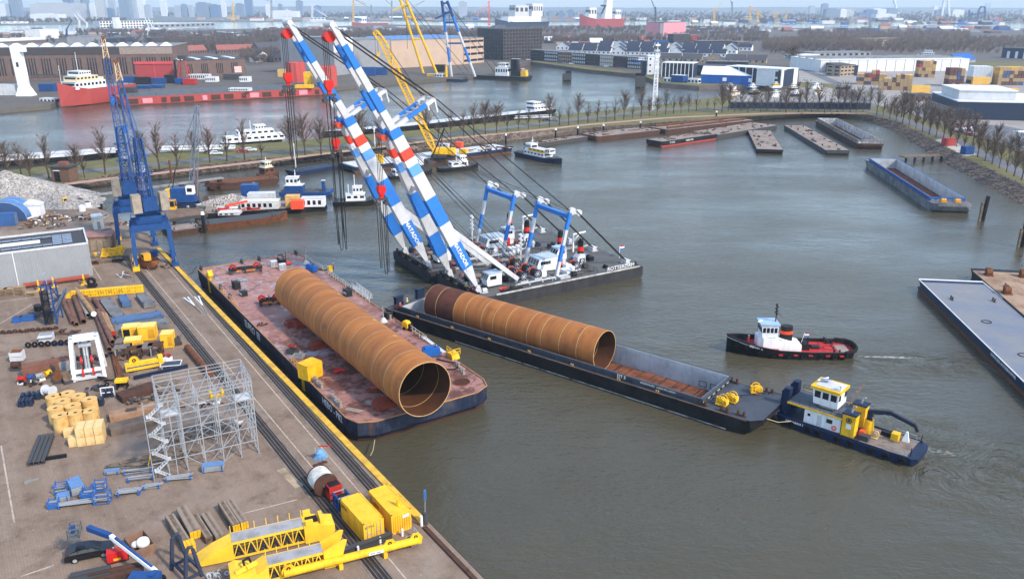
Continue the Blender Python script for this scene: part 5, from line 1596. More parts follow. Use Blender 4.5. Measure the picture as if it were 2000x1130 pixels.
for i,(p,q,w,h,y0)in enumerate((((333,1019),(366,1072),1.0,1.0,0),((356,1003),(383,1052),1.2,1.1,1),((381,1015),(410,1060),.8,.8,0),((402,1013),(432,1059),.95,.9,0),((434,993),(463,1038),.85,1.0,1),((450,990),(479,1033),.85,1.0,1))):
 c,a,L_=seg(p,q)
 lb=['leftmost dark timber beam beside the blue steel trestle','pale timber beam with yellow blocks on its near end','narrow brown timber beam, third from the left in the foreground row','grey timber beam, fourth from the left in the foreground row','thick grey timber beam with yellow end, left of the rightmost pair','thick grey timber beam, rightmost of the foreground row'][i]
 t=T('timber_beam',lb,'timber',c,a,'timber beams in the foreground')
 B().box(-L_/2,-w/2,0,L_/2,w/2,h).mk('baulk',WOODG if i%2==0 else M('pale_timber',(140,126,112),.85,var=.45,sc=1.2,dirt=(86,72,62)),t)
 for k in range(3):B().box(-L_/2+.03,-w/2+.08+k*w/3,h,L_/2-.05,-w/2+w/3-.02+k*w/3,h+.03).mk('plank',WOODG if k%2 else M('pale_timber',(140,126,112)),t)
 if y0:
  for k in range(3):B().box(L_/2+.003,-w/2+k*w/3+.02,.15,L_/2+.12,-w/2+(k+1)*w/3-.02,h-.05).mk('yellow_end',YEL,t)
t=T('yellow_block_stack','stack of yellow painted blocks at the end of the pale timber','block stack',Q(370,1074),QA)
for k in range(3):
 for j in range(3):
  for l in range(2):B().box(-.55+l*.56,-.6+k*.42,j*.36,-.02+l*.56,-.22+k*.42,j*.36+.33).mk('block',YEL,t)
t=T('steel_trestle','dark blue steel trestle frame at the bottom edge','trestle',Q(365,1118),QA+.2)
TB2=M('trestle_navy',(48,58,80),.6,var=.25)
for x in(-1.6,1.6):
 B().bar((x,-.9,0),(x,-.35,3.6),.32).mk('leg',TB2,t);B().bar((x,.9,0),(x,.35,3.6),.32).mk('leg',TB2,t)
 B().bar((x,-.8,.5),(x,.8,.5),.22).mk('tie',TB2,t);B().tube([(x,-.35,3.5),(x,-.1,4.0),(x,.35,3.9)],.18,7).mk('hook_head',TB2,t)
B().bar((-1.6,-.75,1.0),(1.6,-.75,1.0),.25).mk('rail',TB2,t);B().bar((-1.6,.75,1.0),(1.6,.75,1.0),.25).mk('rail',TB2,t);B().bar((-1.6,-.75,.4),(1.6,-.4,3.0),.2).mk('brace',TB2,t)
t=T('chain_heap','heap of pale chain behind the blue trestle','chain',Q(425,1124))
for k in range(16):
 p=V((rr.uniform(-1,1),rr.uniform(-.5,.5),.12+.1*rr.random()))
 B().ring(p,(rr.uniform(-1,1),rr.uniform(-1,1),rr.uniform(-.5,1)),.28,.16,.1,8).mk('link',STEEL,t)
t=T('boom_lift','blue and white articulated boom lift with grey cage','boom lift',Q(285,1150),0)
def rel(px,py,z):return W(px,py,z)-t.location
B().bar(rel(305,1116,4.3),rel(216,1046,6.2),.42,.42).mk('white_boom',CLEANW,t)
B().bar(rel(216,1046,6.2),rel(172,1030,6.4),.5,.55).mk('blue_arm',PBLUE,t)
B().bar(rel(297,1106,4.7),rel(225,1049,6.35),.22,.2).mk('inner_boom',PBLUE,t)
o=B().box(-.55,-.8,0,.55,.8,.08).rail([(-.55,-.8,.08),(.55,-.8,.08),(.55,.8,.08),(-.55,.8,.08),(-.55,-.8,.08)],1.1,.07,.8,2).mk('work_cage',M('cage_grey',(96,102,106),.6,var=.2),t);o.location=rel(147,1044,5.5);o.rotation_euler=(0,0,.3)
B().box(-.3,-.2,.5,.1,.2,1.2).mk('control_box',PBLUE,o)
B().box(-1.6,-1.0,.5,1.4,1.0,1.5).mk('turret',PBLUE,t)
B().bar((.6,0,1.4),rel(305,1116,4.3),.55,.55).mk('riser',PBLUE,t)
for x,y in((-1.2,-1.1),(1.2,-1.1),(-1.2,1.1),(1.2,1.1)):B().cyl((x,y-.18,.45),(x,y+.18,.45),.45,n=14).mk('wheel',RUBBER,t)
def car(label,loc,rz,paint,name='parked_car',estate=True,group=None,cat='car'):
 t=T(name,label,cat,loc,rz,group)
 L,Wd=4.75,1.82
 lo=[(-2.37,.35),(-2.37,.75),(-2.3,.98),(-1.9,1.02),(.9,1.0),(2.0,.84),(2.33,.7),(2.37,.35)]
 up=[(-2.2,1.0),(-1.95,1.42),(-1.2,1.5),(.0,1.47),(.35,1.36),(1.15,.99)]if estate else[(-1.6,1.0),(-.9,1.42),(-.3,1.46),(.3,1.38),(1.15,.99)]
 b=B()
 rings=[[(x,y*s,z)for x,z in lo]for y,s in((-Wd/2,.94),(-Wd/2,1.0),(0,1),(Wd/2,1.0),(Wd/2,.94))]
 b.prof(lo,-Wd/2,Wd/2)
 b.mk('body',paint,t)
 b=B()
 n=len(up)
 b.loft([[(x,-Wd/2+.04,up[0][1])if i in(0,n-1)else(x,-Wd/2+.16,z)for i,(x,z)in enumerate(up)],[(x,Wd/2-.04,up[0][1])if i in(0,n-1)else(x,Wd/2-.16,z)for i,(x,z)in enumerate(up)]],True)
 b.mk('cabin',paint,t)
 x0,x1=up[0][0],up[-1][0]
 for s in(-1,1):
  y0,y1=s*(Wd/2-.03),s*(Wd/2-.155)
  for xa,xb_ in(((x0+.3),-1.05),(-.98,-.05),(.02,.72)):
   zt=1.38
   q=B().add([(xa,y0*.995,1.04),(xb_,y0*.995,1.04),(xb_-(.32 if xb_>.5 else 0),y1*1.01,zt),(xa+(.22 if xa<-1.5 else 0),y1*1.01,zt)],[(0,1,2,3)if s<0 else(3,2,1,0)])
   q.mk('side_window',GLASS,t)
  B().box(2.28,min(s*.5,s*.88),.62,2.385,max(s*.5,s*.88),.78).mk('headlight',CLEANW,t)
  B().box(-2.385,min(s*.55,s*.9),.7,-2.3,max(s*.55,s*.9),.95).mk('tail_light',RED,t)
 B().add([(x1-.02,-.72,1.03),(x1-.02,.72,1.03),(.38,.66,1.385),(.38,-.66,1.385)],[(0,1,2,3)]).mk('windscreen',GLASS,t)
 for x in(-1.4,1.4):
  for s in(-1,1):
   w=B().cyl((x,s*.72,.32),(x,s*.93,.32),.33,n=16).mk('wheel',RUBBER,t)
   B().cyl((x,s*.9,.32),(x,s*.94,.32),.22,n=12).mk('rim',STEEL,w)
 return t
CARB=M('car_black',(16,18,24),.22,var=.05,spec=.6)
c,a,L_=seg((122,1104),(212,1085))
car('black estate car parked in the bottom left of the yard',c+V((.1,.9,0)),a,CARB)
c,a,L_=seg((253,1050),(272,1086))
t=T('open_skip','open rusty-walled skip behind the boom lift','skip',Q(275,1072),QA+.15)
SK=M('skip_brown',(134,104,86),.8,var=.4)
for q in((-1.7,-1.05,1.7,-.98),(-1.7,.98,1.7,1.05),(-1.7,-.98,-1.63,.98),(1.63,-.98,1.7,.98)):B().box(q[0],q[1],0,q[2],q[3],1.2).mk('side_wall',SK,t)
B().box(-1.62,-.97,.05,1.62,.97,.12).mk('floor',RUSTD,t)
t=T('white_bag','white sack lying inside the open skip','sack',Q(275,1068,3.2),.3)
B().ball((.3,0,.55),.75,12,8,.85).mk('sack',CLEANW,t,True);B().ball((-.5,.2,.35),.5,10,6,.7).mk('sack_fold',WHITE,t,True)
t=T('red_generator','red generator with yellow plate beside the black car','generator',Q(231,1092),QA+R(80))
B().prof([(-1.0,.15),(1.0,.15),(1.0,1.0),(.8,1.25),(-1.0,1.25)],-.5,.5).mk('housing',M('gen_red',(196,36,36),.5,var=.12),t)
B().box(-1.05,-.55,0,1.05,.55,.15).mk('skid',BLACK,t);B().box(-.4,-.52,.3,.3,-.501,.55).mk('name_plate',YEL,t);B().cyl((.5,0,1.2),(.5,0,1.45),.08,n=8).mk('exhaust',DKGREY,t)
for i,(x,y,s)in enumerate(((228,1126,2.6),(178,1130,1.9))):
 t=T('steel_stack',['stack of rusty steel beams at the bottom edge beside the boom lift','low stack of dark plates with yellow strip at the bottom edge'][i],'steel stack',Q(x,y),QA+R(78))
 for k in range(4):
  B().box(-s,-.9+k*.46,0,s,-.52+k*.46,.8-.1*(k%2)).mk('beam',RUSTD if i==0 else DKGREY,t)
 if i:B().box(-s,-1.0,.1,s*.6,-.92,.5).mk('yellow_strip',YEL,t)
 # scaffold tower
c,a,L_=seg((332,926),(506,884))
SCF=M('scaffold_tube',(158,162,166),.45,.2,var=.15)
t=T('scaffold_tower','large galvanised scaffold structure with zigzag stairs on the yard','scaffold',c,a)
nx,ny,nz,Wd,Hh=5,3,5,6.6,10.0
for i in range(nx+1):
 for j in range(ny+1):
  if j in(1,2)and i not in(0,nx):continue
  x,y=-L_/2+L_*i/nx,Wd*j/ny
  b=B().bar((x,y,.1),(x,y,Hh+.9),.13)
  b.cb(x,y,0,.25,.25,.06)
  b.mk('standard',SCF,t)
for k in range(1,nz+1):
 z=Hh*k/nz
 for j in(0,ny):
  y=Wd*j/ny
  B().bar((-L_/2,y,z),(L_/2,y,z),.1).mk('ledger',SCF,t)
  if k>1:B().bar((-L_/2,y,z-.9),(L_/2,y,z-.9),.07).mk('ledger',SCF,t)if k>3 else None
 for i in(range(nx+1)):
  x=-L_/2+L_*i/nx
  if k>=4 or i in(0,nx):B().bar((x,0,z),(x,Wd,z),.09).mk('transom',SCF,t)
rs=random.Random(5)
for j in(0,ny):
 for i in range(nx):
  for k in range(nz):
   if rs.random()<(.55 if k<3 else.8):
    x0,x1=-L_/2+L_*i/nx,-L_/2+L_*(i+1)/nx
    if rs.random()<.5:x0,x1=x1,x0
    B().bar((x0,Wd*j/ny,Hh*k/nz),(x1,Wd*j/ny,Hh*(k+1)/nz),.075).mk('brace',SCF,t)
for i in(0,1,4,nx):
 for k in range(nz):
  x=-L_/2+L_*i/nx
  B().bar((x,0,Hh*k/nz),(x,Wd,Hh*(k+1)/nz),.07).mk('brace',SCF,t)
for i in(0,1,2,3,4):
 x0,x1=-L_/2+L_*i/nx,-L_/2+L_*(i+1)/nx
 B().bar((x0,0,Hh),(x1,Wd,Hh),.07).mk('brace',SCF,t)
 if i in(0,4):B().box(x0+.1,.2,Hh-2.0,x1-.1,Wd*.35,Hh-1.94).mk('platform_board',M('alu_board',(190,192,192),.5,var=.2),t)
B().rail([(-L_/2,0,Hh),(L_/2,0,Hh),(L_/2,Wd,Hh),(-L_/2,Wd,Hh),(-L_/2,0,Hh)],1.0,.07,2.4,2).mk('top_rail',SCF,t)
for k in range(8):
 st_=B()
 xa,xb_=(-L_/2-1.4,-L_/2+.1)if k%2 else(-L_/2+.1,-L_/2-1.4)
 for y in(-.1,-.9):st_.bar((xa,y,Hh*k/8),(xb_,y,Hh*(k+1)/8),.07,.1)
 for q in range(5):st_.cb(xa+(xb_-xa)*(q+.5)/5,-.5,Hh*(k+(q+.5)/5)/8,.2,.8,.04)
 st_.mk('stair_flight',M('stair_alu',(182,186,188),.5,var=.2),t)
 B().box(xb_-.3,-1.0,Hh*(k+1)/8-.03,xb_+.3,0,Hh*(k+1)/8+.02).mk('landing',M('alu_board',(190,192,192)),t)
for x in(-L_/2-1.9,-L_/2+.9):B().bar((x,-1.0,0),(x,-1.0,Hh+1),.1).mk('standard',SCF,t)
for z in range(1,6):B().bar((-L_/2-1.9,-1.0,Hh*z/5+.5),(-L_/2+.9,-1.0,Hh*z/5+.5),.08).mk('stair_rail',SCF,t)
for k in range(46):
 i,j,z=rs.randrange(nx),rs.choice((0,1,2)),rs.randrange(nz)
 x0,x1=-L_/2+L_*i/nx,-L_/2+L_*(i+1)/nx
 y0,y1=Wd*j/ny,Wd*(j+1)/ny
 B().bar((x0,y0,Hh*z/nz),(x1 if k%3 else x0,y1,Hh*(z+rs.choice((0,1)))/nz),.065).mk('brace',SCF,t)
for i in range(1,nx):
 for y in(Wd/3,Wd*2/3):B().bar((-L_/2+L_*i/nx,y,0 if i%2 else Hh*.55),(-L_/2+L_*i/nx,y,Hh+.4),.1).mk('standard',SCF,t)
for z in(.6,.8,1):
 for y in(Wd/3,Wd*2/3):B().bar((-L_/2,y,Hh*z),(L_/2,y,Hh*z),.08).mk('ledger',SCF,t)
o=B().box(-.9,-.3,0,.9,.3,.25).box(-.9,-.3,.25,-.6,.3,.9).box(.6,-.3,.25,.9,.3,.9).mk('yellow_saddle',YEL,t);o.location=(1.6,Wd*.5,Hh-2.2)
B().box(.2,Wd*.5-.1,Hh-2.4,3.2,Wd*.5+.1,Hh-2.2).mk('saddle_beam',SCF,t)
RACK=M('rack_blue',(40,96,168),.55,var=.2)
def rack(label,px,py,L,wd,h,rz,fill):
 t=T('scaffold_rack',label,'scaffold rack',Q(px,py),rz,'blue racks of scaffold parts')
 if fill in('box','bin'):
  for x,y in((-L/2,-wd/2),(L/2,-wd/2),(-L/2,wd/2),(L/2,wd/2)):B().bar((x,y,0),(x,y,h+.25),.1).mk('post',RACK,t)
  for z in(.1,h):
   B().bar((-L/2,-wd/2,z),(L/2,-wd/2,z),.09).bar((-L/2,wd/2,z),(L/2,wd/2,z),.09).bar((-L/2,-wd/2,z),(-L/2,wd/2,z),.09).bar((L/2,-wd/2,z),(L/2,wd/2,z),.09).mk('frame',RACK,t)
  if fill=='bin':
   for s in(-1,1):B().box(-L/2,s*wd/2-.02,.1,L/2,s*wd/2+.02,h*.8).mk('side_panel',RACK,t)
 else:
  for x in(-L/2+.25,L/2-.25):
   B().box(x-.1,-wd/2-.05,0,x+.1,wd/2+.05,.12).bar((x,-wd/2,.1),(x,-wd/2,h),.1).bar((x,wd/2,.1),(x,wd/2,h),.1).mk('cradle',RACK,t)
 rr_=random.Random(px)
 n=7 if fill!='boards' else 6
 for k in range(n):
  y=-wd/2+.1+(wd-.2)*k/(n-1)
  z=rr_.uniform(.2,h*.85)
  e=rr_.uniform(-.2,.2)if fill!='box' else 0
  if fill=='boards':B().box(-L/2+.05,-wd/2+.05,.15+k*h/n,L/2-.05,wd/2-.05,.15+k*h/n+h/n*.7).mk('board',STEEL if k<n-1 else M('board_blue',(92,130,176),.5,var=.2),t)
  else:B().bar((-L/2*.96+e,y,z),(L/2*.96+e,y+rr_.uniform(-.1,.1),z+rr_.uniform(-.1,.1)),.1).mk('tube',SCF,t)
zb=lambda x,y:(x/3.2567,783+y/3.2567)
for i,(x,y,L,wd,h,rz,fl,lb)in enumerate(((400,580,1.5,1.1,1.2,.3,'box','blue cage rack with two white post caps, upper left of the rack cluster'),(488,570,2.6,1.5,1.2,-.9,'boards','blue rack of flat grey boards standing beside the cage rack'),(640,565,1.3,1.1,1.1,.2,'box','blue cage rack standing alone above the long bundles'),(408,635,1.4,1.2,.9,.4,'boards','blue crate heaped with grey fittings below the cage rack'),(346,672,1.1,.9,.8,.3,'bin','small blue bin, leftmost of the rack cluster'),(568,610,1.4,1.2,1.0,.2,'bin','blue bin with upright tubes in the middle of the rack cluster'),(656,640,1.7,1.2,1.2,.15,'box','blue mesh box right of the bin with upright tubes'),(495,662,4.4,.8,.6,.25,'tubes','long bundle of tubes in blue cradles, nearest of the rack cluster'),(825,590,2.8,1.1,.8,.2,'tubes','bundle of tubes with white ends right of the blue mesh box'),(968,550,2.2,.9,.6,.25,'tubes','bundle of thin bars at the right end of the rack row'),(718,462,1.8,.7,.5,.2,'boards','small blue bundle lying against the rope coil'),(900,498,3.4,1.0,.7,.25,'tubes','dark bundle of tubes below the rope coil'),(880,452,3.6,1.0,.7,.25,'tubes','pale bundle of tubes beside the rope coil'),(1140,497,3.3,.9,.7,.22,'tubes','blue-ended rack at the foot of the scaffold stairs'),(1360,440,2.7,1.1,.9,.22,'boards','blue-ended rack of tubes right of the scaffold stairs'))):
 px,py=zb(x,y)
 rack(lb,px,py,L,wd,h,rz,fl)
t=T('rope_coil','long oval coil of thick grey wire rope beside the scaffold','rope coil',Q(290,900),.32)
for k in range(7):
 ry,rx=.5+.16*k,4.2+.35*(k%4)
 B().tube([(rx*math.cos(q*.4488)+(1.2 if k>3 else 0),ry*math.sin(q*.4488),.1+.09*(k%3))for q in range(15)],.09,6).mk('rope_turn',M('rope_grey2',(120,110,98),.85,var=.4,sc=2),t)
for x in(-.6,.1):B().box(x,-1.7,.02,x+.12,1.7,.36).mk('strap',YEL,t)if x>0 else None
RY=M('roll_yellow',(218,184,120),.8,var=.5,sc=1.0,dirt=(176,122,52),streak=.3)
for i,(x,y)in enumerate(((104,774),(131,768),(152,773),(122,783),(174,780),(108,797),(142,792),(117,811),(147,806),(176,802))):
 p=W(x,y,5.2);p.z=3
 r_,h_=(1.05,2.25)
 t=T('wooden_reel',['%s yellow reel from the left in the back of the reel cluster','%s yellow reel of the cluster counted from back left to front right'][1]%ORD[i],'reel',p,i*.3,'upright yellow reels')
 B().cyl((0,0,0),(0,0,h_),r_,n=22).mk('roll_body',RY,t,True)
 B().ring((0,0,h_+.03),(0,0,1),r_*1.02,.28,.06,22).mk('top_disc',TAN,t)
 B().cyl((0,0,h_),(0,0,h_+.02),.28,n=10).mk('hub_hole',RUSTD,t)
BLK=M('block_cream',(212,186,134),.8,var=.35,sc=1.2,dirt=(176,130,70))
o0,ang=Q(178,868),.32
k_=0
for cx_ in range(3):
 for cy_ in range(2):
  for cz_ in range(2):
   v=V((math.cos(ang)*(cx_*1.12-1.1)-math.sin(ang)*(cy_*1.2+.5),math.sin(ang)*(cx_*1.12-1.1)+math.cos(ang)*(cy_*1.2+.5),cz_*1.32))
   t=T('timber_block','%s cream timber block, %s row, %s column of the block stack by the reels'%(('lower','upper')[cz_],('front','back')[cy_],('left','middle','right')[cx_]),'timber block',o0+v,ang,'cream timber blocks')
   B().box(-.53,-.57,0,.53,.57,1.28).mk('block',BLK,t);B().box(-.5,-.575,.04,.5,-.571,.12).mk('batten',RY,t);B().box(-.5,-.575,1.14,.5,-.571,1.22).mk('batten',RY,t)
for i,(x,y)in enumerate(((146,868),(136,850))):
 one('timber_block',['single cream timber block at the left front of the block stack','small cream block behind the single front block'][i],'timber block',B().box(-.6,-.55,0,.6,.55,1.3-.3*i).box(-.55,-.56,.1,.55,-.552,.2),BLK,Q(x,y),ang,'cream timber blocks')
def beams(label,p,q,n,w,h,mat,name='beam_stack',layers=1,cat='beam stack',prof='I'):
 c,a,L=seg(p,q)
 t=T(name,label,cat,c,a)
 for l in range(layers):
  for k in range(n):
   y,z=k*(w+.08),l*h
   if prof=='I':B().box(-L/2,y,z,L/2,y+w,z+h*.14).box(-L/2,y+w*.42,z+h*.14,L/2,y+w*.58,z+h*.86).box(-L/2,y,z+h*.86,L/2,y+w,z+h-.01).mk('beam',mat,t)
   else:B().box(-L/2+.05*k,y,z,L/2-.07*l,y+w,z+h-.01).mk('beam',mat,t)
 return t,L
beams('dark steel beams lying left of the cream blocks',(88,905),(108,850),4,.45,.5,DKGREY,prof='I',layers=1)
beams('pair of dark timber baulks in front of the cream block stack',(84,900),(130,893),1,.4,.45,BLACK,prof='B')
t,L=beams('wide brown hollow steel box on timber skids left of the scaffold',(216,826),(306,806),1,2.2,.9,M('box_brown',(156,124,98),.8,var=.45,sc=.5,dirt=(96,70,56)),'steel_box_girder',cat='box girder',prof='B')
B().box(-.8,.6,.9,.6,1.1,1.2).mk('hatch',DKGREY,t)
beams('stacked grey plates in front of the brown steel box',(218,853),(308,830),2,1.1,.5,M('plate_greybrown',(112,98,88),.8,var=.4),'plate_stack',2,'plate stack','B')
beams('dark plates and beams stacked behind the brown steel box',(240,788),(310,765),3,.8,.5,RUSTD,'plate_stack',2,'plate stack','B')
t,L=beams('long rust-brown box beam with open end left of the white frame',(47,742),(140,724),1,1.9,2.1,M('beam_redbrown',(122,82,66),.8,var=.45,sc=.5,dirt=(74,54,46)),'box_beam',1,'box beam','B')
B().box(L/2-1.6,-.02,.1,L/2-.1,-.003,1.9).mk('grey_panel',MIDGREY,t)
beams('low dark box girder below the small machines',(92,795),(175,778),1,1.0,.9,DKGREY,'box_girder',1,'box girder','B')
beams('navy beam lying below the yellow lug spreader',(262,742),(368,718),1,.5,.6,NAVY,'navy_beam',1,'beam','I')
# white sheave frame
c,a,L_=seg((147,745),(203,736))
t=T('sheave_frame','tall white A-frame with black cable troughs and red wheels','cable frame',c,a)
Wf,Df,Hf=4.4,4.6,6.4
for s in(-1,1):
 B().bar((s*Wf/2,0,0),(s*Wf/2*.82,1.4,Hf),.5,.55).mk('front_leg',WHITE,t)
 B().bar((s*Wf/2,Df,0),(s*Wf/2*.82,3.0,Hf),.5,.55).mk('rear_leg',WHITE,t)
 B().bar((s*Wf/2*.82,1.3,Hf),(s*Wf/2*.82,3.1,Hf),.5,.5).mk('top_rail',WHITE,t)
 B().bar((s*Wf/2*.95,.4,1.6),(s*Wf/2*.95,4.2,1.6),.3).mk('side_tie',WHITE,t)
for y,z in((1.4,Hf),(3.0,Hf),(.5,1.4)):B().bar((-Wf/2*.9,y,z),(Wf/2*.9,y,z),.55,.5).mk('cross_beam',WHITE,t)
B().box(-Wf/2,-.3,.2,Wf/2,1.0,.5).mk('base_platform',GREYP,t)
for s in(-.75,.75):
 for z,y in((3.0,1.0),(1.1,.5)):
  w=B().ring((s,y,z),(1,0,0),.62,.3,.3,16).mk('red_wheel',M('wheel_red',(196,44,44),.5,var=.1),t)
  B().cyl((s-.2,y,z),(s+.2,y,z),.25,n=10).mk('hub',STEEL,w)
for s in(-.6,-.2,.2,.6):
 B().tube([(s,2.6,5.6),(s,1.8,4.8),(s,1.2,3.6),(s,.7,2.2),(s,.5,1.2)],.17,6).mk('cable_trough',BLACK if abs(s)>.3 else STEEL,t)
B().cyl((-.9,2.2,5.0),(.9,2.2,5.0),.5,n=12).mk('top_roller',STEEL,t)
for i,(x,y,c1_,s)in enumerate(((46,748,RED,1.0),(63,744,PBLUE,1.0),(78,742,MIDGREY,1.0),(94,736,YEL,.9),(106,728,DKGREY,1.3),(115,745,RUSTM,1.3),(131,746,WOODG,1.3),(98,776,GREYP,1.5),(33,722,RUSTD,1.1),(122,722,DKGREY,1.2))):
 nm=['red and white','blue and white','grey','small yellow','dark','rusty','brown','pale grey','low rusty','dark ribbed'][i]
 t=T('winch_machine','%s small winch in the machine row left of the white frame'%nm if i!=7 else 'pale grey spool with dark core below the machine row','winch',Q(x,y),i*.4,'small machines in the yard')
 B().box(-.7*s,-.5*s,0,.7*s,.5*s,.35*s).mk('bed',CLEANW if i<3 else DKGREY,t)
 B().cyl((-.5*s,0,.8*s),(.5*s,0,.8*s),.4*s,n=12).mk('drum',c1_,t)
 for q in(-.5,.5):B().ring((q*s,0,.8*s),(1,0,0),.55*s,.2,.08,12).mk('flange',c1_,t)
 B().box(.1*s,-.5*s,.35*s,.6*s,-.2*s,1.0*s).mk('motor',DKGREY if i%2 else c1_,t)
t=T('pipe_rack_bin','pale grey bin with brown pipes at the left end of the box beam','bin',Q(36,704),.2)
for z in(.2,1.0):B().box(-1.0,-.7,z,1.0,.7,z+.7).mk('bin',GREYP,t)
for k in range(5):B().cyl((-.8,-.5+k*.25,1.75),(.8,-.5+k*.25,1.75),.11,n=8).mk('pipe',RUSTM,t)
t=T('grey_bin','light grey open bin above the long box beam','bin',Q(92,664),.3)
B().box(-1.1,-.9,0,1.1,.9,1.2).mk('bin',GREYP,t);B().box(-1.0,-.8,1.204,1.0,.8,1.22).mk('opening',MIDGREY,t);B().box(-1.2,-1.3,.9,1.2,-.9,1.1).mk('lip',GREYP,t)
t=T('tyre_row','row of black tyres on blue stands behind the box beam','tyres',Q(105,676),.2)
for k in range(8):
 B().ring((-4+k*1.05,0,.6),(.2,1,.1),.5,.25,.3,12).mk('tyre',RUBBER,t)
 if k>3:B().box(-4.4+k*1.05,.1,0,-3.7+k*1.05,.6,.5).mk('stand',RACK,t)
t=T('chain_row','row of dark anchor chain and shackles lying across the yard','chain',Q(55,648),.25)
for k in range(20):
 B().ring((-4.5+k*.48,rr.uniform(-.2,.2),.35),(rr.uniform(-.3,.3),1 if k%2 else.1,.5),.42,.2,.2,8).mk('link',RUSTD,t)
for i,(x,y,L)in enumerate(((55,625,2.4),(35,628,1.3))):
 t=T('blue_container_lid',['blue flat tool box with lids left of the blue ramp','smaller blue tool box at the left end'][i],'tool box',Q(x,y),.2)
 B().box(-L/2,-.7,0,L/2,.7,.9).mk('box',RACK,t);B().box(-L/2-.05,-.75,.9,L/2+.05,.75,1.0).mk('lid',M('lid_navy',(52,80,120),.6),t)
 for k in range(3):B().cyl((-L/3+k*L/3,0,1.0),(-L/3+k*L/3,0,1.05),.16,n=8).mk('cap',DKGREY,t)
for i,(x,y)in enumerate(((75,606),)):
 t=T('black_bin','small black cylindrical bin left of the blue ramp','bin',Q(x,y));B().cyl((0,0,0),(0,0,1.1),.7,n=14).mk('body',BLACK,t);B().ring((0,0,1.12),(0,0,1),.75,.55,.08,14).mk('rim',DKGREY,t)
t=T('bar_rack','low rack of dark steel bars left of the blue ramp','bar rack',Q(78,620),.25)
for k in range(6):B().bar((-2.5,k*.5,.3),(2.5,k*.5,.3),.16).mk('bar',DKGREY,t)
for x in(-1.8,1.8):B().box(x-.1,-.2,0,x+.1,2.7,.2).mk('sleeper',WOODG,t)
one('loose_slab','small grey concrete slab lying alone on the left yard','slab',B().box(-.8,-.35,0,.8,.35,.18).box(-.3,-.1,.18,.3,.1,.22),M('slab_grey',(132,128,122),.9,var=.3),Q(62,940),.5)
# pipes, pontoons, cabins
z5=lambda x,y:(x/3.992,500+y/3.992)
PIPE=M('pipe_brown',(118,86,72),.75,var=.45,sc=.7,dirt=(74,54,48),rust=.2,rcol=(140,90,60))
PIPET=M('pipe_tan',(160,130,96),.75,var=.4,sc=.7,dirt=(112,80,60))
pl=[((490,352),(572,535),.42,0,PIPE,'dark brown pipe at the left edge of the pipe stack'),((535,362),(600,548),.42,0,PIPE,'second brown pipe from the left edge of the pipe stack'),((582,330),(655,530),.5,0,PIPE,'thick brown pipe left of the striped pipe'),((622,345),(690,480),.42,.1,M('striped_pipe',(186,176,162),.7,var=.5,sc=2.5,dirt=(110,96,86)),'pale pipe with spiral stripes in the pipe stack'),((600,305),(740,500),.46,.85,PIPET,'upper tan pipe with white end cap'),((668,335),(775,520),.45,0,PIPE,'brown pipe right of the striped pipe'),((735,350),(820,475),.48,0,PIPE,'short brown pipe at the right far end of the pipe stack'),((752,470),(855,745),.45,0,PIPE,'near brown pipe, left of the near bundle'),((770,470),(885,720),.45,.75,PIPE,'upper near brown pipe with open end'),((800,485),(860,622),.4,.6,PIPET,'upper near tan pipe'),((828,492),(888,640),.4,.6,PIPET,'upper near tan pipe with red end cap'),((850,500),(925,660),.42,0,PIPE,'rightmost brown pipe of the near bundle')]
for p,q,r,dz,mt,lb in pl:
 a,c=W(*z5(*p),3),W(*z5(*q),3)
 d=c-a
 t=T('steel_pipe',lb,'pipe',a,math.atan2(d.y,d.x),'stacked steel pipes')
 L=d.length
 n=16
 B().loft([[(x,r*math.cos(k*math.pi/8),r+dz+r*math.sin(k*math.pi/8))for k in range(n)]for x in(0,L)],False).mk('pipe_wall',mt,t,True)
 B().ring((L-.03,0,r+dz),(1,0,0),r+.01,r-.07,.08,16).mk('pipe_rim',mt,t);B().loft([[(x,.9*r*math.cos(k*math.pi/8),r+dz+.9*r*math.sin(k*math.pi/8))for k in range(n)]for x in(0,L)],False).mk('bore',RUSTD,t)
 if 'cap' in lb:B().cyl((L,0,r+dz),(L+.1,0,r+dz),r*1.08,n=16).mk('end_cap',RED if 'red' in lb else CLEANW,t)
 if 'spiral' in lb:
  for k in range(9):B().ring((.6+k*L/10,0,r+dz),(1,0,.25),r+.05,r-.02,.16,14).mk('spiral_strake',DKGREY,t)
def pontoon(label,quad,h,mat,z=3.0):
 P_=[W(x,y,z)for x,y in quad]
 c=sum(P_,V())/4
 t=T('pontoon_unit',label,'pontoon',c,0,'steel pontoon units stored on the yard')
 loc=[((p-c).x,(p-c).y)for p in P_]
 B().poly(loc,.12,h).mk('hull',mat,t)
 B().poly([(x*.96,y*.96)for x,y in loc],0,.118).mk('skid',RUSTD,t)
 B().poly([(x*.97,y*.97)for x,y in loc],h+.003,h+.03).mk('deck_plate',mat,t)
 for i in range(4):
  x,y=loc[i]
  B().cyl((x*.86,y*.86,h+.03),(x*.86,y*.86,h+.15),.16,n=8).mk('corner_lock',DKGREY,t)
PG=M('pontoon_grey',(116,118,120),.7,var=.45,sc=.5,rust=.2,dirt=(78,76,76))
PBm=M('pontoon_blue',(76,106,144),.7,var=.4,sc=.5,rust=.15,dirt=(70,80,96))
qz=lambda*pts:[z5(*p)for p in pts]
pontoon('grey pontoon unit lying alongside the pipe stack',qz((880,510),(985,490),(860,350),(775,365)),.8,PG)
pontoon('small blue pontoon unit near the yellow perforated beam',qz((955,405),(1030,395),(985,330),(925,340)),1.0,PBm)
pontoon('dark grey pontoon unit nearest the crane track',qz((1125,412),(1218,400),(1140,320),(1062,330)),1.0,PG)
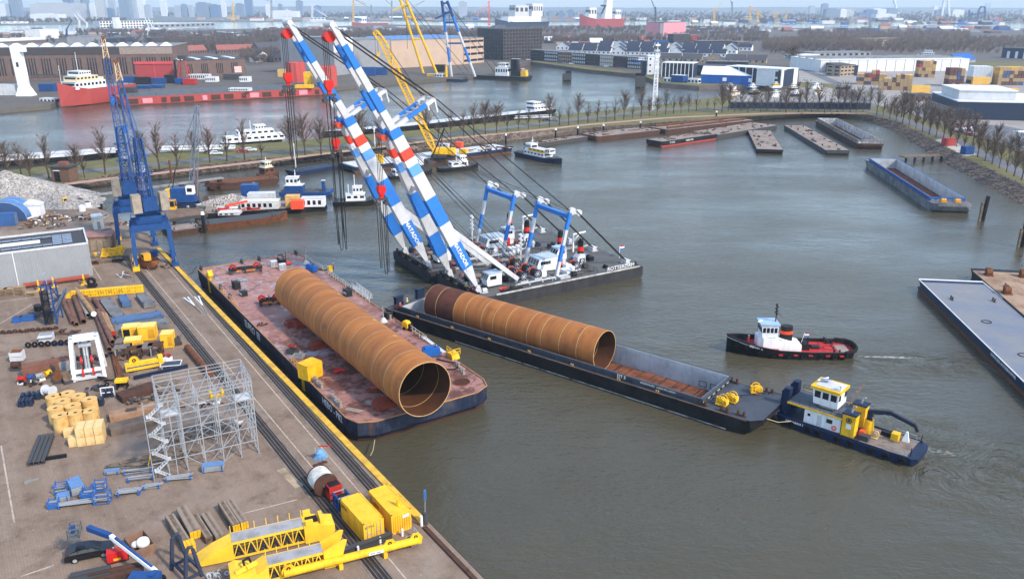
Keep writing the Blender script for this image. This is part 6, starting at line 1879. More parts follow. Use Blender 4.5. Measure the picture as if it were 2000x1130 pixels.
pontoon('long blue pontoon unit across the yard behind the yellow cabins',qz((880,560),(1285,500),(1250,460),(865,520)),1.0,PBm)
pontoon('long grey pontoon unit in front of the long blue one',qz((905,625),(1320,560),(1300,510),(895,570)),.9,PG)
pontoon('small dark pontoon unit at the end of the pipe stack',qz((915,670),(990,655),(940,600),(900,610)),.6,PG)
def cabin_y(label,px,py,L,wd,h,rz,open_=False):
 t=T('yellow_cabin',label,'cabin',Q(px,py),rz,'yellow steel cabins on the yard')
 B().box(-L/2,-wd/2,.1,L/2,wd/2,h).mk('body',QY,t)
 B().box(-L/2-.08,-wd/2-.08,h+.004,L/2+.08,wd/2+.08,h+.12).mk('roof',M('cabin_roof',(236,204,110),.6,var=.2),t)
 B().box(-L/2+.1,-wd/2-.02,.3,-.1,-wd/2-.002,h-.3).mk('door',QY if not open_ else BLACK,t)
 B().box(.15,-wd/2-.02,.5,L/2-.15,-wd/2-.002,h-.4).mk('panel',M('panel_ochre',(206,150,40),.6),t)
 for x in(-L/2,L/2):
  for y in(-wd/2,wd/2):B().bar((x,y,0),(x,y,h),.14).mk('corner_post',QY,t)
for a in(('yellow open-fronted cabin left of the taller yellow cabin',259,659,2.6,2.0,2.3,.25,True),('yellow closed cabin with vent in its roof',291,661,2.7,2.2,2.6,.25),('yellow cabin with flat pale roof in front of the open one',263,681,2.6,2.0,1.9,.3,True),('narrow upright yellow cabin nearest the crane track',330,676,1.9,2.0,2.6,.2)):cabin_y(*a)
t=T('pump_unit','small dark pump beside the narrow yellow cabin','pump',Q(346,672),.3)
B().box(-.6,-.5,.2,.6,.5,1.2).mk('engine',DKGREY,t);B().box(-.8,-.6,0,.8,.6,.2).mk('skid',RUSTD,t);B().cyl((.3,0,1.2),(.3,0,1.6),.1,n=8).mk('exhaust',BLACK,t)
for i,(x,y)in enumerate(((960,780),(1060,790),(1140,775),(1225,760),(965,705))):
 px,py=z5(x,y)
 t=T('steel_table','%s rusty steel trestle table of the group below the yellow cabins'%ORD[i],'trestle table',Q(px,py),.25,'rusty trestle tables')
 h=1.7 if i<4 else 1.0
 B().box(-1.2,-.9,h,1.2,.9,h+.18).mk('top',RUSTD if i%2 else M('table_grey',(116,108,104),.8,var=.4),t)
 for a_ in(-.95,.95):
  for b_ in(-.7,.7):B().bar((a_,b_,0),(a_,b_,h),.2).mk('leg',MIDGREY if i in(0,2)else RUSTD,t)
 B().bar((-.95,-.7,.3),(.95,-.7,h-.2),.1).mk('brace',RUSTD,t)
c,a,L_=seg(z5(985,915),z5(1255,865))
t=T('lug_spreader','yellow spreader beam with round lug and blue stripe','spreader beam',c,a)
B().box(-L_/2,0,.25,L_/2,.9,1.5).mk('beam',YEL,t)
B().box(-L_/2+.2,-.02,.75,L_/2-.2,-.003,.95).mk('blue_stripe',PBLUE,t)
B().cyl((-1.2,.35,1.8),(-1.2,.55,1.8),.75,n=18).mk('lug',YEL,t);B().ring((-1.2,.3,1.9),(0,1,0),.3,.15,.1,12).mk('lug_hole',BLACK,t)
B().box(L_/2-.2,-.1,.2,L_/2+.5,1.0,2.0).mk('end_post',YEL,t)
for x in(-L_/3,L_/3):B().box(x-.3,-.1,0,x+.3,1.0,.25).mk('skid',NAVY,t)
t=T('solar_table','flat dark panel on a white frame beside the yellow lug spreader','panel',Q(335,716),.25)
B().box(-1.5,-1.0,.5,1.5,1.0,.62).mk('panel',M('panel_dark',(48,60,78),.3),t)
B().rail([(-1.55,-1.05,.4),(1.55,-1.05,.4),(1.55,1.05,.4),(-1.55,1.05,.4),(-1.55,-1.05,.4)],.25,.1,3,1).mk('frame',WHITE,t)
for x,y in((-1.3,-.9),(1.3,-.9),(-1.3,.9),(1.3,.9)):B().bar((x,y,0),(x,y,.5),.1).mk('leg',WHITE,t)
for i,x in enumerate((320,331)):
 t=T('valve_unit',['left','right'][i]+' red and white valve assembly behind the dark panel','valve',Q(x,704),.3)
 B().box(-.5,-.4,0,.5,.4,.6).mk('base',CLEANW,t);B().ring((0,0,1.0),(0,1,.3),.4,.2,.15,12).mk('hand_wheel',RED,t);B().cyl((0,0,.6),(0,0,1.0),.15,n=8).mk('stem',DKGREY,t)
p=[Q(366,683),Q(388,708),Q(400,722),Q(412,737)]
d=p[3]-p[0]
t=T('rusty_pipe','thick rusty pipe lying along the crane track by the scaffold','pipe',p[0],math.atan2(d.y,d.x))
L=d.length
B().cyl((0,0,.55),(L,0,.55),.5,n=18).mk('pipe_wall',RUSTM,t,True)
for k in range(5):B().ring((L*(k+.1)/5,0,.55),(1,0,0),.56,.4,.14,18).mk('flange',RUSTM,t)
for i,(p,q)in enumerate((((876,765),(930,995)),((900,775),(950,990)),((905,880),(945,1010)),((935,870),(975,1010)))):
 a,c=W(*z5(*p),3),W(*z5(*q),3)
 d=c-a
 one('steel_tube','%s of four thin rusty tubes lying towards the yellow capped stand'%ORD[i],'tube',B().cyl((0,0,.3),(d.length,0,.3),.26,n=10).ring((d.length,0,.3),(1,0,0),.3,.2,.1,10),RUSTM,a,math.atan2(d.y,d.x),'thin rusty tubes',True)
t=T('yellow_stand','yellow capped stand at the end of the thin rusty tubes','stand',Q(240,758),.2)
B().box(-.9,-.6,1.2,.9,.6,1.6).mk('cap',YEL,t)
for x,y in((-.7,-.4),(.7,-.4),(-.7,.4),(.7,.4)):B().bar((x,y,0),(x,y,1.2),.2).mk('leg',BLACK,t)
B().ring((0,0,1.65),(0,0,1),.4,.2,.1,12).mk('collar',YEL,t)
for i,(x,y,w)in enumerate(((186,790,2.6),(213,772,1.6),(62,778,2.8),(52,790,2.0))):
 t=T('fender_block',['navy tarped blocks right of the dark girder','dark box with white frame right of the girder','dark blue angular fenders at the left of the reels','second group of dark blue fenders left of the reels'][i],'fender blocks',Q(x,y),.3)
 for k in range(4):
  B().prof([(-w/2+k*w/4,0),(-w/2+(k+.9)*w/4,0),(-w/2+(k+.8)*w/4,.9+.2*(k%2)),(-w/2+(k+.15)*w/4,1.0)],-.6-.2*(k%2),.6).mk('block',NAVY,t)
 if i==1:B().rail([(-.9,-.7,0),(.9,-.7,0)],1.7,.12,1.8,2).mk('white_frame',WHITE,t)
t=T('cable_tangle','tangle of dark cables and rope under the scaffold','cable tangle',Q(300,752),.3)
for k in range(9):B().tube([(rr.uniform(-4,4),rr.uniform(-1.5,1.5),.12)for _ in range(5)],.1,5).mk('cable',M('rope_grey2',(120,110,98)),t)
t=T('under_scaffold_stack','low stack of brown boards lying under the scaffold','board stack',Q(395,858),.28)
for k in range(8):B().box(-4.5+rr.uniform(-.5,.5),k*.5,0,4.2+rr.uniform(-.5,.5),k*.5+.4,.35).mk('board',WOODG,t)
for i,(p,q,r_)in enumerate((((364,582),(394,612),((371,590),(362,592))),((385,580),(405,613),((388,588),(380,592))))):
 a,c=Q(*p),Q(*q)
 d=c-a
 t=T('steel_yoke',['left','right'][i]+' pale steel yoke lying on the quay','yoke',a,math.atan2(d.y,d.x),'pair of pale yokes on the quay')
 L=d.length
 B().bar((0,.3,.15),(L*.55,0,.2),.22).mk('arm',WHITE,t);B().bar((0,-.5,.15),(L*.55,0,.2),.22).mk('arm',WHITE,t);B().bar((L*.5,0,.2),(L,0,.15),.12).mk('tail_bar',MIDGREY,t);B().bar((.5,.9,.15),(.5,-1.1,.15),.14).mk('cross_bar',MIDGREY,t)
c,a,L_=seg(z5(560,335),z5(1120,285))
t=T('perforated_beam','long yellow beam with rows of holes across the yard','beam',c,a)
B().box(-L_/2,0,.1,L_/2,.8,1.6).mk('beam',YEL,t)
for z in(.5,1.25):
 for k in range(26):B().cyl((-L_/2+.5+k*(L_-1)/25,-.02,z),(-L_/2+.5+k*(L_-1)/25,-.003,z),.1,n=8).mk('hole',M('hole_dark',(96,70,20),.8),t)
for k in range(9):B().box(-L_/2+1+k*(L_-2)/8-.05,-.1,.1,-L_/2+1+k*(L_-2)/8+.05,-.001,1.6).mk('stiffener',YEL,t)
B().prof([(-L_/2-1.2,.2),(-L_/2,.1),(-L_/2,1.6),(-L_/2-.8,1.0)],.2,.6).mk('nose',YEL,t)
text('BAND  7  BMU  7 x SWL',.45,LETD,t,(.5,-.03,.86),(1,0,0),(0,0,1))
t=T('access_ramp','blue steel access tower with hanging black slings','access tower',Q(104,630),.2)
for x,y in((-1,-1),(1,-1),(-1,2.5),(1,2.5)):B().bar((x,y,0),(x*.8,y*.8+.3,7.5),.22).mk('leg',PBLUE,t)
for z in(2,4,6,7.4):B().bar((-1,-.9,z),(1,-.9,z),.16).bar((-1,2.3,z),(1,2.3,z),.16).bar((-1,-.9,z),(-1,2.3,z),.16).bar((1,-.9,z),(1,2.3,z),.16).mk('ring_frame',PBLUE,t)
B().bar((1,-1,0),(1,2.4,3.8),.14).bar((1,2.4,3.8),(1,-.9,7.4),.14).bar((-1,-1,0),(1,-1,4),.14).mk('brace',PBLUE,t)
B().prof([(.9,2.0),(3.0,5.8),(2.9,6.4),(.8,2.8)],-.6,1.2).mk('ramp_plate',M('ramp_slate',(92,104,120),.6,var=.3),t)
for k in range(7):B().tube([(-.9+k*.22,-1.1,6.8),(-.9+k*.22,-1.3,3.0),(-.85+k*.22,-1.2,.3)],.09,5).mk('hanging_sling',BLACK,t)
B().bar((0,.5,7.5),(0,.5,9.4),.12).cb(0,.5,9.3,.6,.4,.3).mk('lamp_post',STEEL,t)
# corrugated warehouse
fr,fl_=W(182,537,3),W(0,562,3)
dx=(fl_-fr).normalized()
WHX=-dx
H_=7.4
dp=(W(152,451,3+H_)-W(172,479,3+H_)).length
Lw=46.0
wo=fr-WHX*Lw
t=T('corrugated_warehouse','grey corrugated warehouse with solar panels on its flat roof','warehouse',wo,math.atan2(WHX.y,WHX.x))
CLAD=M('cladding_grey',(150,154,158),.6,var=.12,sc=.3,streak=.2,dirt=(120,120,118))
n=150
def ribbed(x0,y0,x1,y1,z0,z1,n,d):
 a,c=V((x0,y0,0)),V((x1,y1,0))
 nn=(c-a).normalized();nn=V((nn.y,-nn.x,0))*d
 pts=[]
 for k in range(n):
  for f,o in((0,0),(.45,0),(.5,1),(.95,1)):
   p=a.lerp(c,(k+f)/n)+nn*o
   pts.append(p)
 pts.append(c)
 return B().loft([[(p.x,p.y,z)for p in pts]for z in(z0,z1)],False,False)
ribbed(0,0,Lw,0,0,H_,n,.07).mk('front_cladding',CLAD,t)
ribbed(Lw,0,Lw,dp,0,H_,50,.07).mk('end_cladding',CLAD,t)
B().box(0,.05,0,Lw-.05,dp,H_-.35).mk('wall_core',CLAD,t)
B().box(.1,.2,H_-.34,Lw-.2,dp-.1,H_-.3).mk('roof',M('bitumen_roof',(66,68,72),.85,var=.2),t)
for q in((0,-.12,Lw+.1,.2),(0,dp-.1,Lw+.1,dp+.2),(Lw-.2,.201,Lw+.1,dp-.11)):B().box(q[0],q[1],H_-.3,q[2],q[3],H_+.12).mk('parapet',GREYP,t)
SOL=M('solar_cell',(40,62,104),.25,var=.1,sc=3,spec=.6)
def solar(x,y):
 p=B().box(0,0,.18,1.75,1.3,.24).mk('solar_panel',SOL,t);p.location=(x,y,H_-.3)
 B().rail([(0,0,.2),(1.75,0,.2),(1.75,1.3,.2),(0,1.3,.2),(0,0,.2)],.06,.06,5,1).mk('panel_frame',STEEL,p)
for k in range(13):
 solar(Lw-4.6-k*1.95,2.2);solar(Lw-4.6-k*1.95,dp*.66)
for k in range(4):
 for j in range(2):solar(Lw-4.6+0+j*0 if j==0 else Lw-6.55,3.8+k*1.5)if dp>11 else None
B().box(1,dp*.42,H_-.29,Lw-9,dp*.42+1.5,H_+.1).mk('skylight_strip',M('skylight',(222,226,226),.4),t)
for x in(Lw-14.3,Lw-28.5,Lw-42):B().cyl((x,-.14,0),(x,-.14,H_),.1,n=8).mk('downpipe',WHITE,t)
B().box(Lw+.02,dp*.35,H_-1.0,Lw+.25,dp*.35+.5,H_-.4).mk('wall_lamp',WHITE,t)
c,a,L_=seg((47,564),(176,546))
t=T('red_pipe','long red-brown pipe lying along the foot of the grey warehouse','pipe',c,a)
B().cyl((-L_/2,0,.75),(L_/2,0,.75),.5,n=16).mk('pipe_wall',M('pipe_red',(150,72,56),.7,var=.25),t,True)
for x in(-L_/3,0,L_/3):B().box(x-.15,-.6,0,x+.15,.6,.3).mk('saddle',WOODG,t)
for i,(x,y,h)in enumerate(((6,576,1.5),(20,575,1.6),(40,574,1.9),(62,577,.9))):
 t=T('pallet_stack','%s pallet stack from the left along the warehouse wall'%ORD[i],'pallets',Q(x,y),.12,'wooden pallet stacks')
 for k in range(int(h/.3)):
  B().box(-.95,-.7,k*.3+.1,.95,.7,k*.3+.2).box(-.95,-.7,k*.3,-.8,.7,k*.3+.1).box(.8,-.7,k*.3,.95,.7,k*.3+.1).mk('pallet',M('pallet_wood',(164,140,112),.85,var=.35),t)
for i,(x,y)in enumerate(((77,568),(106,562),(165,556))):
 t=T('pipe_stand','%s yellow pipe stand from the left beside the red pipe'%ORD[i],'pipe stand',Q(x,y),.2,'yellow pipe stands')
 B().cyl((0,0,.2),(0,0,1.9),.18,n=10).mk('column',YEL,t);B().box(-.6,-.6,0,.6,.6,.2).mk('base',YEL,t);B().ring((0,0,1.7),(1,.3,0),.7,.2,.2,14).mk('wheel',YEL,t)
t=T('winch_block','black winch at the right end of the red pipe by the warehouse corner','winch',Q(181,560),.2)
B().box(-.8,-.8,0,.8,.8,.6).mk('base',BLACK,t);B().ring((0,-.3,1.3),(0,1,0),.9,.4,.5,14).mk('reel',BLACK,t);B().bar((-.6,0,.6),(-.6,0,2.2),.2).mk('post',DKGREY,t)
# things around the crane foot
t=T('lifting_rig','stack of yellow lifting frames left of the portal crane','lifting frames',Q(220,500),.35)
for k in range(4):
 B().rail([(-2.4+k*.2,-1.2+k*.7,.2+k*.35),(2.2+k*.2,-1.2+k*.7,.2+k*.35)],.35,.3,1.2,1).mk('frame',YEL,t)
 B().bar((-2.2+k*1.3,-1.2,.5),(-2.0+k*1.3,1.8,1.5),.35).mk('cross_arm',YEL,t)
t=T('dinghy','small grey dinghy with yellow motor beside the yellow frames','dinghy',Q(192,500),1.2)
shell(B(),[(-1.6,.7,.5,.7,.15),(0,.8,.6,.7,.1),(1.2,.5,.3,.75,.2),(1.7,.1,.05,.8,.4)],.08).mk('hull',MIDGREY,t)
B().box(-1.2,-.3,.2,-.5,.3,1.1).mk('motor',YEL,t);B().box(.2,-.5,.45,.5,.5,.52).mk('thwart',WOODG,t)
t=T('barge_boat','orange and black workboat standing on the quay under the crane','boat',Q(293,522),QA+R(12))
shell(B(),[(-3.0,1.5,1.3,1.9,.7),(-1,1.7,1.4,1.9,.4),(1.5,1.6,1.2,2.0,.4),(3.2,.9,.5,2.3,.8),(3.9,.15,.08,2.5,1.5)],.15).mk('hull',M('workboat_hull',(150,88,52),.7,var=.3),t)
B().box(-2.9,-1.35,1.3,2.2,1.35,1.4).mk('deck',DKGREY,t);B().box(-2.2,-.8,1.4,-.6,.8,3.0).mk('cabin',M('cabin_orange',(226,160,40),.5),t);B().box(-1.9,-.82,2.2,-.9,-.803,2.8).mk('window',GLASS,t)
B().bar((-2.6,0,.0),(-2.6,0,.8),.3).mk('skeg',RED,t);B().box(-1.5,-1.2,0,-1.2,1.2,.45).mk('cradle',WOODG,t);B().box(1.5,-1.2,0,1.8,1.2,.45).mk('cradle',WOODG,t)
B().tube([(-3,-1.55,1.95),(0,-1.75,1.95),(2.5,-1.3,2.15),(3.9,0,2.55),(2.5,1.3,2.15),(0,1.75,1.95),(-3,1.55,1.95)],.14,6).mk('rub_rail',BLACK,t)
t=T('blue_tank','small blue box tank on the quay behind the workboat','tank',Q(302,499),QA)
B().box(-1.0,-.7,.1,1.0,.7,1.3).mk('body',PBLUE,t);B().box(-1.05,-.75,0,1.05,.75,.1).mk('skid',DKGREY,t);B().cyl((0,0,1.3),(0,0,1.45),.25,n=8).mk('cap',PBLUE,t)
t=T('steel_offcuts','scattered rusty plates on the quay right of the workboat','plates',Q(322,522),QA)
for k in range(6):B().cb(rr.uniform(-1.5,1.5),rr.uniform(-1,1),.05*k,1.2,.35,.05,rr.uniform(-.5,.5)).mk('plate',RUSTD,t)
t=T('scrap_planks','heap of pale planks and rods beside the left crane rail','plank heap',Q(240,538),QA)
for k in range(9):B().bar((rr.uniform(-3,0),rr.uniform(-1.5,1.5),.1+.05*k),(rr.uniform(0,4),rr.uniform(-1.5,1.5),.1+.05*k),.16,.08).mk('plank',WOODG if k%3 else WHITE,t)
one('timber_pole','thin leaning timber pole beside the left crane leg','pole',B().cyl((0,0,0),(-.8,1.5,5.5),.1,.07,8).cyl((-.8,1.5,5.4),(-.8,1.5,5.6),.1,n=6),WOODG,Q(263,551))
for i,(x,y,w,mt)in enumerate(((205,512,4.5,WOODG),(230,512,1.8,BLACK),(180,515,3.0,RUSTD))):
 t=T('timber_pile',['low pile of timber baulks near the dinghy','black tyre heap near the yellow frames','rusty beams by the warehouse corner'][i],'timber pile' if i!=1 else 'tyres',Q(x,y),.3)
 for k in range(4):
  if i==1:B().ring((-.6+k*.45,.3*(k%2),.5),(.2,.3,1),.6,.3,.4,12).mk('tyre',RUBBER,t)
  else:B().box(-w/2,-.8+k*.42,0,w/2-.2*k,-.45+k*.42,.4).mk('baulk',mt,t)
  # blue portal cranes
CONC=M('ballast_concrete',(158,148,134),.85,var=.35,sc=.8,dirt=(110,100,90))
def portal(label,lf,rf,scale,slew,jib_px,luff):
 g=(rf-lf).length
 base=(lf+rf)/2
 a=math.atan2((rf-lf).y,(rf-lf).x)
 t=T('portal_crane',label,'crane',base,a,'blue lattice portal cranes on the quay')
 D,Hp=9.0,9.5
 for x in(-g/2,g/2):
  for y in(0,D):
   B().bar((x,y,.9),(x*.9,y+(1.0 if y==0 else-1.0),Hp),1.0,.9).mk('portal_leg',PBLUE,t)
   w=B().box(x-.7,y-1.6,.1,x+.7,y+1.6,.95).mk('bogie',PBLUE if x>0 else YEL,t)
   for q in(-1,1):B().cyl((x-.3,y+q*.8,.4),(x+.3,y+q*.8,.4),.4,n=12).mk('wheel',DKGREY,w)
  B().bar((x*.95,.8,Hp*.86),(x*.95,D-.8,Hp*.86),.9,1.2).mk('portal_beam',PBLUE,t)
  B().rail([(x*1.05,-1.5,1.2),(x*1.05,D+1.5,1.2)],1.0,.08,1.5,2).mk('bogie_rail',YEL if x<0 else M('rail_olive',(150,150,90),.6),t)
 for y in(.9,D-.9):B().bar((-g/2*.95,y,Hp-.2),(g/2*.95,y,Hp-.2),1.1,1.5).mk('portal_girder',PBLUE,t)
 B().box(-g*.33,D*.1,Hp+.6,g*.33,D*.9,Hp+2.2).mk('ring_box',PBLUE,t)
 B().rail([(-g*.45,.2,Hp+.6),(g*.45,.2,Hp+.6),(g*.45,D-.2,Hp+.6),(-g*.45,D-.2,Hp+.6),(-g*.45,.2,Hp+.6)],1.1,.08,1.6,2).mk('platform_rail',PBLUE,t)
 s=bpy.data.objects.new('slewing_tower',None);COL.objects.link(s);s.parent=t
 s.location=(0,D/2,Hp+2.2);s.rotation_euler=(0,0,slew)
 B().cyl((0,0,0),(0,0,.7),2.6,n=20).mk('slew_ring',PBLUE,s)
 B().box(-2.6,-3.4,.7,2.6,2.6,1.3).mk('slew_platform',PBLUE,s)
 B().box(-1.5,-4.2,1.3,1.5,-1.0,4.4).mk('machine_house',PBLUE,s)
 for x in(-2.9,2.9):
  w=B()
  for k in range(3):
   for j in range(2):w.box(x-.9,-5.2+j*1.06,1.3+k*1.35,x+.9,-4.16+j*1.06,2.62+k*1.35)
  w.mk('counterweight',CONC,s)
 Ht=17
 B().lat((0,-.8,1.3),(0,-.4,Ht),2.8,1.5,8,.22,.1).mk('tower_lattice',PBLUE,s)
 B().lat((0,-3.4,4.3),(0,-1.0,Ht),2.0,1.2,6,.15,.08).mk('back_stay_lattice',PBLUE,s)
 for k in range(3):B().box(-1.9,-1.8,5+k*4,1.9,.8,5.12+k*4).mk('tower_landing',PBLUE,s)
 c=B().box(-1.0,1.4,8.4,1.0,3.2,11.0).mk('driver_cab',WHITE,s)
 for z in(8.9,10.1):B().box(-.8,3.2,z,.8,3.24,z+.75).mk('cab_window',GLASS,c);B().box(-1.04,1.7,z,-1.0,2.9,z+.75).mk('cab_window',GLASS,c)
 B().box(1.3,-2.6,12.0,2.6,-1.2,14.2).mk('electric_house',WHITE,s)if False else None
 jl=luff
 foot=V((0,1.6,3.2))
 tip=V((0,jl[0],jl[1]))
 B().lat(foot,foot.lerp(tip,.86),2.0,1.0,16,.17,.08,1.4,1.0,(1,0,0)).mk('jib_lattice',PBLUE,s)
 B().lat(foot.lerp(tip,.86),tip,1.2,.7,3,.17,.1,1.0,.6,(1,0,0)).mk('jib_head',M('jib_head_tan',(196,170,140),.6,var=.2),s)
 B().cyl(tip+V((-.4,0,0)),tip+V((.4,0,0)),.5,n=12).mk('head_sheave',RUSTM,s)
 top=V((0,-.4,Ht))
 b=B()
 for x in(-.5,.5):b.bar(top+V((x,0,0)),foot.lerp(tip,.8)+V((x,0,.5)),.14).bar(top+V((x,0,0)),V((x,-4.5,4.5)),.14)
 b.mk('luffing_rod',PBLUE,s)
 b=B()
 for x in(-.2,.2):b.bar(tip+V((x,.4,0)),tip+V((x,.4,-14)),.08)
 b.mk('hoist_rope',WIRE,s)
 o=B().box(-.5,-.3,-1.4,.5,.3,0).cyl((0,0,-1.9),(0,0,-1.4),.3,n=8).mk('hook',BLUE,s);o.location=tip+V((0,.4,-14))
 return t
lf,rf=W(267,527,3),W(343,518,3)
portal('nearer blue portal crane with concrete counterweights standing over the workboat',lf,rf,1,R(10),None,(11,32.5))
portal('farther blue portal crane with raised lattice jib behind the nearer one',lf+QD*21+V((0,0,0)),rf+QD*21,1,R(3),None,(11,37))
# yard behind the warehouse
t=T('arched_tent','blue arched storage tent at the left edge beside the gravel heap','tent',W(16,430,3),.25)
n=14
B().loft([[(5.4*math.cos(math.pi*k/n),y,.2+5.2*math.sin(math.pi*k/n))for k in range(n+1)]for y in(-2.0,6)],False,False).mk('canvas_roof',M('tent_blue',(84,126,176),.7,var=.2),t)
B().add([(5.38*math.cos(math.pi*k/n),-1.98,.2+5.2*math.sin(math.pi*k/n))for k in range(n+1)],[tuple(range(n+1))]).mk('canvas_end',M('tent_navy',(54,82,124),.7,var=.2),t)
B().box(-3.0,0,5.28,-.2,6,5.34).mk('patch',M('patch_tan',(206,186,150),.7),t)if False else None
for y in(-2.0,2,6):B().tube([(5.44*math.cos(math.pi*k/8),y,.2+5.25*math.sin(math.pi*k/8))for k in range(9)],.07,5).mk('hoop',STEEL,t)
container('blue container standing in front of the arched tent',W(10,440,3),.2,6.06,M('cont_blue',(56,96,150),.6,var=.2),'storage_container',None,14,H=3.4)
t=T('white_shed','white flat-roofed shed right of the blue arched tent','shed',W(60,421,3),.25)
B().box(-3.2,-2,0,3.2,2.5,3.2).mk('walls',WHITE,t);B().prof([(-3.4,3.2),(3.4,3.2),(0,4.2)],-2.2,2.7).mk('roof',M('shed_roof',(212,214,214),.6,var=.2),t);B().box(-1.2,-2.04,0,.6,-2.004,2.3).mk('door',GREYP,t)
for i,(x,y)in enumerate(((80,432),(100,424),(58,444),(92,440),(112,428))):
 t=T('scrap_pile','%s mixed scrap heap right of the white shed'%ORD[i],'scrap heap',W(x,y,3),i*.7,'scrap heaps on the yard')
 for k in range(14):
  q=V((rr.uniform(-2.2,2.2),rr.uniform(-1.5,1.5),rr.uniform(.1,1.5)*(1-.3*(k%3))))
  mt=[WOODG,RUSTM,MIDGREY,WHITE,RUSTD,M('scrap_tan',(176,150,110),.8)][k%6]
  B().bar(q,q+V((rr.uniform(-1.6,1.6),rr.uniform(-1,1),rr.uniform(-.5,.6))),rr.uniform(.2,.7),rr.uniform(.15,.5)).mk('scrap_piece',mt,t)
t=T('yellow_loader','small yellow loader on the yard road beyond the crane','loader',W(130,402,3),.6)
B().box(-1.2,-.7,.5,1.0,.7,1.4).mk('body',YEL,t);B().box(-.7,-.6,1.4,.4,.6,2.5).mk('cab',YEL,t);B().box(-.5,-.62,1.6,.3,-.603,2.3).mk('window',GLASS,t);B().prof([(1.0,.2),(2.0,.1),(1.9,.9),(1.2,.8)],-.9,.9).mk('bucket',YEL,t)
for x in(-.8,.8):
 for y in(-.75,.75):B().cyl((x,y-.15,.45),(x,y+.15,.45),.45,n=12).mk('wheel',RUBBER,t)
t=T('white_hut','narrow white kiosk left of the far portal crane','kiosk',W(193,446,3),.6)
B().box(-1.2,-1.2,0,1.2,1.2,3.4).mk('walls',M('hut_white',(214,208,196),.7,var=.2),t);B().prof([(-1.4,3.4),(1.4,3.4),(1.2,3.8),(-1.2,3.8)],-1.4,1.4).mk('roof',WHITE,t);B().box(-.4,-1.23,.1,.4,-1.203,2.1).mk('door',MIDGREY,t)
t=T('rusty_shed','rusty sheet-metal shed behind the warehouse corner','shed',W(188,487,3),.25)
B().box(-2.5,-1.5,0,4,4,3.4).mk('walls',M('shed_rust',(140,116,100),.8,var=.4,streak=.4),t);B().box(-2.8,-1.7,3.404,4.2,4.2,3.6).mk('roof',M('roof_rust',(160,120,110),.8,var=.3),t)
for k in range(4):B().box(-2.2+k*1.5,-1.53,.2,-1.0+k*1.5,-1.503,2.8).mk('panel',M('shed_tan',(150,138,118),.8,var=.3),t)
for i,(x,y,L)in enumerate(((184,470,5),(178,462,4),(205,452,3.5),(176,428,2.2),(166,421,1.8),(201,425,3))):
 t=T('steel_profiles','%s stack of steel profiles between warehouse and cranes'%ORD[i],'steel stack',W(x,y,3),.9+.1*i,'steel profile stacks by the cranes')
 for k in range(5):B().box(-L/2,-1.0+k*.42,0,L/2,-.66+k*.42,.5+.1*(k%2)).mk('profile',[RUSTD,WOODG,MIDGREY][(k+i)%3],t)
for i,(x,y)in enumerate(((161,412),(172,405),(157,398))):
 t=T('cement_tank',['white tank','white tank with dark lid','dark rusty tank'][i]+' by the foot of the conveyor','tank',W(x,y,3))
 B().cyl((0,0,0),(0,0,1.6),.9,n=14).mk('shell',WHITE if i<2 else RUSTD,t,True);B().cyl((0,0,1.6),(0,0,1.9),.9,.3,14).mk('lid',GREYP if i==0 else DKGREY,t)
a,c=W(150,388,3.5),W(245,375,3.5)
d=c-a
t=T('loading_jetty','narrow grey loading jetty from the gravel heap past the cranes','jetty',a,math.atan2(d.y,d.x))
Lj=46
for k in range(20):B().box(k*Lj/20+.02,-1.3,.2,(k+1)*Lj/20-.02,1.3,.5).mk('deck_plank',M('jetty_grey',(140,140,136),.8,var=.35),t)
for x in range(6,46,13):B().cyl((x,0,-4.3),(x,0,.2),.9,n=12).mk('pile',RUSTD,t)
B().rail([(0,1.25,.5),(Lj,1.25,.5)],1.0,.08,3,2).mk('guard_rail',DKGREY,t)
m,N,Lk,bs=nodemat('gravel')
tc=N.new('ShaderNodeTexCoord').outputs['Object']
vo=N.new('ShaderNodeTexVoronoi');vo.inputs['Scale'].default_value=2.2;Lk(tc,vo.inputs['Vector'])
sp_=N.new('ShaderNodeSeparateColor');Lk(vo.outputs['Color'],sp_.inputs[0])
c_=mixc(N,Lk,sp_.outputs[0],rgb((120,114,108)),rgb((196,190,182)))
c_=mixc(N,Lk,mrange(N,Lk,noise(N,Lk,tc,.25,6),.4,.65,0,.45),c_,rgb((112,104,96)))
Lk(c_,bs.inputs['Base Color']);bs.inputs['Roughness'].default_value=.95
bp=N.new('ShaderNodeBump');bp.inputs['Distance'].default_value=.4;Lk(vo.outputs['Distance'],bp.inputs['Height']);Lk(bp.outputs['Normal'],bs.inputs['Normal'])
def heap(name,label,c,rx,ry,h,mat,seed=1,ang=0,sharp=1.0,n=40,m_=16):
 rg=random.Random(seed)
 b=B()
 rings=[]
 ph=[rg.uniform(0,6)for _ in range(4)]
 for k in range(m_+1):
  f=k/m_
  z=h*(1-f**sharp)
  ring=[]
  for i in range(n):
   a=2*math.pi*i/n
   w=1+.08*math.sin(3*a+ph[0])+.05*math.sin(7*a+ph[1])
   ring.append((rx*f*w*math.cos(a)+.02,ry*f*w*math.sin(a),max(0,z+rg.uniform(-.02,.02)*h*(1 if 0<k<m_ else 0))))
  rings.append(ring)
 b.loft(rings,False)
 return one(name,label,'gravel heap',b,mat,c,ang,smooth=True)
heap('gravel_heap','large pale gravel heap at the left edge behind the blue tent',W(22,392,3),26,17,9.5,m,3,.1,.9)
heap('gravel_heap','low shoulder of the large gravel heap towards the jetty',W(105,398,3),16,7,3.6,m,5,-.1,1.0)
t=T('brick_hut','small dark brick hut with flat roof by the dyke road','hut',W(129,352,3),-.1)
BRK=M('brick_dark',(110,84,70),.9,var=.3,sc=2)
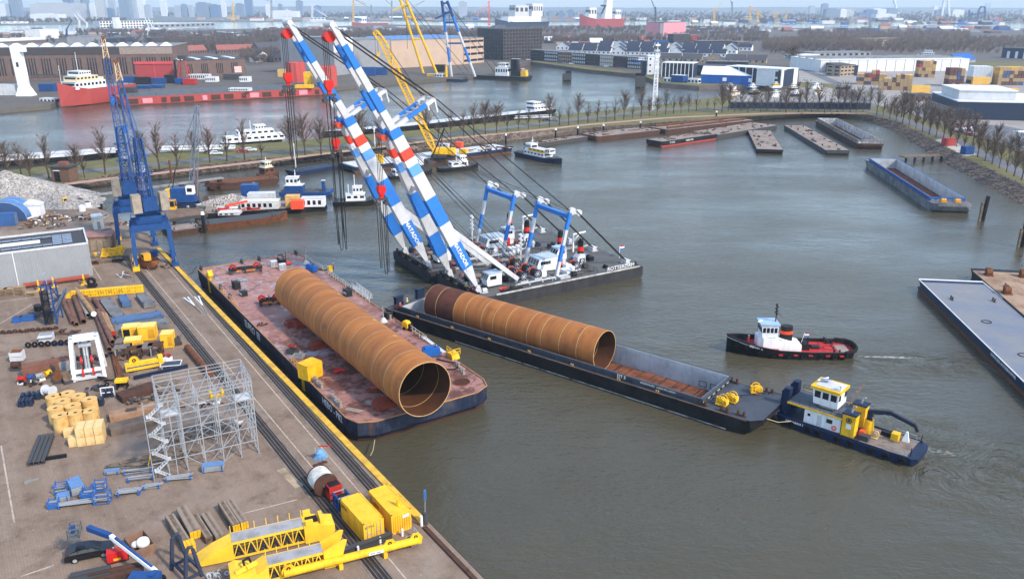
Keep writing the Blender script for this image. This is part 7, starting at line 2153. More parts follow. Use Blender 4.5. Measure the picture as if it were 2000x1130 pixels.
B().box(-3.2,-2.5,0,3.2,2.5,4.8).mk('walls',BRK,t);B().box(-3.7,-3.0,4.8,3.7,3.0,5.2).mk('roof',DKGREY,t);B().box(-1.2,-1,5.2,1.6,1,6.4).mk('chimney',M('brick_red',(128,84,72),.9),t);B().box(-2.2,-2.55,0,-.2,-2.503,3.6).mk('door',BLACK,t);B().box(-2.3,-2.6,3.6,-.1,-2.52,3.9).mk('lintel',WHITE,t)
t=T('quay_lamp_post','dark bollard post with blue paddle sign at the quay end','post',W(831,1022,3),0)
B().cyl((0,0,0),(0,0,1.6),.35,.3,10).mk('post',DKGREY,t);B().bar((0,0,1.6),(.1,0,3.6),.08).mk('stem',STEEL,t);B().box(-.05,-.2,3.2,.2,.2,4.4).mk('sign',M('sign_blue',(60,110,170),.5),t);B().cyl((-.4,-.4,0),(-.4,-.4,1.3),.16,n=8).mk('white_pin',WHITE,t)
t=T('quay_ladder','grey steel ladder cage at the recess in the quay','ladder',W(806,1062,3),QA)
B().rail([(0,-.8,0),(0,.8,0),(-1.2,.8,0)],1.2,.08,.8,3).mk('guard',STEEL,t);B().box(-.4,-.5,-.2,.4,.5,.9).mk('recess',RUSTD,t)
for k in range(4):B().bar((.45,-.4,.1+k*.22),(.45,.4,.1+k*.22),.06).mk('rung',STEEL,t)
for i,(x,y)in enumerate(((743,1062),(786,1046),(700,1080))):
 one('white_post','%s short white post in front of the yellow containers'%ORD[i],'post',B().cyl((0,0,0),(0,0,.9),.13,n=8).cyl((0,0,.9),(0,0,1.0),.1,.04,8),CLEANW,W(x,y,3),0,'short white posts')
 # loose gear scattered over the yard
for i,(x,y,L,wd,h,mats_,lb)in enumerate(((128,652,4,2,.9,'uod','brown pipe offcuts behind the white frame'),(190,762,3,1.5,.8,'dkn','dark fittings between the reels and the yellow stand'),(82,715,4.5,2,1.3,'kdu','tangled black machinery parts left of the white frame'),(60,752,3,1.5,.9,'ukd','rusty fittings below the coloured winches'),(330,770,5,2,.6,'udt','timber and steel offcuts behind the scaffold'),(205,700,3,1.4,.9,'kud','dark shackles and plates right of the white frame'),(255,700,4,1.5,.7,'uot','rusty plates under the trestle tables'),(310,690,3,1.5,.5,'dut','small steel offcuts below the narrow yellow cabin'),(110,588,3,1.5,.8,'dkg','grey rods beside the blue access tower'),(225,745,4,1.6,.8,'kud','black clamps beside the thin rusty tubes'),(150,700,3,2,.8,'kdu','dark gear under the white frame'),(285,780,5,2,.7,'tud','boards and bars left of the scaffold stairs'),(400,790,6,3,.5,'tup','boards and sheets stored inside the scaffold'),(450,830,5,2.5,.5,'tpd','grey and brown boards under the right half of the scaffold'),(120,442,5,3,1.4,'uwdt','mixed junk on the yard in front of the white shed'),(150,430,4,2.5,1.2,'dwu','junk heap beside the yard road'),(215,440,5,2.5,1.2,'dtu','steel junk between the kiosk and the crane'),(250,440,4,2.5,1.2,'wdu','pale junk behind the nearer crane'),(160,500,3,2,1.0,'uod','rusty junk by the warehouse corner'),(408,1092,3,1.5,.6,'kud','dark chain and cable heap beside the trestle'))):
 HKq={'u':RUSTD,'o':RUSTM,'d':DKGREY,'k':BLACK,'n':NAVY,'t':WOODG,'g':MIDGREY,'w':WHITE,'p':GREYP}
 t=T('loose_gear',lb,'loose gear',W(x,y,3),.25+.2*(i%3));rg=random.Random(i)
 for k in range(11):
  q=V((rg.uniform(-L/2,L/2),rg.uniform(-wd/2,wd/2),.12+rg.random()*h*.5));e=V((rg.uniform(-L/3,L/3),rg.uniform(-.5,.5),rg.uniform(-.1,.3)*h));mt=HKq[rg.choice(mats_)]
  if k%4==3:B().ring(q+V((0,0,.2)),(rg.uniform(-1,1),1,rg.uniform(0,1)),.4,.2,.2,10).mk('ring',mt,t)
  elif k%4==2:B().cyl(q,q+e,rg.uniform(.1,.25),n=8).mk('tube',mt,t)
  else:B().bar(q,q+e,rg.uniform(.2,.5),rg.uniform(.12,.35)).mk('piece',mt,t)
  # generic vessels
HK={'k':BLACK,'n':NAVY,'r':M('ship_red',(164,64,58),.55,var=.25,sc=.3,streak=.25,dirt=(150,84,80)),'u':RUSTD,'g':MIDGREY,'b':PBLUE,'o':RUSTM,'w':WHITE,'y':YEL,'d':DKGREY,'c':DECKG,'s':M('sand_deck',(158,134,112),.9,var=.5,sc=.3,dirt=(112,84,66)),'t':M('deck_taupe',(142,130,120),.85,var=.5,sc=.3,dirt=(104,90,80)),'p':GREYP,'f':M('flat_blue',(122,124,126),.65,var=.2,sc=.16,rust=.36,rcol=(140,130,120),dirt=(66,94,138)),'a':M('cream_paint',(222,206,168),.6,var=.15),'e':M('hull_grn',(60,66,70),.6,var=.3),'R':RED,'O':ORANGE,'l':M('pale_roof',(206,206,204),.6,var=.15),'T':TAN}
def vessel(label,bow,stern,beam,fb,hm,dm,houses,cat='boat',name='moored_boat',flat=False,boot=None,masts=(),off=1):
 a,c=W(*bow),W(*stern)
 d=a-c
 L=d.length
 t=T(name,label,cat,(a+c)/2,math.atan2(d.y,d.x))
 hb_=beam/2
 n_=V((-d.y,d.x,0)).normalized()
 if n_.y<0:n_=-n_
 t.location+=n_*hb_*off
 if flat:st=[(-L/2,hb_,hb_*.95,fb,.5),(-L/2+1.5,hb_,hb_,fb,-.5),(L/2-2,hb_,hb_,fb,-.5),(L/2,hb_*.97,hb_*.9,fb+.15,.6)]
 else:st=[(-L/2,hb_*.75,hb_*.5,fb,.2),(-L*.42,hb_,hb_*.85,fb,-.5),(L*.2,hb_,hb_*.9,fb,-.5),(L*.38,hb_*.7,hb_*.45,fb*1.2,-.5),(L/2,.1,.05,fb*1.5,0)]
 hull(B(),st).mk('hull',HK[hm],t)
 if boot:hull(B(),[(x,hd*1.004,hx*1.004,min(.55,zd-.1),zb)for x,hd,hx,zd,zb in st]).mk('boot_topping',HK[boot],t)
 deck_poly(st,fb+.03 if flat else None,.15).mk('deck',HK[dm],t).location.z=0 if flat else.03
 for x,l,w,z0,h,col,nw in houses:
  o=B().prof([(-l/2,0),(l/2,0),(l/2-.12*h,h),(-l/2+.05,h)],-w/2,w/2).mk('deckhouse',HK[col],t)
  o.location=(x*L/2,0,fb+z0)
  B().box(-l/2-.1,-w/2-.1,h+.004,l/2,w/2+.1,h+.12).mk('roof',HK['p' if col!='w' else 'l'],o)
  for k in range(nw):
   for s in(-1,1):window(o,-l/2+l*(k+.5)/nw,s*w/2,h*.62,l/nw*.6,h*.36)
  if nw:window(o,l/2-.07*h,0,h*.62,w*.8,h*.36,'x',t=.06);window(o,-l/2+.03,0,h*.62,w*.8,h*.36,'x')
 for x,h in masts:
  B().bar((x*L/2,0,fb),(x*L/2,0,fb+h),.18).bar((x*L/2,-.9,fb+h*.8),(x*L/2,.9,fb+h*.8),.12).mk('mast',WHITE,t)
 for s in(-1,1):
  bollard(t,(L*.33,s*hb_*.6,fb),.6,.16);bollard(t,(-L*.42,s*hb_*.6,fb),.6,.16)
 return t,L
def cargo(label,px,py,z,L,wd,h,col,rz=0.0,cat='deck cargo',name='deck_cargo',kind='box'):
 t=T(name,label,cat,W(px,py,z),rz)
 if kind=='box':
  B().box(-L/2,-wd/2,.1,L/2,wd/2,h).mk('body',HK[col],t);B().box(-L/2+.1,-wd/2+.1,0,L/2-.1,wd/2-.1,.1).mk('skid',RUSTD,t)
  B().box(-L/2-.06,-wd/2-.06,h+.003,L/2+.06,wd/2+.06,h+.12).mk('lid',HK['p' if col=='w' else col],t)
  for k in range(int(L//1.6)):B().box(-L/2+.3+k*1.6,-wd/2-.03,h*.3,-L/2+1.2+k*1.6,-wd/2-.003,h*.8).mk('panel',GLASS if col in 'wl' else HK[col],t)
 else:
  rg=random.Random(px)
  for k in range(10):
   q=V((rg.uniform(-L/2,L/2),rg.uniform(-wd/2,wd/2),.15+rg.random()*h*.5))
   B().bar(q,q+V((rg.uniform(-L/3,L/3),rg.uniform(-.6,.6),rg.uniform(-.2,.4)*h)),rg.uniform(.25,.7),rg.uniform(.2,.6)).mk('piece',HK[rg.choice(col)],t)
 return t
t,L=vessel('blue flat deck barge with white edge at the right side',(1790,563),(2130,905),13.5,2.0,'n','f',[],'barge','deck_barge',True,'o',off=-1)
for s in(-1,1):B().bar((-L/2,s*6.7,2.06),(L/2,s*6.6,2.15),.16,.12).mk('white_edge',WHITE,t)
B().bar((L/2-.1,-6.6,2.2),(L/2-.1,6.6,2.2),.3,.2).mk('white_edge',CLEANW,t)
B().poly([(-1.2+6,-6.7),(1.2+6,-6.7),(.8+6,-5.2),(-.8+6,-5.2)],2.04,2.14).mk('bollard_pad',CLEANW,t)
text('WWW.DEK-WATERBOUW.NL',.75,LETW,t,(-8,6.83,1.55),(-1,0,0),(0,0,1));text('WWW.DEK-WATERBOUW.NL',.75,LETW,t,(-8,-6.83,1.55),(1,0,0),(0,0,1))
for x,y in((12,2),(3,-2),(-4,2),(-9,-1)):B().ring((x,y,2.1),(0,0,1),.9,.75,.08,12).mk('rope_loop',BLACK,t)
t,L=vessel('rust-brown deck barge with sand-coloured deck at the right edge',(1890,543),(2230,850),16,2.3,'k','s',[],'barge','deck_barge',True,off=-1)
for x,y in((.9,.75),(.9,-.2),(.9,-.8),(.55,.85)):
 o=B().cyl((0,-.6,.8),(0,.6,.8),.7,n=12).box(-.9,-.8,0,.9,.8,.3).box(.4,-.5,.3,1.1,.5,1.6).mk('anchor_winch',RUSTM,t);o.location=(x*L/2*.97,y*7.4,2.3)
fl,bl,br=W(1812,392,2.6),W(1690,312,2.6),W(1718,294,2.6)
x_=(fl-bl).normalized();y_=V((-x_.y,x_.x,0))
Lh=(fl-bl).length+5
cb=bl+x_*(Lh/2)+y_*5.7;cb.z=0
t=T('hopper_barge','grey hopper barge with blue coaming and empty rusty hold','barge',cb,math.atan2(x_.y,x_.x))
hopper(t,Lh,11.4,2.6,1.1,5.5,3.5,M('hopper_slate',(74,80,90),.6,var=.5,sc=.3,streak=.45,dirt=(140,140,138)),HOLDW,HOLDF,M('hopper_deck',(104,106,110),.7,var=.3),.8,3.0,.1,22,M('coaming_blue',(48,92,152),.6,var=.2))
for y in(-2,2):o=B().cyl((0,-.7,.6),(0,.7,.6),.5,n=10).box(-.7,-.9,0,.7,.9,.25).mk('winch',M('winch_orange',(214,150,50),.6),t);o.location=(Lh/2-2.6,y,2.9)
for a in(('dark barge full of rusty frames, leftmost of the laid-up cluster',(1165,276),(1290,262),13,2.0,'u','t'),('barge with long pipes on deck, farthest of the laid-up cluster',(1300,262),(1470,242),13,2.0,'u','t'),('red-bottomed barge with white lettering, nearest of the laid-up cluster',(1290,288),(1400,272),9,2.4,'k','t'),('broad taupe barge at the right of the laid-up cluster',(1400,272),(1518,252),15,1.9,'d','t'),('low grey barge beside the dyke left of the cluster',(1040,289),(1155,272),6,1.5,'d','t'),('grey flat barge with dark bollards, near left of the right cluster',(1530,301),(1505,262),11,1.6,'k','t'),('pale deck barge in the middle of the right cluster',(1660,303),(1570,252),10,1.8,'d','t')):
 t,L=vessel(a[0],a[1],a[2],a[3],a[4],a[5],a[6],[],'barge','laid_up_barge',True,'r' if 'red-b' in a[0]else None)
 rg=random.Random(int(L*10))
 for k in range(12):
  q=V((rg.uniform(-.45,.45)*L,rg.uniform(-.4,.4)*a[3],a[4]+.2))
  B().bar(q,q+V((rg.uniform(-5,5),rg.uniform(-1.5,1.5),rg.uniform(0,.5))),rg.uniform(.3,.8),rg.uniform(.2,.6)).mk('deck_fitting',[RUSTM,RUSTD,DKGREY,WOODG][k%4],t)
 if 'white lett' in a[0]:text('HEBO-P41',1.2,LETW,t,(0,4.55,1.5),(-1,0,0),(0,0,1));text('P 4102',1.2,LETW,t,(L*.3,4.55,1.5),(-1,0,0),(0,0,1))
 if 'pipes' in a[0]:
  for y in(-4,4):B().cyl((-L*.45,y,2.7),(L*.45,y,2.7),.45,n=10).mk('pipe',RUSTM,t)
a_,c_=W(1700,292),W(1612,244)
d=a_-c_
t=T('hopper_barge','open barge with pale flaking walls at the right of the barge cluster','barge',(a_+c_)/2,math.atan2(d.y,d.x))
hopper(t,d.length,11,2.2,1.6,2.5,2.5,RUSTD,M('flaky_white',(190,192,192),.8,var=.4,sc=.5,rust=.3,rcol=(130,100,84)),HOLDF,M('flaky_top',(150,140,132),.8,var=.5),.7,2.0,.1,12)
vessel('black tug with white wheelhouse left of the hanging slings',(740,402),(650,405),6,1.5,'k','d',[(.0,6,3.2,0,2.0,'w',3),(.1,3,2.6,2.1,2.2,'w',3)],'tug boat','moored_tug',masts=((-.02,8),(-.3,5)))
vessel('small black tug with white cabin beside the yellow crane pontoon',(940,330),(862,338),5.5,1.5,'k','d',[(.0,7,3.2,0,1.8,'w',2),(.2,3,2.6,1.9,2.0,'w',3)],'tug boat','moored_tug',masts=((-.1,5),))
vessel('navy survey boat with yellow and white upper deck',(1086,323),(1000,304),6,1.7,'n','d',[(-.05,13,4.6,0,1.6,'w',6),(.05,10,4.2,1.7,1.1,'y',4),(-.35,4,3.6,1.7,2.6,'w',3),(.5,2.6,3,1.7,1.8,'w',2)],'boat','survey_boat',masts=((-.3,7),))
vessel('low black launch under the sheerleg booms',(850,340),(765,352),4.5,1.2,'k','d',[(-.5,5,3,0,2.0,'w',3)],'boat','launch')
t,L=vessel('long crane pontoon with pale deck carrying the yellow lattice crane',(690,338),(1000,298),13,2.0,'n','p',[],'pontoon','crane_pontoon',True,'o')
vessel('navy pontoon moored along the stone bank',(578,345),(668,330),7,1.6,'n','n',[],'pontoon','moored_pontoon',True)
for i,a in enumerate((('yellow box on the crane pontoon left of the booms',740,318,3,2.5,3.0,'y'),('yellow power unit beside the lattice crane',880,303,3.6,2.6,2.8,'y'),('yellow tank on the crane pontoon right end',905,300,3,2,1.8,'y'),('white tent-like cover on the crane pontoon',805,322,8,4,2.4,'w'),('orange winch box at the far end of the crane pontoon',897,288,3,2,2.2,'O'),('blue-white crate on the crane pontoon',868,287,4,2,1.4,'l'))):cargo(a[0],a[1],a[2],2.04,*a[3:7],-.35)
cargo('pile of rusty pipes on the far end of the crane pontoon',965,289,2.04,14,3,1.2,'uo',-.3,kind='heap');cargo('mixed gear and winches in the middle of the crane pontoon',930,296,2.04,10,4,1.5,'ydRg',-.3,kind='heap');cargo('mixed yellow and dark gear at the near end of the crane pontoon',720,325,2.04,8,4,1.6,'ydog',-.3,kind='heap')
base=W(858,306,2.04)
t=T('crawler_crane','yellow crawler crane with tall lattice boom on the pontoon','crane',base,0)
for s in(-1,1):B().box(-3.2,s*2.2-.5,0,3.2,s*2.2+.5,1.1).mk('track',DKGREY,t)
B().box(-2.2,-1.6,1.2,4.2,1.6,3.6).mk('house',YEL,t);B().box(-2.6,-2.4,1.4,-.8,-1.0,3.4).mk('cab',YEL,t);B().box(-2.64,-2.2,2.1,-2.603,-1.2,3.1).mk('cab_window',GLASS,t);B().box(4.2,-2,1.4,5.4,2,3.2).mk('counterweight',YEL,t)
rx_,ry_=base.x,base.y
def plane_pt(px,py,y):
 dx,dz=(px-1000)/FPX,-(py-565)/FPX
 wy,wz=_cp+dz*_sp,-_sp+dz*_cp
 k=y/wy
 return V((dx*k,y,CAMZ+wz*k))
tip=plane_pt(740,66,base.y-8)-base
ft=V((-1.4,0,1.6))
B().lat(ft,ft.lerp(tip,.1),.9,2.6,2,.3,.16,.6,2.2,(0,1,0)).mk('boom_foot',YEL,t)
B().lat(ft.lerp(tip,.1),ft.lerp(tip,.94),2.6,2.4,20,.3,.17,2.2,2.0,(0,1,0)).mk('lattice_boom',YEL,t)
B().lat(ft.lerp(tip,.94),tip+V((-1.4,0,.8)),2.4,2.0,2,.35,.2,2.0,1.6,(0,1,0)).mk('boom_head',YEL,t)
b=B()
for y in(-.8,.8):b.bar(tip+V((0,y,0)),(5,y,7),.12).bar((5,y,7),(4.6,y,3),.16)
b.mk('pendant',WIRE,t)
for x,zz_ in((-1.6,8),(-.6,6.5)):
 o=B().bar((0,0,0),(0,0,-zz_),.1).mk('hoist_rope',WIRE,t);o.location=tip+V((x,0,0))
 B().prof([(-.5,0),(.5,0),(.3,-1.6),(-.3,-1.6)],-.3,.3).mk('hook_block',YEL,o).location=(0,0,-zz_)
base=W(838,320,2.04)
t=T('derrick_crane','dark slim derrick with A-frame on the crane pontoon','crane',base,0)
B().bar((0,0,0),plane_pt(868,250,base.y)-base,.5).mk('derrick_boom',BLACK,t);B().bar((2.5,0,0),plane_pt(868,250,base.y)-base,.2).mk('stay',BLACK,t);B().cyl((0,0,0),(0,0,1.5),1.2,n=12).mk('turntable',DKGREY,t)
c,a,L_=seg((303,428),(405,414),2.6)
t=T('work_jetty','brown timber jetty carrying the blue crawler crane','jetty',(c.x,c.y,0),a)
for k in range(14):B().box(-L_/2+k*L_/14+.03,0,2.1,-L_/2+(k+1)*L_/14-.03,9,2.6).mk('deck_board',M('jetty_brown',(122,104,90),.85,var=.4,sc=.6),t)
for x in(-L_/2+2,-2,L_/2-3):B().cyl((x,.8,-1),(x,.8,2.1),.5,n=10).mk('pile',RUSTD,t)
B().box(-L_/2,-.1,1.2,L_/2,.3,2.08).mk('edge_beam',DKGREY,t)
base=W(362,402,2.6)
t=T('crawler_crane','blue crawler crane with yellow counterweight on the brown jetty','crane',base,.1)
for s in(-1,1):B().prof([(-4,.2),(-3.4,0),(3.4,0),(4,.5),(3.4,1.2),(-3.4,1.2)],s*2.3-.6,s*2.3+.6).mk('track',NAVY,t)
B().box(-3.5,-1.8,1.4,3.5,1.8,3.8).mk('house',PBLUE,t);B().box(-5.0,-1.8,3.0,-3.5,1.8,5.2).mk('counterweight',YEL,t);B().box(-3.4,-1.6,3.81,1,1.6,5.6).mk('upper_house',PBLUE,t);B().box(1.2,-1.9,3.81,3.4,.2,6.2).mk('cab',WHITE,t);B().box(1.6,-1.94,4.6,3.0,-1.903,5.7).mk('cab_window',GLASS,t)
tip=plane_pt(388,207,base.y+6)-base
B().lat((2.5,0,3),tip,1.8,.9,16,.16,.09).mk('lattice_boom',M('boom_grey',(110,122,136),.6),t)
B().bar((-3,0,5.4),(-1.5,0,11),.25).bar((-1.5,0,11),tip,.09).bar((-1.5,0,11),(-4.5,0,5),.12).mk('gantry_stay',BLACK,t);B().bar(tip,tip+V((.5,0,-14)),.08).mk('hoist_rope',WIRE,t)
t=T('yellow_cab','yellow framed cab unit on the jetty in front of the blue crane','cab',W(337,408,2.6),.1)
B().box(-1.1,-1,0,1.1,1,.7).mk('base',YEL,t);B().rail([(-1,-.9,.7),(1,-.9,.7),(1,.9,.7),(-1,.9,.7),(-1,-.9,.7)],1.9,.16,2,1).mk('frame',YEL,t);B().box(-.8,-.92,.9,.8,-.88,2.4).mk('window',GLASS,t)
for i,(x,y,h)in enumerate(((372,405,.4),(379,404,.4),(386,403,.4))):one('steel_cylinder','%s short steel cylinder lying on the jetty edge'%ORD[i],'cylinder',B().cyl((-.6,-1,.4),(.6,1,.4),.38,n=10).cyl((.6,1,.4),(.65,1.08,.4),.3,n=8),STEEL,W(x,y,2.6),0,'steel cylinders on the jetty')
vessel('low brown pontoon under the jetty by the portal cranes',(330,462),(395,452),7,1.2,'u','t',[],'pontoon','moored_pontoon',True)
vessel('rusty open barge with pointed bow in front of the workshop pontoon',(567,432),(392,452),6.5,1.7,'o','d',[],'barge','old_barge')
t,L=vessel('dark workshop pontoon with white cabins',(640,412),(400,428),11,1.6,'k','t',[],'pontoon','workshop_pontoon',True)
for a in(('long white workshop shed on the dark pontoon',510,406,11,4,2.3,'l'),('white cabin with dark window at the end of the workshop pontoon',613,402,7,3.5,2.6,'w'),('bright orange box on the workshop pontoon',582,407,3.6,3,2.4,'O'),('tan ribbed container behind the orange box',573,402,4,3,3.2,'T'),('white low cabin behind the workshop shed',512,392,8,3.5,2.5,'p'),('pale grey hatch pile on the workshop pontoon',450,418,6,4,.8,'l')):cargo(a[0],a[1],a[2],1.64,*a[3:7],.08)
t=cargo('red folded knuckle crane at the left of the workshop pontoon',465,414,1.64,9,2,2.2,'R',.1,'loader crane','knuckle_crane','heap');B().bar((-3,0,2),(3,0,3.2),.6).mk('arm',ORANGE,t);B().bar((-6,.4,1.2),(0,.4,1.4),.9,.5).mk('lattice_tray',WHITE,t)
t,L=vessel('gravel-laden barge beyond the workshop pontoon',(400,405),(510,396),9,1.6,'u','t',[],'barge','gravel_barge',True)
heap('gravel_heap','grey gravel heap on the barge beyond the workshop pontoon',W(455,398,1.65),12,3.8,3.2,MATS['gravel'],9,.05)
cargo('blue skip on the gravel barge',490,386,1.64,5,3.5,4.2,'b',.1)
vessel('long rusty barge with pale strip by the stone bank',(410,372),(545,358),8,1.8,'u','o',[],'barge','rusty_barge',True)
cargo('heap of rusty steel sections on the long barge by the bank',470,362,1.85,26,4,1.6,'uogo',.05,kind='heap')
vessel('blue workboat with white wheelhouse behind the workshop pontoon',(645,385),(545,385),6,1.5,'b','d',[(-.45,6,4,0,2.0,'b',0),(-.5,4,3.4,2.0,2.6,'w',3),(.7,1.2,1.2,0,3.4,'b',0)],'workboat','workboat',True,masts=((-.4,7),))
vessel('old brown tug with orange wheelhouse roof by the bank',(553,345),(515,352),5,1.6,'u','o',[(-.2,4,3.4,0,2.4,'o',2),(-.2,3,3,2.5,2.0,'a',3)],'tug boat','old_tug',masts=((-.2,6),))
for i,(x,y,h,r,c_)in enumerate(((337,360,8.5,.4,0),(388,402,11.5,.55,0),(400,455,5.2,.5,1),(988,282,4,.4,1),(1085,273,4.5,.45,1),(1128,269,4.5,.45,1),(1178,264,4.5,.45,1),(1250,258,4.5,.4,1),(1398,238,5,.45,1),(1918,432,7.5,.6,2),(1996,482,6.5,.75,2),(733,300,10,.3,1),(578,330,9,.25,1))):
 lb=['slim brown pile beside the blue jetty crane','tall brown pile at the right end of the brown jetty','dark pile with white cap beside the low brown pontoon','dark pile with white cap behind the survey boat','first white-capped pile along the dyke barges','second white-capped pile along the dyke barges','third white-capped pile along the dyke barges','white-capped pile behind the laid-up cluster','white-capped pile beyond the laid-up cluster','leaning dark timber pile in the open water','thick dark timber pile at the right edge','thin post on the bank behind the booms','thin pale post on the bank by the navy pontoon'][i]
 t=T('mooring_pile',lb,'pile',W(x,y));m_=RUSTM if c_==0 else BLACK
 B().cyl((0,0,-1),(.5 if i==9 else 0,0,h),r,r*.95,10).mk('shaft',m_ if i<11 else GREYP,t)
 if c_==1:B().cyl((0,0,h),(0,0,h+.8),r*1.1,r*.8,10).mk('cap',CLEANW,t)
 if c_==2:B().box(-r-.5,-.3,0,-r+.1,.3,h*.75).mk('fender_plank',WOODG,t)
t,L=vessel('white passenger ship with dark hull moored beyond the dyke',(555,279),(435,288),8,1.6,'k','p',[(.1,26,6.6,0,2.4,'w',9),(.15,16,6,2.5,2.2,'w',6),(.3,5,5.5,4.8,1.9,'w',4)],'passenger ship','passenger_ship',masts=((.0,9),))
t,L=vessel('long dark inland ship with white wheelhouse moored beyond the dyke',(640,275),(1090,222),10,2.6,'k','p',[(-.86,14,7.5,0,2.6,'w',6),(-.8,6,6.5,2.6,2.4,'w',4)],'inland ship','inland_ship',masts=((.9,6),))
vessel('long inland ship with pale hatches moored at the left beyond the dyke',(250,308),(-80,332),9,2.2,'k','p',[(.1,45,6.5,0,1.2,'p',0),(-.6,9,6,0,2.6,'w',3)],'inland ship','inland_ship')
t=T('white_gangway','white lattice gangway bridge leading to the moored ships','gangway',W(430,296,3),.12)
B().box(-24,-1,1.2,6,1,1.4).mk('deck',WHITE,t)
for y in(-1,1):B().lat((-24,y,1.9),(6,y,1.9),.15,.15,16,.12,.1,1.2,1.2).mk('side_truss',CLEANW,t)
t=T('white_gangway','short white gangway beside the dark inland ship wheelhouse','gangway',W(1040,233,3),.3)
B().box(-10,-1,.8,10,1,1.0).mk('deck',WHITE,t);B().lat((-10,-1,1.6),(10,-1,1.6),.15,.15,12,.12,.1,1.2,1.2).mk('side_truss',CLEANW,t)
CARS=[M('car_%d'%i,c,.3,var=.04,spec=.5)for i,c in enumerate(((210,212,214),(30,34,42),(120,124,130),(150,40,40),(60,80,120)))]
for i,(x,y,rz)in enumerate(((402,297,.2),(412,299,.2),(423,302,.1),(474,297,.15),(490,295,.1),(1055,232,.3),(1068,236,.2),(1082,236,.2),(1438,209,.1),(1095,124,-.3),(1116,126,-.3),(1168,130,-.3),(1184,131,-.3),(1207,134,-.3),(1215,134,-.3),(1032,118,-.2))):
 car('%s parked car from the left %s'%(ORD[i]if i<5 else ORD[i-5]if i<8 else '' if i==8 else ORD[i-9],'in the dyke car park' if i<5 else 'on the dyke near the short gangway' if i<8 else 'on the far quay road'),W(x,y,3),rz,CARS[0 if i in(0,2,4,8,12)else i%5],'parked_car',i%2==0,'cars parked by the harbour')if i!=8 else car('single grey car on the road by the boatyard',W(x,y,3),rz,CARS[2])
t=T('radio_mast','white lattice radio mast on the dyke','mast',W(1278,214,3));hm_=37
B().lat((0,0,0),(0,0,hm_-6),2.4,1.6,18,.28,.16,side=(1,0,0)).mk('lattice',CLEANW,t);B().cyl((0,0,hm_-6),(0,0,hm_),.35,.2,8).mk('antenna_tube',WHITE,t)
for k in range(5):B().box(-1.3,-.9,hm_-14+k*3,1.3,.9,hm_-13+k*3).mk('antenna_panel',GREYP if k%2 else WHITE,t)
c,a,L_=seg((1768,306),(1846,303),2.5)
t=T('right_jetty','dark timber landing stage at the right bank','jetty',(c.x,c.y,0),a)
for k in range(10):B().box(-L_/2+k*L_/10+.03,0,2.0,-L_/2+(k+1)*L_/10-.03,4,2.4).mk('deck_board',WOODG,t)
for k in range(5):B().cyl((-L_/2+1+k*(L_-2)/4,.6,-1),(-L_/2+1+k*(L_-2)/4,.6,2),.45,n=8).mk('pile',BLACK,t)
px_sheet('sand_patch',[(1826,274),(1884,305),(1908,302),(1850,268)],2.95,M('pale_sand',(186,178,168),.95,var=.3))
cargo('red and pink site cabin by the right jetty',1852,284,2.95,5,3,3,'r',.2,'cabin','site_cabin');cargo('blue round tank by the right bank fence',1888,301,2.95,4,3,3,'b',.2,'tank','blue_tank')
# bare trees
BARK=M('bark',(74,64,56),.9,var=.3,sc=1)
TWIG=M('twigs',(108,92,80),.95,var=.35,sc=.6,dirt=(58,50,46))
def tree_mesh(seed,h,spread,n):
 rg=random.Random(seed)
 tr=B();cr=B()
 pts=[V((0,0,-.2))]
 for k in range(1,8):pts.append(pts[-1]+V((rg.uniform(-.12,.12),rg.uniform(-.12,.12),h*.13)))
 for k in range(7):tr.cyl(pts[k],pts[k+1],.24*(1-k/8.2),.24*(1-(k+1)/8.2),6,False)
 def tri(a,b_,w):
  d=(b_-a).normalized();s=d.cross(V((rg.uniform(-1,1),rg.uniform(-1,1),.2))).normalized()*w
  cr.add([a-s,a+s,b_],[(0,1,2)])
 for k in range(n):
  f=rg.uniform(.26,.98)
  i=min(6,int(f*7));p=pts[i].lerp(pts[i+1],f*7-i)if i<7 else pts[7]
  a=rg.uniform(0,6.283);l=h*rg.uniform(.2,.36)*(1.15-.75*f)*spread
  el=rg.uniform(.7,1.25)
  d=V((math.cos(a)*math.cos(el),math.sin(a)*math.cos(el),math.sin(el)))
  q=p+d*l*1.5
  tri(p,q,.1)
  for j in range(11):
   u=rg.uniform(.2,1)
   s=p.lerp(q,u)
   d2=(d+V((rg.uniform(-.7,.7),rg.uniform(-.7,.7),rg.uniform(-.1,.5)))).normalized()
   tri(s,s+d2*l*rg.uniform(.35,.7),.05)
 return tr,cr
TV=[]
for i,(h,s,n)in enumerate(((12,1.0,60),(12.5,.8,50),(11,1.25,65),(9,.7,30),(12,1.1,80))):
 tr,cr=tree_mesh(40+i,h,s,n)
 ms=[]
 for nm,bb,mt in(('trunk',tr,BARK),('crown',cr,TWIG)):
  me=bpy.data.meshes.new(nm);me.from_pydata(bb.v,[],bb.f);me.materials.append(mt);ms.append(me)
 TV.append(ms)
rt=random.Random(77)
def tree(label,p,v,sc,group):
 o=bpy.data.objects.new('bare_tree',None);COL.objects.link(o);o.location=p;o.scale=(sc*rt.uniform(.85,1.15),)*2+(sc,);o.rotation_euler=(0,0,rt.uniform(0,6.28))
 tag(o,label,'tree',group)
 for nm,me in zip(('trunk','crown'),TV[v]):
  c=bpy.data.objects.new(nm,me);COL.objects.link(c);c.parent=o
 return o
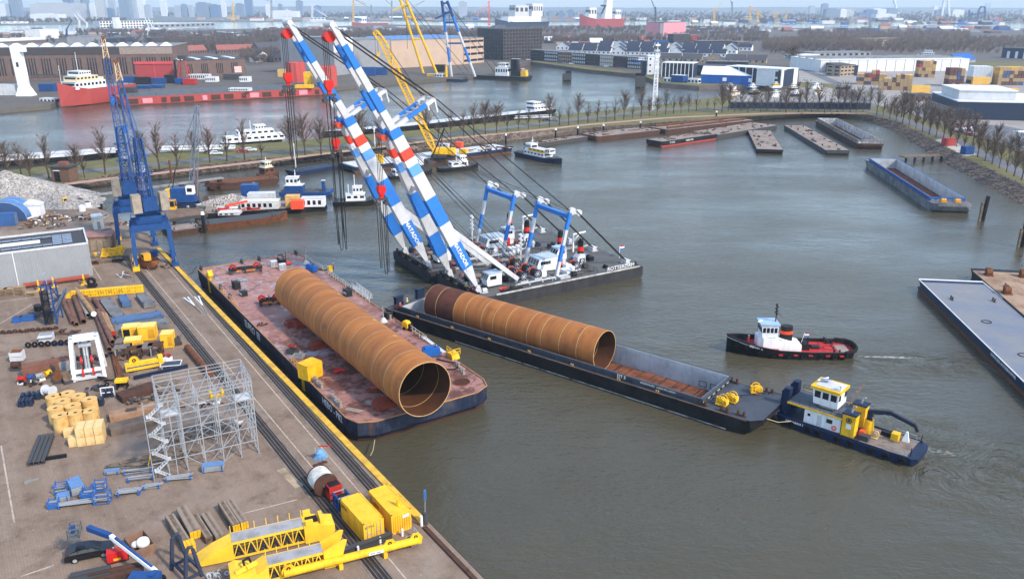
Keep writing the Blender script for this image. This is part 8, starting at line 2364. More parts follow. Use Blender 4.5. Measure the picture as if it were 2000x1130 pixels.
ROWS=[('along the left part of the dyke',1.25,[(2,345),(18,350),(42,345),(60,352),(96,348),(150,343),(166,347),(206,340),(278,311),(312,332),(346,324),(382,322),(410,318),(443,315),(478,312),(512,308)]),('along the middle of the dyke',1.2,[(568,304),(597,303),(627,302),(655,297),(705,292),(740,284),(832,276),(856,270),(881,269),(906,267),(926,265),(948,262),(970,260),(990,257)]),('along the right part of the dyke',1.12,[(1013,255),(1032,252),(1053,250),(1073,248),(1092,245),(1111,244),(1129,242),(1148,240),(1166,238),(1184,237),(1201,235),(1218,233),(1235,231),(1252,229),(1268,227),(1283,226),(1300,224),(1315,222),(1330,221),(1345,219),(1360,217),(1381,215),(1395,215)]),('in front of the boatyard',1.15,[(1410+12.5*k,220-(k%2)*4)for k in range(24)]),('in the front row along the right bank road',1.0,[(1712+12.4*k+.05*k*k,224+4.2*k+.09*k*k)for k in range(24)]),('in the back row along the right bank road',1.0,[(1732+14*k,220+4.6*k+.05*k*k)for k in range(19)])]
for nm,sc,pts in ROWS:
 for i,(x,y)in enumerate(pts):
  tree('%s bare tree from the left %s'%(ordn(i),nm),W(x,y,2.9),(3 if(nm[10:13]=='rig' and i%5==2)else rt.randrange(5)),sc*rt.uniform(.72,1.2),'bare trees '+nm)
def woods(name,label,zones,seed):
 rg=random.Random(seed)
 vs,fs=[],[]
 for(x0,x1,y0,y1,n,h0,h1)in zones:
  for _ in range(n):
   px,py=rg.uniform(x0,x1),rg.uniform(y0,y1)
   p=W(px,py,2.9)
   h=rg.uniform(h0,h1);r=h*rg.uniform(.3,.45)
   k=max(1.0,p.y/900)
   nt=46 if k<1.6 else 26
   for j in range(nt):
    a=rg.uniform(0,6.283);q=rg.random()**.6
    bx,by=p.x+math.cos(a)*r*q*.5,p.y+math.sin(a)*r*q*.5
    zb=p.z+h*rg.uniform(.12,.6)
    tx,ty,tz=p.x+math.cos(a)*r*q*1.3,p.y+math.sin(a)*r*q*1.3,min(p.z+h*(1.05-.35*q*q),zb+h*rg.uniform(.2,.5))
    w=rg.uniform(.12,.3)*k
    b_=len(vs)
    vs+=[(bx-w,by,zb),(bx+w,by+.1,zb),(tx,ty,tz)]
    fs.append((b_,b_+1,b_+2))
   b_=len(vs);w=.22*k
   vs+=[(p.x-w,p.y,p.z-.3),(p.x+w,p.y,p.z-.3),(p.x,p.y,p.z+h*.8)];fs.append((b_,b_+1,b_+2))
 me=bpy.data.meshes.new(name);me.from_pydata(vs,[],fs);me.materials.append(M('wood_twigs',(98,86,78),.95,var=.3,sc=.02,dirt=(60,56,58)))
 o=bpy.data.objects.new(name,me);COL.objects.link(o)
 return tag(o,label,'woods',kind='stuff')
woods('bare_woods','mass of bare winter trees between quays and town',[(1490,1560,86,100,114,12,17),(1560,1890,66,100,798,12,18),(1880,2040,78,96,171,9,13),(1040,1250,76,86,228,10,16),(1250,1500,66,84,209,9,14),(660,960,72,76,304,12,18),(500,660,68,90,209,12,18),(300,520,68,104,323,10,15),(470,545,100,125,114,9,13),(960,1045,66,76,133,10,15),(960,1300,56,68,260,10,15),(1500,2030,98,106,120,7,11),(0,480,72,88,160,7,11),(1300,1500,56,68,150,9,13),(500,960,62,68,200,10,15),(150,330,62,70,114,10,14)],5)
woods('bare_woods','hazy far-off tree belts near the horizon',[(-50,2050,20,34,1710,14,26),(480,1000,30,38,494,12,20),(1220,2050,32,44,798,12,20),(0,250,33,46,304,12,20)],6)
# buildings
WM={}
def win_at(parent,x,y,z,w,h,rot=0.0,mat=None,name='window'):
 k=(round(w,2),round(h,2),mat.name if mat else 0)
 if k not in WM:
  b=B().box(-w/2,-.08,-h/2,w/2,.08,h/2)
  me=bpy.data.meshes.new('window');me.from_pydata(b.v,[],b.f);me.materials.append(mat or GLASS);WM[k]=me
 o=bpy.data.objects.new(name,WM[k]);COL.objects.link(o);o.parent=parent
 o.location=(x,y,z);o.rotation_euler=(0,0,rot)
 return o
BM={'brick':M('brick_far',(112,92,84),.9,var=.25,sc=.3),'dkbrick':M('brick_black',(70,66,66),.9,var=.2,sc=.3),'beige':M('beige_wall',(184,160,140),.8,var=.08,sc=.1),'white':M('white_wall',(220,220,218),.7,var=.08,sc=.2),'grey':M('grey_wall',(142,144,148),.8,var=.12,sc=.2),'blue':M('shed_blue',(30,92,170),.6,var=.1),'navy':M('shed_navy',(40,52,72),.6,var=.1),'tan':M('tan_brick',(160,142,122),.9,var=.2,sc=.3),'red':M('red_wall',(160,62,62),.7,var=.12,sc=.2),'pink':M('pink_wall',(218,140,148),.7,var=.08),'roof':M('dark_tiles',(46,54,74),.8,var=.2,sc=.5),'rred':M('red_tiles',(150,92,82),.85,var=.25),'flat':M('flat_roof',(126,128,132),.85,var=.25,sc=.1),'rwhite':M('white_roof',(214,218,222),.6,var=.12,sc=.1),'dark':M('dark_roof',(74,76,82),.85,var=.2)}
def bldg(label,p,q,ytop,dep,wall,roof='flat',rk='flat',win=None,cat='building',name='building',wmat=None,sides=True,ov=.3,z=2.9):
 c,a,L=seg(p,q,z)
 h=max(1.5,plane_pt((p[0]+q[0])/2,ytop,c.y).z-z)
 t=T(name,label,cat,c,a)
 B().box(-L/2,0,0,L/2,dep,h).mk('wall',BM[wall],t)
 if roof=='flat':B().box(-L/2-ov,-ov,h+.003,L/2+ov,dep+ov,h+.5).mk('roof',BM[rk],t)
 elif roof=='gx':
  r=min(dep*.5,6)
  B().add([(-L/2-ov,-ov,h),(L/2+ov,-ov,h),(L/2+ov,dep/2,h+r),(-L/2-ov,dep/2,h+r),(L/2+ov,dep+ov,h),(-L/2-ov,dep+ov,h)],[(0,1,2,3),(3,2,4,5)]).mk('roof',BM[rk],t)
  B().add([(s*L/2,y,zz_)for s in(-1,1)for y,zz_ in((0,h),(dep/2,h+r*.97),(dep,h))],[(0,1,2),(5,4,3)]).mk('gable',BM[wall],t)
 elif roof=='gy':
  r=min(L*.45,6)
  B().add([(-L/2-ov,-ov,h),(0,-ov,h+r),(L/2+ov,-ov,h),(-L/2-ov,dep,h),(0,dep,h+r),(L/2+ov,dep,h)],[(0,1,4,3),(1,2,5,4)]).mk('roof',BM[rk],t)
  B().add([(-L/2,-.01,h),(L/2,-.01,h),(0,-.01,h+r*.96)],[(0,1,2)]).mk('gable',BM[wall],t)
 if win:
  rows,cols,ww,wh=win
  for i in range(rows):
   for j in range(cols):win_at(t,-L/2+L*(j+.5)/cols,0,h*(i+.55)/rows,L/cols*ww,h/rows*wh,0,wmat)
   if sides:
    n=max(1,int(cols*dep/L))
    for j in range(n):
     s=1 if c.x<0 else-1
     win_at(t,s*L/2,dep*(j+.5)/n,h*(i+.55)/rows,dep/n*ww,h/rows*wh,math.pi/2,wmat)
 return t,L,h
WHW=M('window_white',(200,206,212),.4)
t,L,h=bldg('long brown brick shipyard hall with white roof lights',(-70,160),(343,154),93,70,'brick','flat','flat',name='shipyard_hall',cat='hall')
B().box(-L/2,-.3,h*.78,L/2-40,-.01,h-.2).mk('dark_band',BM['dkbrick'],t);B().box(L/2-40,-.3,h*.78,L/2,-.01,h-.2).mk('pale_band',M('pale_panel',(150,136,126),.9),t)
for k in range(14):
 x=-L/2+L*(k+.5)/14
 for j in range(4):win_at(t,x-3+j*2,0,h*.42,.9,h*.52)
 B().loft([[(x-4,3,h+.5),(x+4,3,h+.5),(x+4,14,h+.5),(x-4,14,h+.5)],[(x-.5,5,h+3.2),(x+.5,5,h+3.2),(x+.5,12,h+3.2),(x-.5,12,h+3.2)]]).mk('roof_light',BM['rwhite'],t)
d=B().box(L/2-30,-.6,0,L/2-1,-.02,h*.47).mk('red_gate',BM['red'],t);B().box(L/2-30.5,-1.2,h*.47,L/2-.5,-.02,h*.55).mk('gate_lintel',M('gate_red',(204,78,76),.6),t);B().box(L/2-15.6,-.8,0,L/2-15,-.61,h*.47).mk('gate_post',M('gate_red',(204,78,76)),t)
t,L,h=bldg('lower brown brick hall with striped roof right of the long hall',(347,154),(482,148),117,40,'brick','flat','dark',name='shipyard_hall',cat='hall')
for k in range(4):
 for j in range(4):win_at(t,-L/2+L*(k+.8)/4.6-2+j*1.5,0,h*.5,.7,h*.6)
 B().box(-L/2+2+k*L/4,1,h+.51,-L/2+6+k*L/4,30,h+1.2).mk('roof_strip',BM['rwhite'],t)
B().box(L/2-10,-.4,3,L/2-4,-.02,8).mk('notice',M('notice_pink',(226,190,184),.7),t)
for a in(('white box-shaped store behind the long brick hall',(80,77),(117,75),58,30,'white','flat','rwhite'),('grey warehouse with sawtooth white roof at far left',(-20,92),(92,86),80,40,'brick','flat','rwhite'),('low navy shed behind the brick hall',(203,85),(262,80),75,25,'navy','flat','dark'),('pale blue hall left of the low navy shed',(172,88),(205,84),71,30,'grey','flat','flat'),('navy shed near the far bare trees',(310,84),(338,80),73,20,'navy','flat','dark'),('long grey quay building with regular windows across the river',(196,57),(300,55),41,40,'white','flat','flat',(3,18,.6,.6)),('white tower of the long quay building',(222,57),(230,57),34,20,'white','flat','flat'),('white sheds right of the long quay building',(300,56),(420,52),46,30,'grey','flat','rwhite',(1,12,.5,.4)),('red-roofed terrace left of the beige hall',(355,108),(405,105),99,12,'brick','gx','rred',(1,10,.4,.5)),('red-roofed terrace behind the brick halls',(425,106),(500,104),97,12,'brick','gx','rred',(1,14,.4,.5)),('steep-roofed brick villa left of the red caissons',(505,106),(565,103),92,14,'brick','gx','dark',(2,9,.4,.5)),('dark-roofed house with white gable by the far quay',(500,122),(530,120),112,10,'white','gy','roof',(1,3,.4,.5)),('pair of dark houses behind the far quay road',(535,122),(560,120),111,10,'dkbrick','gy','roof',(1,3,.4,.5)),('grey hall with white upper wall left of the beige hall',(655,148),(692,144),74,60,'grey','flat','flat'),('dark grey section of the beige hall',(693,139),(765,134),78,60,'grey','flat','flat'),('large beige hall with blue roof strip',(766,134),(905,126),77,60,'beige','flat','flat'),('beige office wing with four window bands',(906,126),(945,122),75,50,'beige','flat','flat',(4,3,.9,.35)),('dark brick apartment tower with many windows',(983,118),(1058,114),57,45,'dkbrick','flat','dark',(9,13,.5,.55)),('pink square block with grey end near the radio mast',(1295,73),(1338,71),44,40,'pink','flat','dark'),('grey end of the pink block',(1288,73),(1295,73),45,38,'grey','flat','dark'),('brown flats below the pink block',(1315,84),(1347,83),67,14,'dkbrick','flat','flat',(4,9,.6,.5)),('red-ended flats below the pink block',(1348,83),(1364,82),69,14,'red','flat','flat',(3,4,.5,.5)),('long brown gallery flats right of the pink block',(1362,92),(1432,91),80,12,'dkbrick','flat','flat',(3,16,.6,.5)),('short brown flats at the right of the gallery flats',(1440,92),(1465,91),82,12,'brick','flat','flat',(3,5,.5,.5)),('tan flats behind the bare wood at right',(1680,90),(1760,88),75,14,'tan','flat','flat',(3,20,.6,.5)),('white-framed glass office along the basin, left wing',(1292,150),(1352,152),124,18,'navy','flat','rwhite'),('white-framed glass office along the basin, middle wing',(1352,148),(1420,150),129,16,'navy','flat','dark',(2,10,.7,.5)),('white-framed glass office along the basin, right wing',(1415,162),(1524,170),133,18,'navy','flat','rwhite'),('white end block of the glass office with outside stair',(1525,170),(1556,165),136,20,'white','flat','rwhite'),('black slim tower at the left end of the glass office',(1255,145),(1264,145),119,10,'navy','flat','rwhite'),('white tall block beside the slim black tower',(1264,146),(1284,146),110,12,'white','flat','rwhite',(3,2,.3,.3)),('dark low flats behind the glass office',(1378,128),(1460,130),121,12,'dkbrick','flat','flat',(2,14,.5,.5)),('long white warehouse behind the container stacks',(1600,141),(1890,138),117,60,'white','flat','rwhite'),('dark glass office in front of the white warehouse',(1600,138),(1642,148),125,14,'navy','flat','dark',(3,8,.7,.4)),('olive brick block beside the container stacks',(1640,150),(1668,148),128,14,'tan','flat','dark',(3,4,.6,.4)),('low hall with blue-grey roof behind the white warehouse',(1588,112),(1700,110),103,30,'grey','flat','flat',(1,10,.5,.5)),('flat pale hall at the left of the white warehouse',(1560,118),(1600,116),108,20,'white','flat','rwhite',(2,8,.7,.4)),('dark navy warehouse at the right edge',(1866,233),(2070,238),201,50,'navy','flat','rwhite'),('grey office block joined to the dark navy warehouse',(1810,212),(1866,233),203,20,'grey','flat','dark',(2,6,.7,.4)),('navy hall with pale doors at the far right',(1955,113),(2060,118),96,40,'navy','flat','dark'),('blue-roofed open shed by the small marina',(1870,124),(1905,122),117,16,'grey','gx','blue'),('low brown pavilion near the dark navy warehouse',(1785,198),(1820,197),186,10,'brick','flat','dark',(1,3,.4,.5)),('white supermarket-like hall at the right edge',(1975,285),(2060,300),265,14,'white','flat','rwhite')):
 t,L,h=bldg(*a)
 lb=a[0]
 if 'blue roof strip' in lb:
  for k in range(10):B().prof([(-L/2+k*L/10,h+.5),(-L/2+(k+.8)*L/10,h+.5),(-L/2+(k+.8)*L/10,h+2.6)],4,50).mk('roof_light',M('roof_blue',(96,138,190),.5),t)
 if 'white-framed' in lb and 'middle' not in lb:
  for k in range(9):B().box(-L/2+k*L/8-.25,-.5,0,-L/2+k*L/8+.25,-.01,h).mk('column',CLEANW,t)
  for k in range(8):
   for i in range(2):win_at(t,-L/2+(k+.5)*L/8,-.1,h*(.3+.42*i),L/8*.7,h*.3)
 if 'white upper wall' in lb:B().box(-L/2,-.3,h*.62,L/2,-.01,h).mk('white_band',BM['white'],t)
 if 'pale doors' in lb:
  for k in range(5):B().box(-L/2+6+k*9,-.3,0,-L/2+9+k*9,-.01,h*.7).mk('door',BM['rwhite'],t)
 if lb.startswith('dark navy ware'):
  B().box(-L/2+2,8,h+.6,L/2-20,40,h+5).mk('roof_block',GREYP,t);B().box(-L/2+1.5,7.5,h+5.01,L/2-19.5,40.5,h+5.5).mk('roof_top',BM['rwhite'],t)
 if lb.startswith('long white ware'):
  for k in range(16):B().box(-L/2+k*L/16,-.2,0,-L/2+k*L/16+.4,-.01,h).mk('panel_joint',MIDGREY,t)
  for k in range(3):B().box(-L/2,12+k*15,h+.51,L/2,14+k*15,h+1.6).mk('roof_ridge',BM['flat'],t)
 if lb.startswith('grey warehouse with saw'):
  for k in range(5):B().prof([(-L/2+k*L/5,h+.5),(-L/2+(k+1)*L/5-1,h+.5),(-L/2+(k+.6)*L/5,h+3.5)],0,38).mk('saw_roof',BM['rwhite'],t)
for i in range(8):
 x0=1036+i*27
 bldg('%s dark three-storey terrace block from the left along the basin'%ORD[i],(x0,117.5+i*2.35),(x0+26,119.5+i*2.35),98.5+i*2.05,11,['dkbrick','dkbrick','tan'][i%3],'flat','flat',(3,7,.55,.6),'terrace','terrace_block',WHW if i%2 else None,i==7)
rg=random.Random(12)
gi=0
for row,(x0,x1,y,n,st_)in enumerate(((1170,1470,92,11,0),(1086,1440,98,13,1),(1110,1420,105,11,2),(1290,1500,116,5,3))):
 for k in range(n):
  xa=x0+(x1-x0)*k/n
  w_=(x1-x0)/n
  bldg('%s dark-roofed house from the left in the %s row behind the terrace'%(ORD[k],['farthest','third','second','nearest'][row]),(xa,y+(xa-1100)*.022),(xa+w_*.9,y+(xa+w_-1100)*.022),y+(xa-1100)*.022-6.5,10,'white' if row<3 else 'tan','gy' if(k+row)%4==1 else 'gx','roof' if row<3 else 'dark',(1,3,.35,.45),'house','gabled_house',None,False)
t,L,h=bldg('floating blue shed with pale roof and white windows',(1368,166),(1472,170),147,14,'blue','gx','rwhite',None,'shed','floating_shed',z=1.4)
for x in(0,.8):win_at(t,-L/2+L*(.45+x*.6),0,h*.6,3,2.6,0,CLEANW)
for k in range(5):B().box(-L/2+(k+.9)*L/5,-.15,0,-L/2+(k+.9)*L/5+.2,-.01,h).mk('panel_joint',PBLUE,t)
B().box(-L/2-3,-2,-1.8,L/2+3,16,-.2).mk('float',DKGREY,t)
vessel('floating blue workshop with white cabins beside the glass office',(1290,167),(1368,172),12,1.2,'d','t',[(.25,11,8,0,7,'b',0),(-.5,9,5,0,5,'w',3),(.8,7,4,0,4.5,'w',2)],'houseboat','floating_workshop',True)
for i,(x,y,h)in enumerate(((1107,159,8.5),(1250,172,11))):
 t=T('mooring_dolphin',['dark mooring dolphin alone in the far basin','dark mooring dolphin under the blue boat'][i],'dolphin',W(x,y))
 for k in range(6):B().cyl((-3+k*1.2,0,-1),(-3+k*1.2,0,h if k>1 or i else h-2),.7,n=8).mk('pile',BLACK,t)
 B().box(-3.8,-1.5,1,3.8,1.5,h-2).mk('timber_core',DKGREY,t)
vessel('blue boat lifted on the dolphin beside the radio mast',(1232,146),(1276,146),5,1.6,'b','p',[(.1,5,3,0,2,'w',2)],'boat','lifted_boat')[0].location.z=11.2
# far shipyard vessels
t,L=vessel('red offshore ship with cream superstructure and raked bow',(124,210),(262,192),15,10,'r','t',[(.3,24,12,0,4.5,'w',8),(.35,17,11,4.5,3.2,'a',6),(.38,9,10,7.7,3.0,'w',5),(-.1,5,5,0,6,'a',0)],'ship','red_ship',boot='o',masts=((.4,22),(.88,15)),off=.3)
B().cyl((L*.02,0,10),(L*.02,0,18),2,1.8,12).mk('funnel',BM['red'],t);B().cyl((L*.02,0,15),(L*.02,0,17),2.02,1.95,12).mk('white_band',CLEANW,t)
t,L=vessel('long red floating dock pontoon with flat grey deck',(235,208),(640,186),44,5.2,'r','c',[],'dock','dock_pontoon',True,'u')
t.location+=V((0,0,0))
for k in range(16):B().box(-L/2+6+k*L/16,21.9,1.2,-L/2+6+(k+(.7 if k%3 else.35))*L/16,22.3,4.2).mk('side_recess',BM['pink']if k%4==1 else RUSTD,t)
for i,(x,y)in enumerate(((580,160),(640,168))):
 t=T('red_caisson',['left','right'][i]+' tall red steel caisson on the far quay','caisson',W(x,y,5.3));h=plane_pt(x,y-38,t.location.y).z-5.3
 RS=M('caisson_red',(180,78,70),.6,var=.15,streak=.2,dirt=(170,60,60))
 B().loft([[((6.5+.5*(k%2))*math.cos(k*math.pi/12),(6.5+.5*(k%2))*math.sin(k*math.pi/12),z)for k in range(24)]for z in(0,h)]).mk('shell',RS,t)
 B().rail([(6.4*math.cos(k*.785),6.4*math.sin(k*.785),h)for k in range(9)],1.1,.15,4,1).mk('top_rail',RS,t)
t=T('white_pylon','tall white tapering tower on the far quay at the left','tower',W(52,187,2.9));h=plane_pt(44,92,t.location.y).z-3
B().loft([[(-5-0,-4,0),(5,-4,0),(5,4,0),(-5,4,0)],[(-3.2,-2.5,6),(2.4,-2.5,6),(2.4,2.5,6),(-3.2,2.5,6)],[(-4,-2.5,h),(1.5,-2.5,h),(1.5,2.5,h),(-4,2.5,h)]]).mk('shaft',CLEANW,t);B().box(1.5,-2,h-3,4.5,2,h+1).mk('head',WHITE,t);win_at(t,-.8,-2.55,h*.65,1.5,3)
B().lat((4,0,h*.4),(30,2,h*.42),2,2,8,.3,.2).mk('walkway',DKGREY,t)
vessel('small white ferry beside the bow of the red ship',(115,208),(68,206),7,1.4,'w','w',[(0,12,5,0,3,'w',4)],'boat','white_ferry')
for i,(x,y,c_,L_,h)in enumerate(((255,163,'b',9,5),(280,164,'k',10,5),(312,163,'b',10,4),(335,162,'k',8,6),(355,164,'b',8,4),(283,173,'b',10,2),(307,172,'b',9,2),(245,180,'d',14,3),(372,165,'R',9,4),(415,160,'w',9,4),(455,155,'d',14,4),(390,155,'l',18,4),(480,160,'w',8,4),(860,140,'k',10,6),(720,148,'b',12,7),(745,146,'b',10,6),(728,134,'w',10,4),(20,186,'p',12,7),(95,178,'b',10,5),(555,150,'T',9,6),(470,178,'l',14,2),(595,172,'y',12,2),(603,166,'y',5,9))):
 cargo('%s box-shaped unit on the far shipyard quay, %s'%(ordn(i),{'b':'blue','k':'black','d':'grey','R':'red','w':'white','l':'pale','p':'light grey','T':'tan','y':'yellow'}[c_]),x,y,5.4 if 165<y<185 and x>220 else 2.9,L_,6,h,c_,0,'yard unit','yard_unit')
t=T('gantry_crane','red A-shaped yard crane in front of the low brick hall','crane',W(361,156,2.9))
for s in(-1,1):B().bar((s*5,-4,0),(s*1.5,0,16),.9).mk('leg',BM['red'],t);B().bar((s*5,4,0),(s*1.5,0,16),.9).mk('leg',BM['red'],t)
B().box(-3,-2,16,3,2,19).mk('cab',DKGREY,t)
def aframe(label,px,py,lean,tipx,tipy,w,mats,name='shear_crane'):
 b0=W(px,py,2.5)
 t=T(name,label,'crane',b0);tip=plane_pt(tipx,tipy,b0.y-lean)-b0
 for s in(-1,1):
  a=V((s*w,0,0));n=len(mats)
  for k in range(n):B().cyl(a.lerp(tip+V((s*2.2,0,0)),k/n),a.lerp(tip+V((s*2.2,0,0)),(k+1)/n),1.15,n=8).mk('leg_section',mats[k],t)
 for u in(.45,.72,.85,.97):B().bar(V((-w,0,0)).lerp(tip+V((-2.2,0,0)),u),V((w,0,0)).lerp(tip+V((2.2,0,0)),u),1.4).mk('cross_beam',mats[-1],t)
 b=B()
 for s in(-1,1):b.bar(tip+V((s*2,0,-1)),(s*3+30,10,2),.35)
 b.mk('stay_wire',WIRE,t);B().bar(tip+V((-8,0,-14)),tip+V((6,0,-8)),1.2).mk('head_arm',mats[-1],t);B().bar(tip+V((4,-2,-10)),tip+V((4,-2,-45)),.3).mk('hoist_rope',WIRE,t)
 return t
aframe('tall yellow tubular A-frame crane before the beige hall',840,144,10,783,-12,6,[YEL]*4)
aframe('tall blue and white A-frame crane right of the yellow one',905,150,8,868,2,10,[GREYP,BLUE,GREYP,BLUE,PBLUE])
vessel('black crane pontoon with white bridge and twin black funnels',(1024,158),(880,152),16,3,'k','d',[(.35,12,9,0,7,'w',5),(.35,7,8,7,3.5,'w',4),(.62,4,4,0,14,'k',0),(.72,4,4,0,14,'k',0),(.9,5,5,0,5,'y',0)],'pontoon','crane_pontoon',True)
vessel('navy work pontoon with yellow gear before the beige hall',(820,156),(900,160),12,1.8,'n','d',[(.2,8,5,0,3.5,'w',3),(.6,8,4,0,3,'y',0),(-.1,2,2,0,10,'y',0)],'pontoon','work_pontoon',True)
vessel('small tug with yellow top beyond the black crane pontoon',(1040,152),(1008,154),6,2,'k','d',[(0,6,4,0,3,'w',3),(0,4,3,3,3,'O',2)],'tug boat','moored_tug')
# container terminal and boatyard
CC={'t':M('cont_tan',(196,160,108),.7,var=.2),'y':M('cont_yel',(222,176,84),.7,var=.15),'m':M('cont_maroon',(104,58,50),.7,var=.2),'r':M('cont_red',(176,62,68),.7,var=.15),'w':M('cont_white',(214,220,224),.6,var=.1),'b':M('cont_blu',(52,84,140),.7,var=.15),'g':M('cont_grey',(92,100,112),.7,var=.2)}
CN={'t':'tan','y':'yellow','m':'maroon','r':'red','w':'white','b':'blue','g':'grey'}
def cstack(nm,px,py,rz,cols,depth=1,L=12.2):
 for i,col in enumerate(cols):
  for k,c_ in enumerate(col):
   o=W(px,py,2.96)+V((math.cos(rz)*i*2.6,math.sin(rz)*i*2.6,k*2.62))
   if CM.get(c_)is None:
    t=container('',o,0,L,CC[c_],ribs=16);CM[c_]=t
   else:t=dup(CM[c_],o)
   t.rotation_euler=(0,0,rz-math.pi/2);t['label']='%s container, tier %s of stack %s in the %s'%(CN[c_],['one','two','three','four','five'][k],['one','two','three','four','five','six','seven','eight'][i],nm);t['group']='stacked shipping containers'
CM={}
cstack('left container block, back row',1675,164,-.35,['tbt','tmt','mtm','btr','tmrt','tmmr','tyt','mtt'])
cstack('left container block, front row',1720,174,-.35,['tt','tmt','mtt','ttm','tmtt','tttm','mttt','ttty'])
cstack('middle container block',1792,150,-.2,['mttrm','ttmtt','mtytt','ttyty','tmtym'])
cstack('brown container block right of the middle',1850,168,-.2,['mmtmm','tmtmm','mmbbm','tmmtt'])
cstack('white refrigerated block',1895,163,-.15,['mtwww','mmwww','tmwww','mtwww','mtwww'])
cstack('right container block',1945,165,-.15,['tttyt','mtbgt','mtgbt','mmtmy','mtmty','gtmmt','btmmy'])
for i,(x,y,cs)in enumerate(((1796,182,'yy'),(1913,172,'ryy'),(1970,180,'y'))):
 for k,c_ in enumerate(cs):
  t=dup(CM[c_],W(x,y,2.96)+V((0,0,k*2.62)),-.05,'%s lengthwise container, %s tier, %s group before the blocks'%(CN[c_],ORD[k],['left','middle','right'][i]),'stacked shipping containers')
rb=random.Random(3)
for i in range(11):
 x,y=1432+(i%6)*42+rb.uniform(-6,6),183+(i//6)*13+rb.uniform(-3,3)
 t,L=vessel('%s laid-up white boat from the left in the %s boatyard row'%(ORD[i%6],['back','front'][i//6]),(x+14,y),(x-14,y+1),4,1.8,'wnwk'[i%4],'p',[(-.1,6,3,0,2.0,'wwya'[i%4],3),(-.1,3,2.6,2.0,1.6,'w',2)],'boat','stored_boat')
 t.location.z=3.4;t.scale=(.8,.8,.75)
 B().box(-3,-1.2,-.7,3,1.2,.2).mk('cradle',RUSTD,t)
t,L,h=bldg('low navy quay shed with parapet along the boatyard road',(1428,212),(1700,214),201,6,'navy','flat','flat',(1,26,.3,.3),'shed','quay_shed')
vessel('white motor yacht in the small marina at right',(1790,112),(1828,113),8,2.5,'w','p',[(-.1,14,6,0,3,'w',5),(-.1,9,5,3,3,'w',4)],'yacht','motor_yacht')
o=tree('broad round-crowned bare tree at the head of the terminal road',W(1545,130,2.9),4,1.7,'large bare trees');o.scale=(3.4,3.4,1.75)
for i in range(18):
 x,y=1862+(i%6)*9+(i//6)*3,244+(i//6)*6+(i%6)*2.2
 car('%s car in the %s parking row beside the dark navy warehouse'%(ORD[i%6],ORD[i//6]),W(x,y,2.97),1.0,CARS[i%4],'parked_car',i%2==0,'cars parked by the terminal')
ribbon('terminal_road',[(1700,208),(1640,165),(1580,140),(1560,120)],9,3.0,ASPH)
px_sheet('car_park',[(1850,240),(1905,262),(2040,300),(2040,262),(1960,245)],3.0,ASPH)
# distant ships, cranes, skyline
FR,FB2='w','k'
for a in(('large white ship with dark hull beyond the apartment tower',(975,57),(1075,55),40,18,'n','p',[(.0,120,34,0,14,'w',0),(-.5,40,30,14,34,'w',5),(.1,50,30,14,30,'p',3)],'ship'),('orange-hulled offshore ship with white derrick tower',(1138,56),(1222,55),40,26,'r','p',[(-.25,24,20,0,62,'w',0),(.5,26,24,0,30,'w',3),(-.7,20,20,0,24,'w',3)],'ship'),('red-hulled freighter far left of the apartment tower',(690,51),(760,50),20,8,'r','p',[(.4,20,16,0,16,'w',3)],'ship'),('white ferry across the river, left of the yellow boom',(590,44),(650,44),20,8,'w','p',[(0,60,16,0,10,'w',4)],'ship'),('white excursion boat on the river at far left',(0,49),(60,48),14,4,'n','w',[(0,90,10,0,6,'w',4)],'ship'),('pale ship under the far cranes at right',(1440,44),(1500,44),20,8,'b','p',[(.3,30,16,0,14,'a',3)],'ship')):
 vessel(a[0],a[1],a[2],a[3],a[4],a[5],a[6],a[7],a[8],'distant_ship')
 if 'derrick' in a[0]:text('7',34,LETD,None,plane_pt(1178,20,W(1180,56).y-24),(1,0,0),(0,0,1),'number_seven',.02,.5);tag(bpy.data.objects['number_seven'],'dark numeral 7 on the white derrick of the far orange ship','numeral')
m,N,Lk,bs=nodemat('tower_facade')
tc=N.new('ShaderNodeTexCoord').outputs['Object']
br=N.new('ShaderNodeTexBrick');br.offset=0;br.inputs['Scale'].default_value=.1;br.inputs['Mortar Size'].default_value=.09;br.inputs['Brick Width'].default_value=.5;br.inputs['Row Height'].default_value=.4
mp=N.new('ShaderNodeMapping');mp.inputs['Rotation'].default_value=(math.pi/2,0,0);Lk(tc,mp.inputs['Vector']);Lk(mp.outputs['Vector'],br.inputs['Vector'])
br.inputs['Color1'].default_value=(.1,.12,.16,1);br.inputs['Color2'].default_value=(.16,.18,.22,1);br.inputs['Mortar'].default_value=(.62,.62,.62,1);Lk(br.outputs['Color'],bs.inputs['Base Color'])
TF={'f':MATS['tower_facade'],'g':M('tower_grey_hazed',(164,172,182),.5,var=.1,sc=.02),'d':M('tower_dark_hazed',(122,136,154),.4,var=.1,sc=.02),'w':M('tower_white',(216,218,218),.6,var=.05,sc=.02),'n':M('tower_navy_hazed',(100,122,152),.4,var=.1,sc=.02)}  # grey, dark and navy are lightened: part of the haze is in the colour
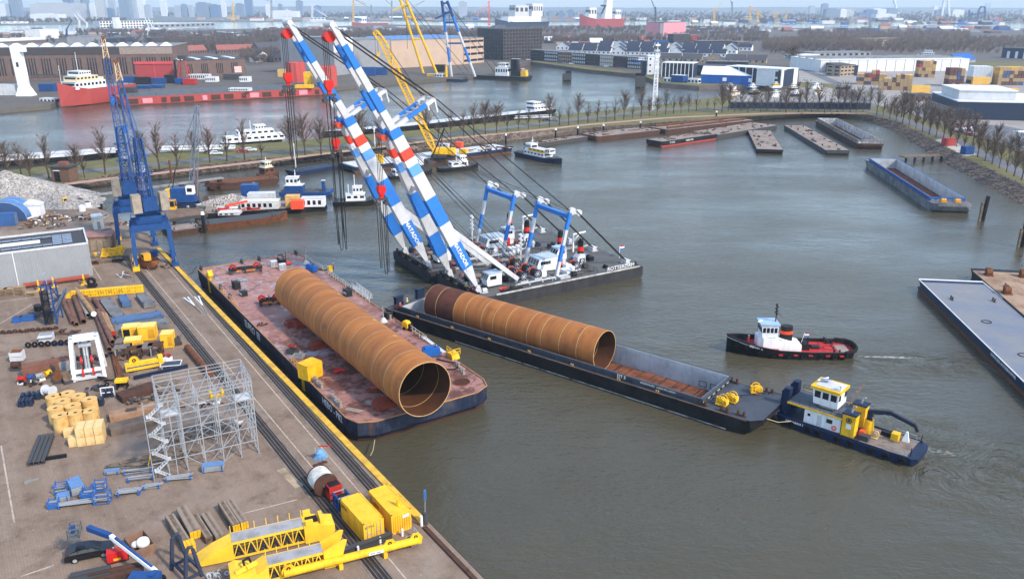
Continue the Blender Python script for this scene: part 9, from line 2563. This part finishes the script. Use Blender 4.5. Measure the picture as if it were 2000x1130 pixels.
SKY_=[(22,42,36,-20,'d'),(62,150,38,7,'f'),(95,160,39,20,'f'),(60,115,41,28,'w'),(118,150,38,26,'n'),(128,146,36,-12,'n'),(150,162,37,-8,'g'),(165,176,37,-18,'d'),(178,188,38,8,'w'),(190,206,39,-25,'f'),(208,222,38,17,'n'),(215,226,36,-16,'g'),(236,256,39,-22,'d'),(232,240,38,22,'g'),(258,268,37,-14,'g'),(272,284,36,-10,'w'),(285,296,36,10,'g'),(315,326,32,2,'w'),(0,14,36,10,'w'),(14,24,36,9,'g'),(342,355,34,12,'g'),(356,366,34,9,'d'),(370,378,34,11,'g'),(385,410,36,6,'d'),(412,430,36,10,'n'),(434,442,34,3,'w'),(462,478,36,8,'d'),(480,494,35,-6,'n'),(520,530,35,10,'w'),(545,552,35,9,'d'),(580,592,35,2,'d'),(615,628,36,12,'n'),(528,580,38,22,'w'),(896,912,36,4,'g'),(1072,1084,38,22,'d'),(1092,1100,38,22,'n'),(1110,1120,38,20,'n'),(1580,1590,32,12,'g'),(1604,1616,32,8,'d'),(1612,1640,40,18,'d'),(1640,1652,40,19,'w'),(1650,1666,39,19,'f'),(1676,1690,39,26,'n'),(1690,1712,39,20,'n'),(1702,1730,34,18,'w'),(1710,1750,40,28,'w'),(1733,1752,33,17,'d'),(1822,1830,32,13,'w'),(1828,1845,34,20,'d'),(1860,1882,34,20,'w'),(1925,1934,20,7,'g'),(1995,2010,32,18,'g')]
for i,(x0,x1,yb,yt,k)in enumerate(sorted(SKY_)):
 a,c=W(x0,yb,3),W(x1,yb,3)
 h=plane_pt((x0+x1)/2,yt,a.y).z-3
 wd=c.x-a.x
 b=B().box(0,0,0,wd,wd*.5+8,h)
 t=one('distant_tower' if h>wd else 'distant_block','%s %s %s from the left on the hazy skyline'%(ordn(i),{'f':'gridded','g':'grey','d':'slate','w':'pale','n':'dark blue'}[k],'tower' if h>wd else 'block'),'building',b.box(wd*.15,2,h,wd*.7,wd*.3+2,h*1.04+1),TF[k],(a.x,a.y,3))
for i,(x,yb,yt,jx,jy,k)in enumerate(((455,40,6,450,12,'y'),(530,40,-6,500,-4,'g'),(560,40,18,575,32,'w'),(610,42,8,640,34,'w'),(690,44,0,715,8,'y'),(725,44,10,690,-2,'g'),(765,44,2,745,-6,'g'),(800,42,12,830,2,'g'),(955,50,2,930,30,'O'),(1280,52,14,1272,0,'n'),(1395,44,16,1410,6,'y'),(1430,46,4,1425,-4,'g'),(1465,44,12,1485,24,'y'),(1480,44,20,1490,34,'y'),(1512,40,24,1528,25,'y'),(1535,42,30,1540,16,'y'),(155,60,40,145,28,'w'),(170,60,44,150,26,'w'),(290,68,50,283,34,'w'),(298,68,52,290,36,'w'),(130,72,56,140,40,'b'),(1660,44,32,1690,31,'g'),(1700,60,38,1690,40,'g'))):
 p=W(x,yb,3);q=plane_pt(x,yt,p.y);r_=plane_pt(jx,jy,p.y)
 s=p.y/1600
 t=T('distant_crane','%s small hazy distant harbour crane, %s'%(ordn(i),{'y':'yellow','g':'grey','w':'white','O':'orange','n':'navy','b':'blue'}[k]),'crane',p,0,'distant harbour cranes')
 mt={'y':YEL,'g':MIDGREY,'w':WHITE,'O':ORANGE,'n':NAVY,'b':PBLUE}[k]
 B().lat((0,0,0),q-p,2.6*s,1.6*s,6,.7*s,.4*s,side=(1,0,0)).mk('tower',mt,t);B().bar((q-p)*.8,r_-p,1.0*s).mk('jib',mt,t);B().bar(q-p,r_-p,.4*s).mk('stay',mt,t);B().cb(0,0,0,5*s,4*s,3*s).mk('base',mt,t)
t=T('bridge_pylon','white tapering bridge pylon on the right horizon','pylon',W(1846,34,3));q=plane_pt(1850,-30,t.location.y)-t.location
for s in(-1,1):B().bar((s*22,0,0),q,14,10).mk('leg',TF['w'],t)
p=W(1752,30,3)
one('arched_pylon','thin pale curved pylon on the right horizon','pylon',B().tube([(0,0,0),(-20,0,60),(-60,0,150),(-110,0,260)],8,6).cb(0,0,0,40,20,20),TF['w'],p)
t=T('ship_to_shore_crane','dark blue container crane on the right horizon','crane',W(1912,42,3));s=t.location.y/1600;q=lambda px,py:plane_pt(px,py,t.location.y)-t.location
for a,c in(((1895,42),(1899,25)),((1908,42),(1912,20)),((1923,42),(1924,20)),((1915,14),(1924,14)),((1912,20),(1916,13)),((1924,20),(1923,13)),((1893,30),(1926,24)),((1893,20),(1893,40))):B().bar(q(*a),q(*c),2.4*s).mk('member',PBLUE,t)
rf=random.Random(21)
KN=['white','grey','brick','beige','navy','tan','blue']
for zn,(x0,x1,y0,y1,n)in{'river belt behind the beige hall':(500,970,56,68,26),'belt behind the brick halls':(-20,480,64,74,26),'belt between wood and river':(1260,2030,56,66,44),'far bank across the river':(380,1300,38,41,40),'far right bank':(1300,2040,40,50,44),'streets behind the gabled houses':(1060,1290,82,92,14)}.items():
 for i in range(n):
  x=x0+(x1-x0)*(i+rf.uniform(0,.8))/n;y=rf.uniform(y0,y1);w_=rf.uniform(8,26)if y<60 else rf.uniform(10,28)
  k=rf.choice(KN)
  bldg('%s low %s building in the %s'%(ordn(i),k,zn),(x,y),(x+w_,y),y-rf.uniform(2.5,6),rf.uniform(14,40),k,rf.choice(('flat','flat','gx')),rf.choice(('flat','rwhite','dark','rred')),None,'building','low_building')
  # haze
hb=B()
hb.box(-19000,-300,-1.5,19000,20000,190)
hm=bpy.data.materials.new('haze_air')
hm.use_nodes=True
hn=hm.node_tree
hn.nodes.clear()
ho=hn.nodes.new('ShaderNodeOutputMaterial')
hv=hn.nodes.new('ShaderNodeVolumePrincipled')
hv.inputs['Color'].default_value=(0.70,0.85,1.0,1)
hv.inputs['Density'].default_value=0.00011
hv.inputs['Anisotropy'].default_value=0.2
hn.links.new(hv.outputs['Volume'],ho.inputs['Volume'])
tag(hb.mk('haze',hm),kind='stuff')
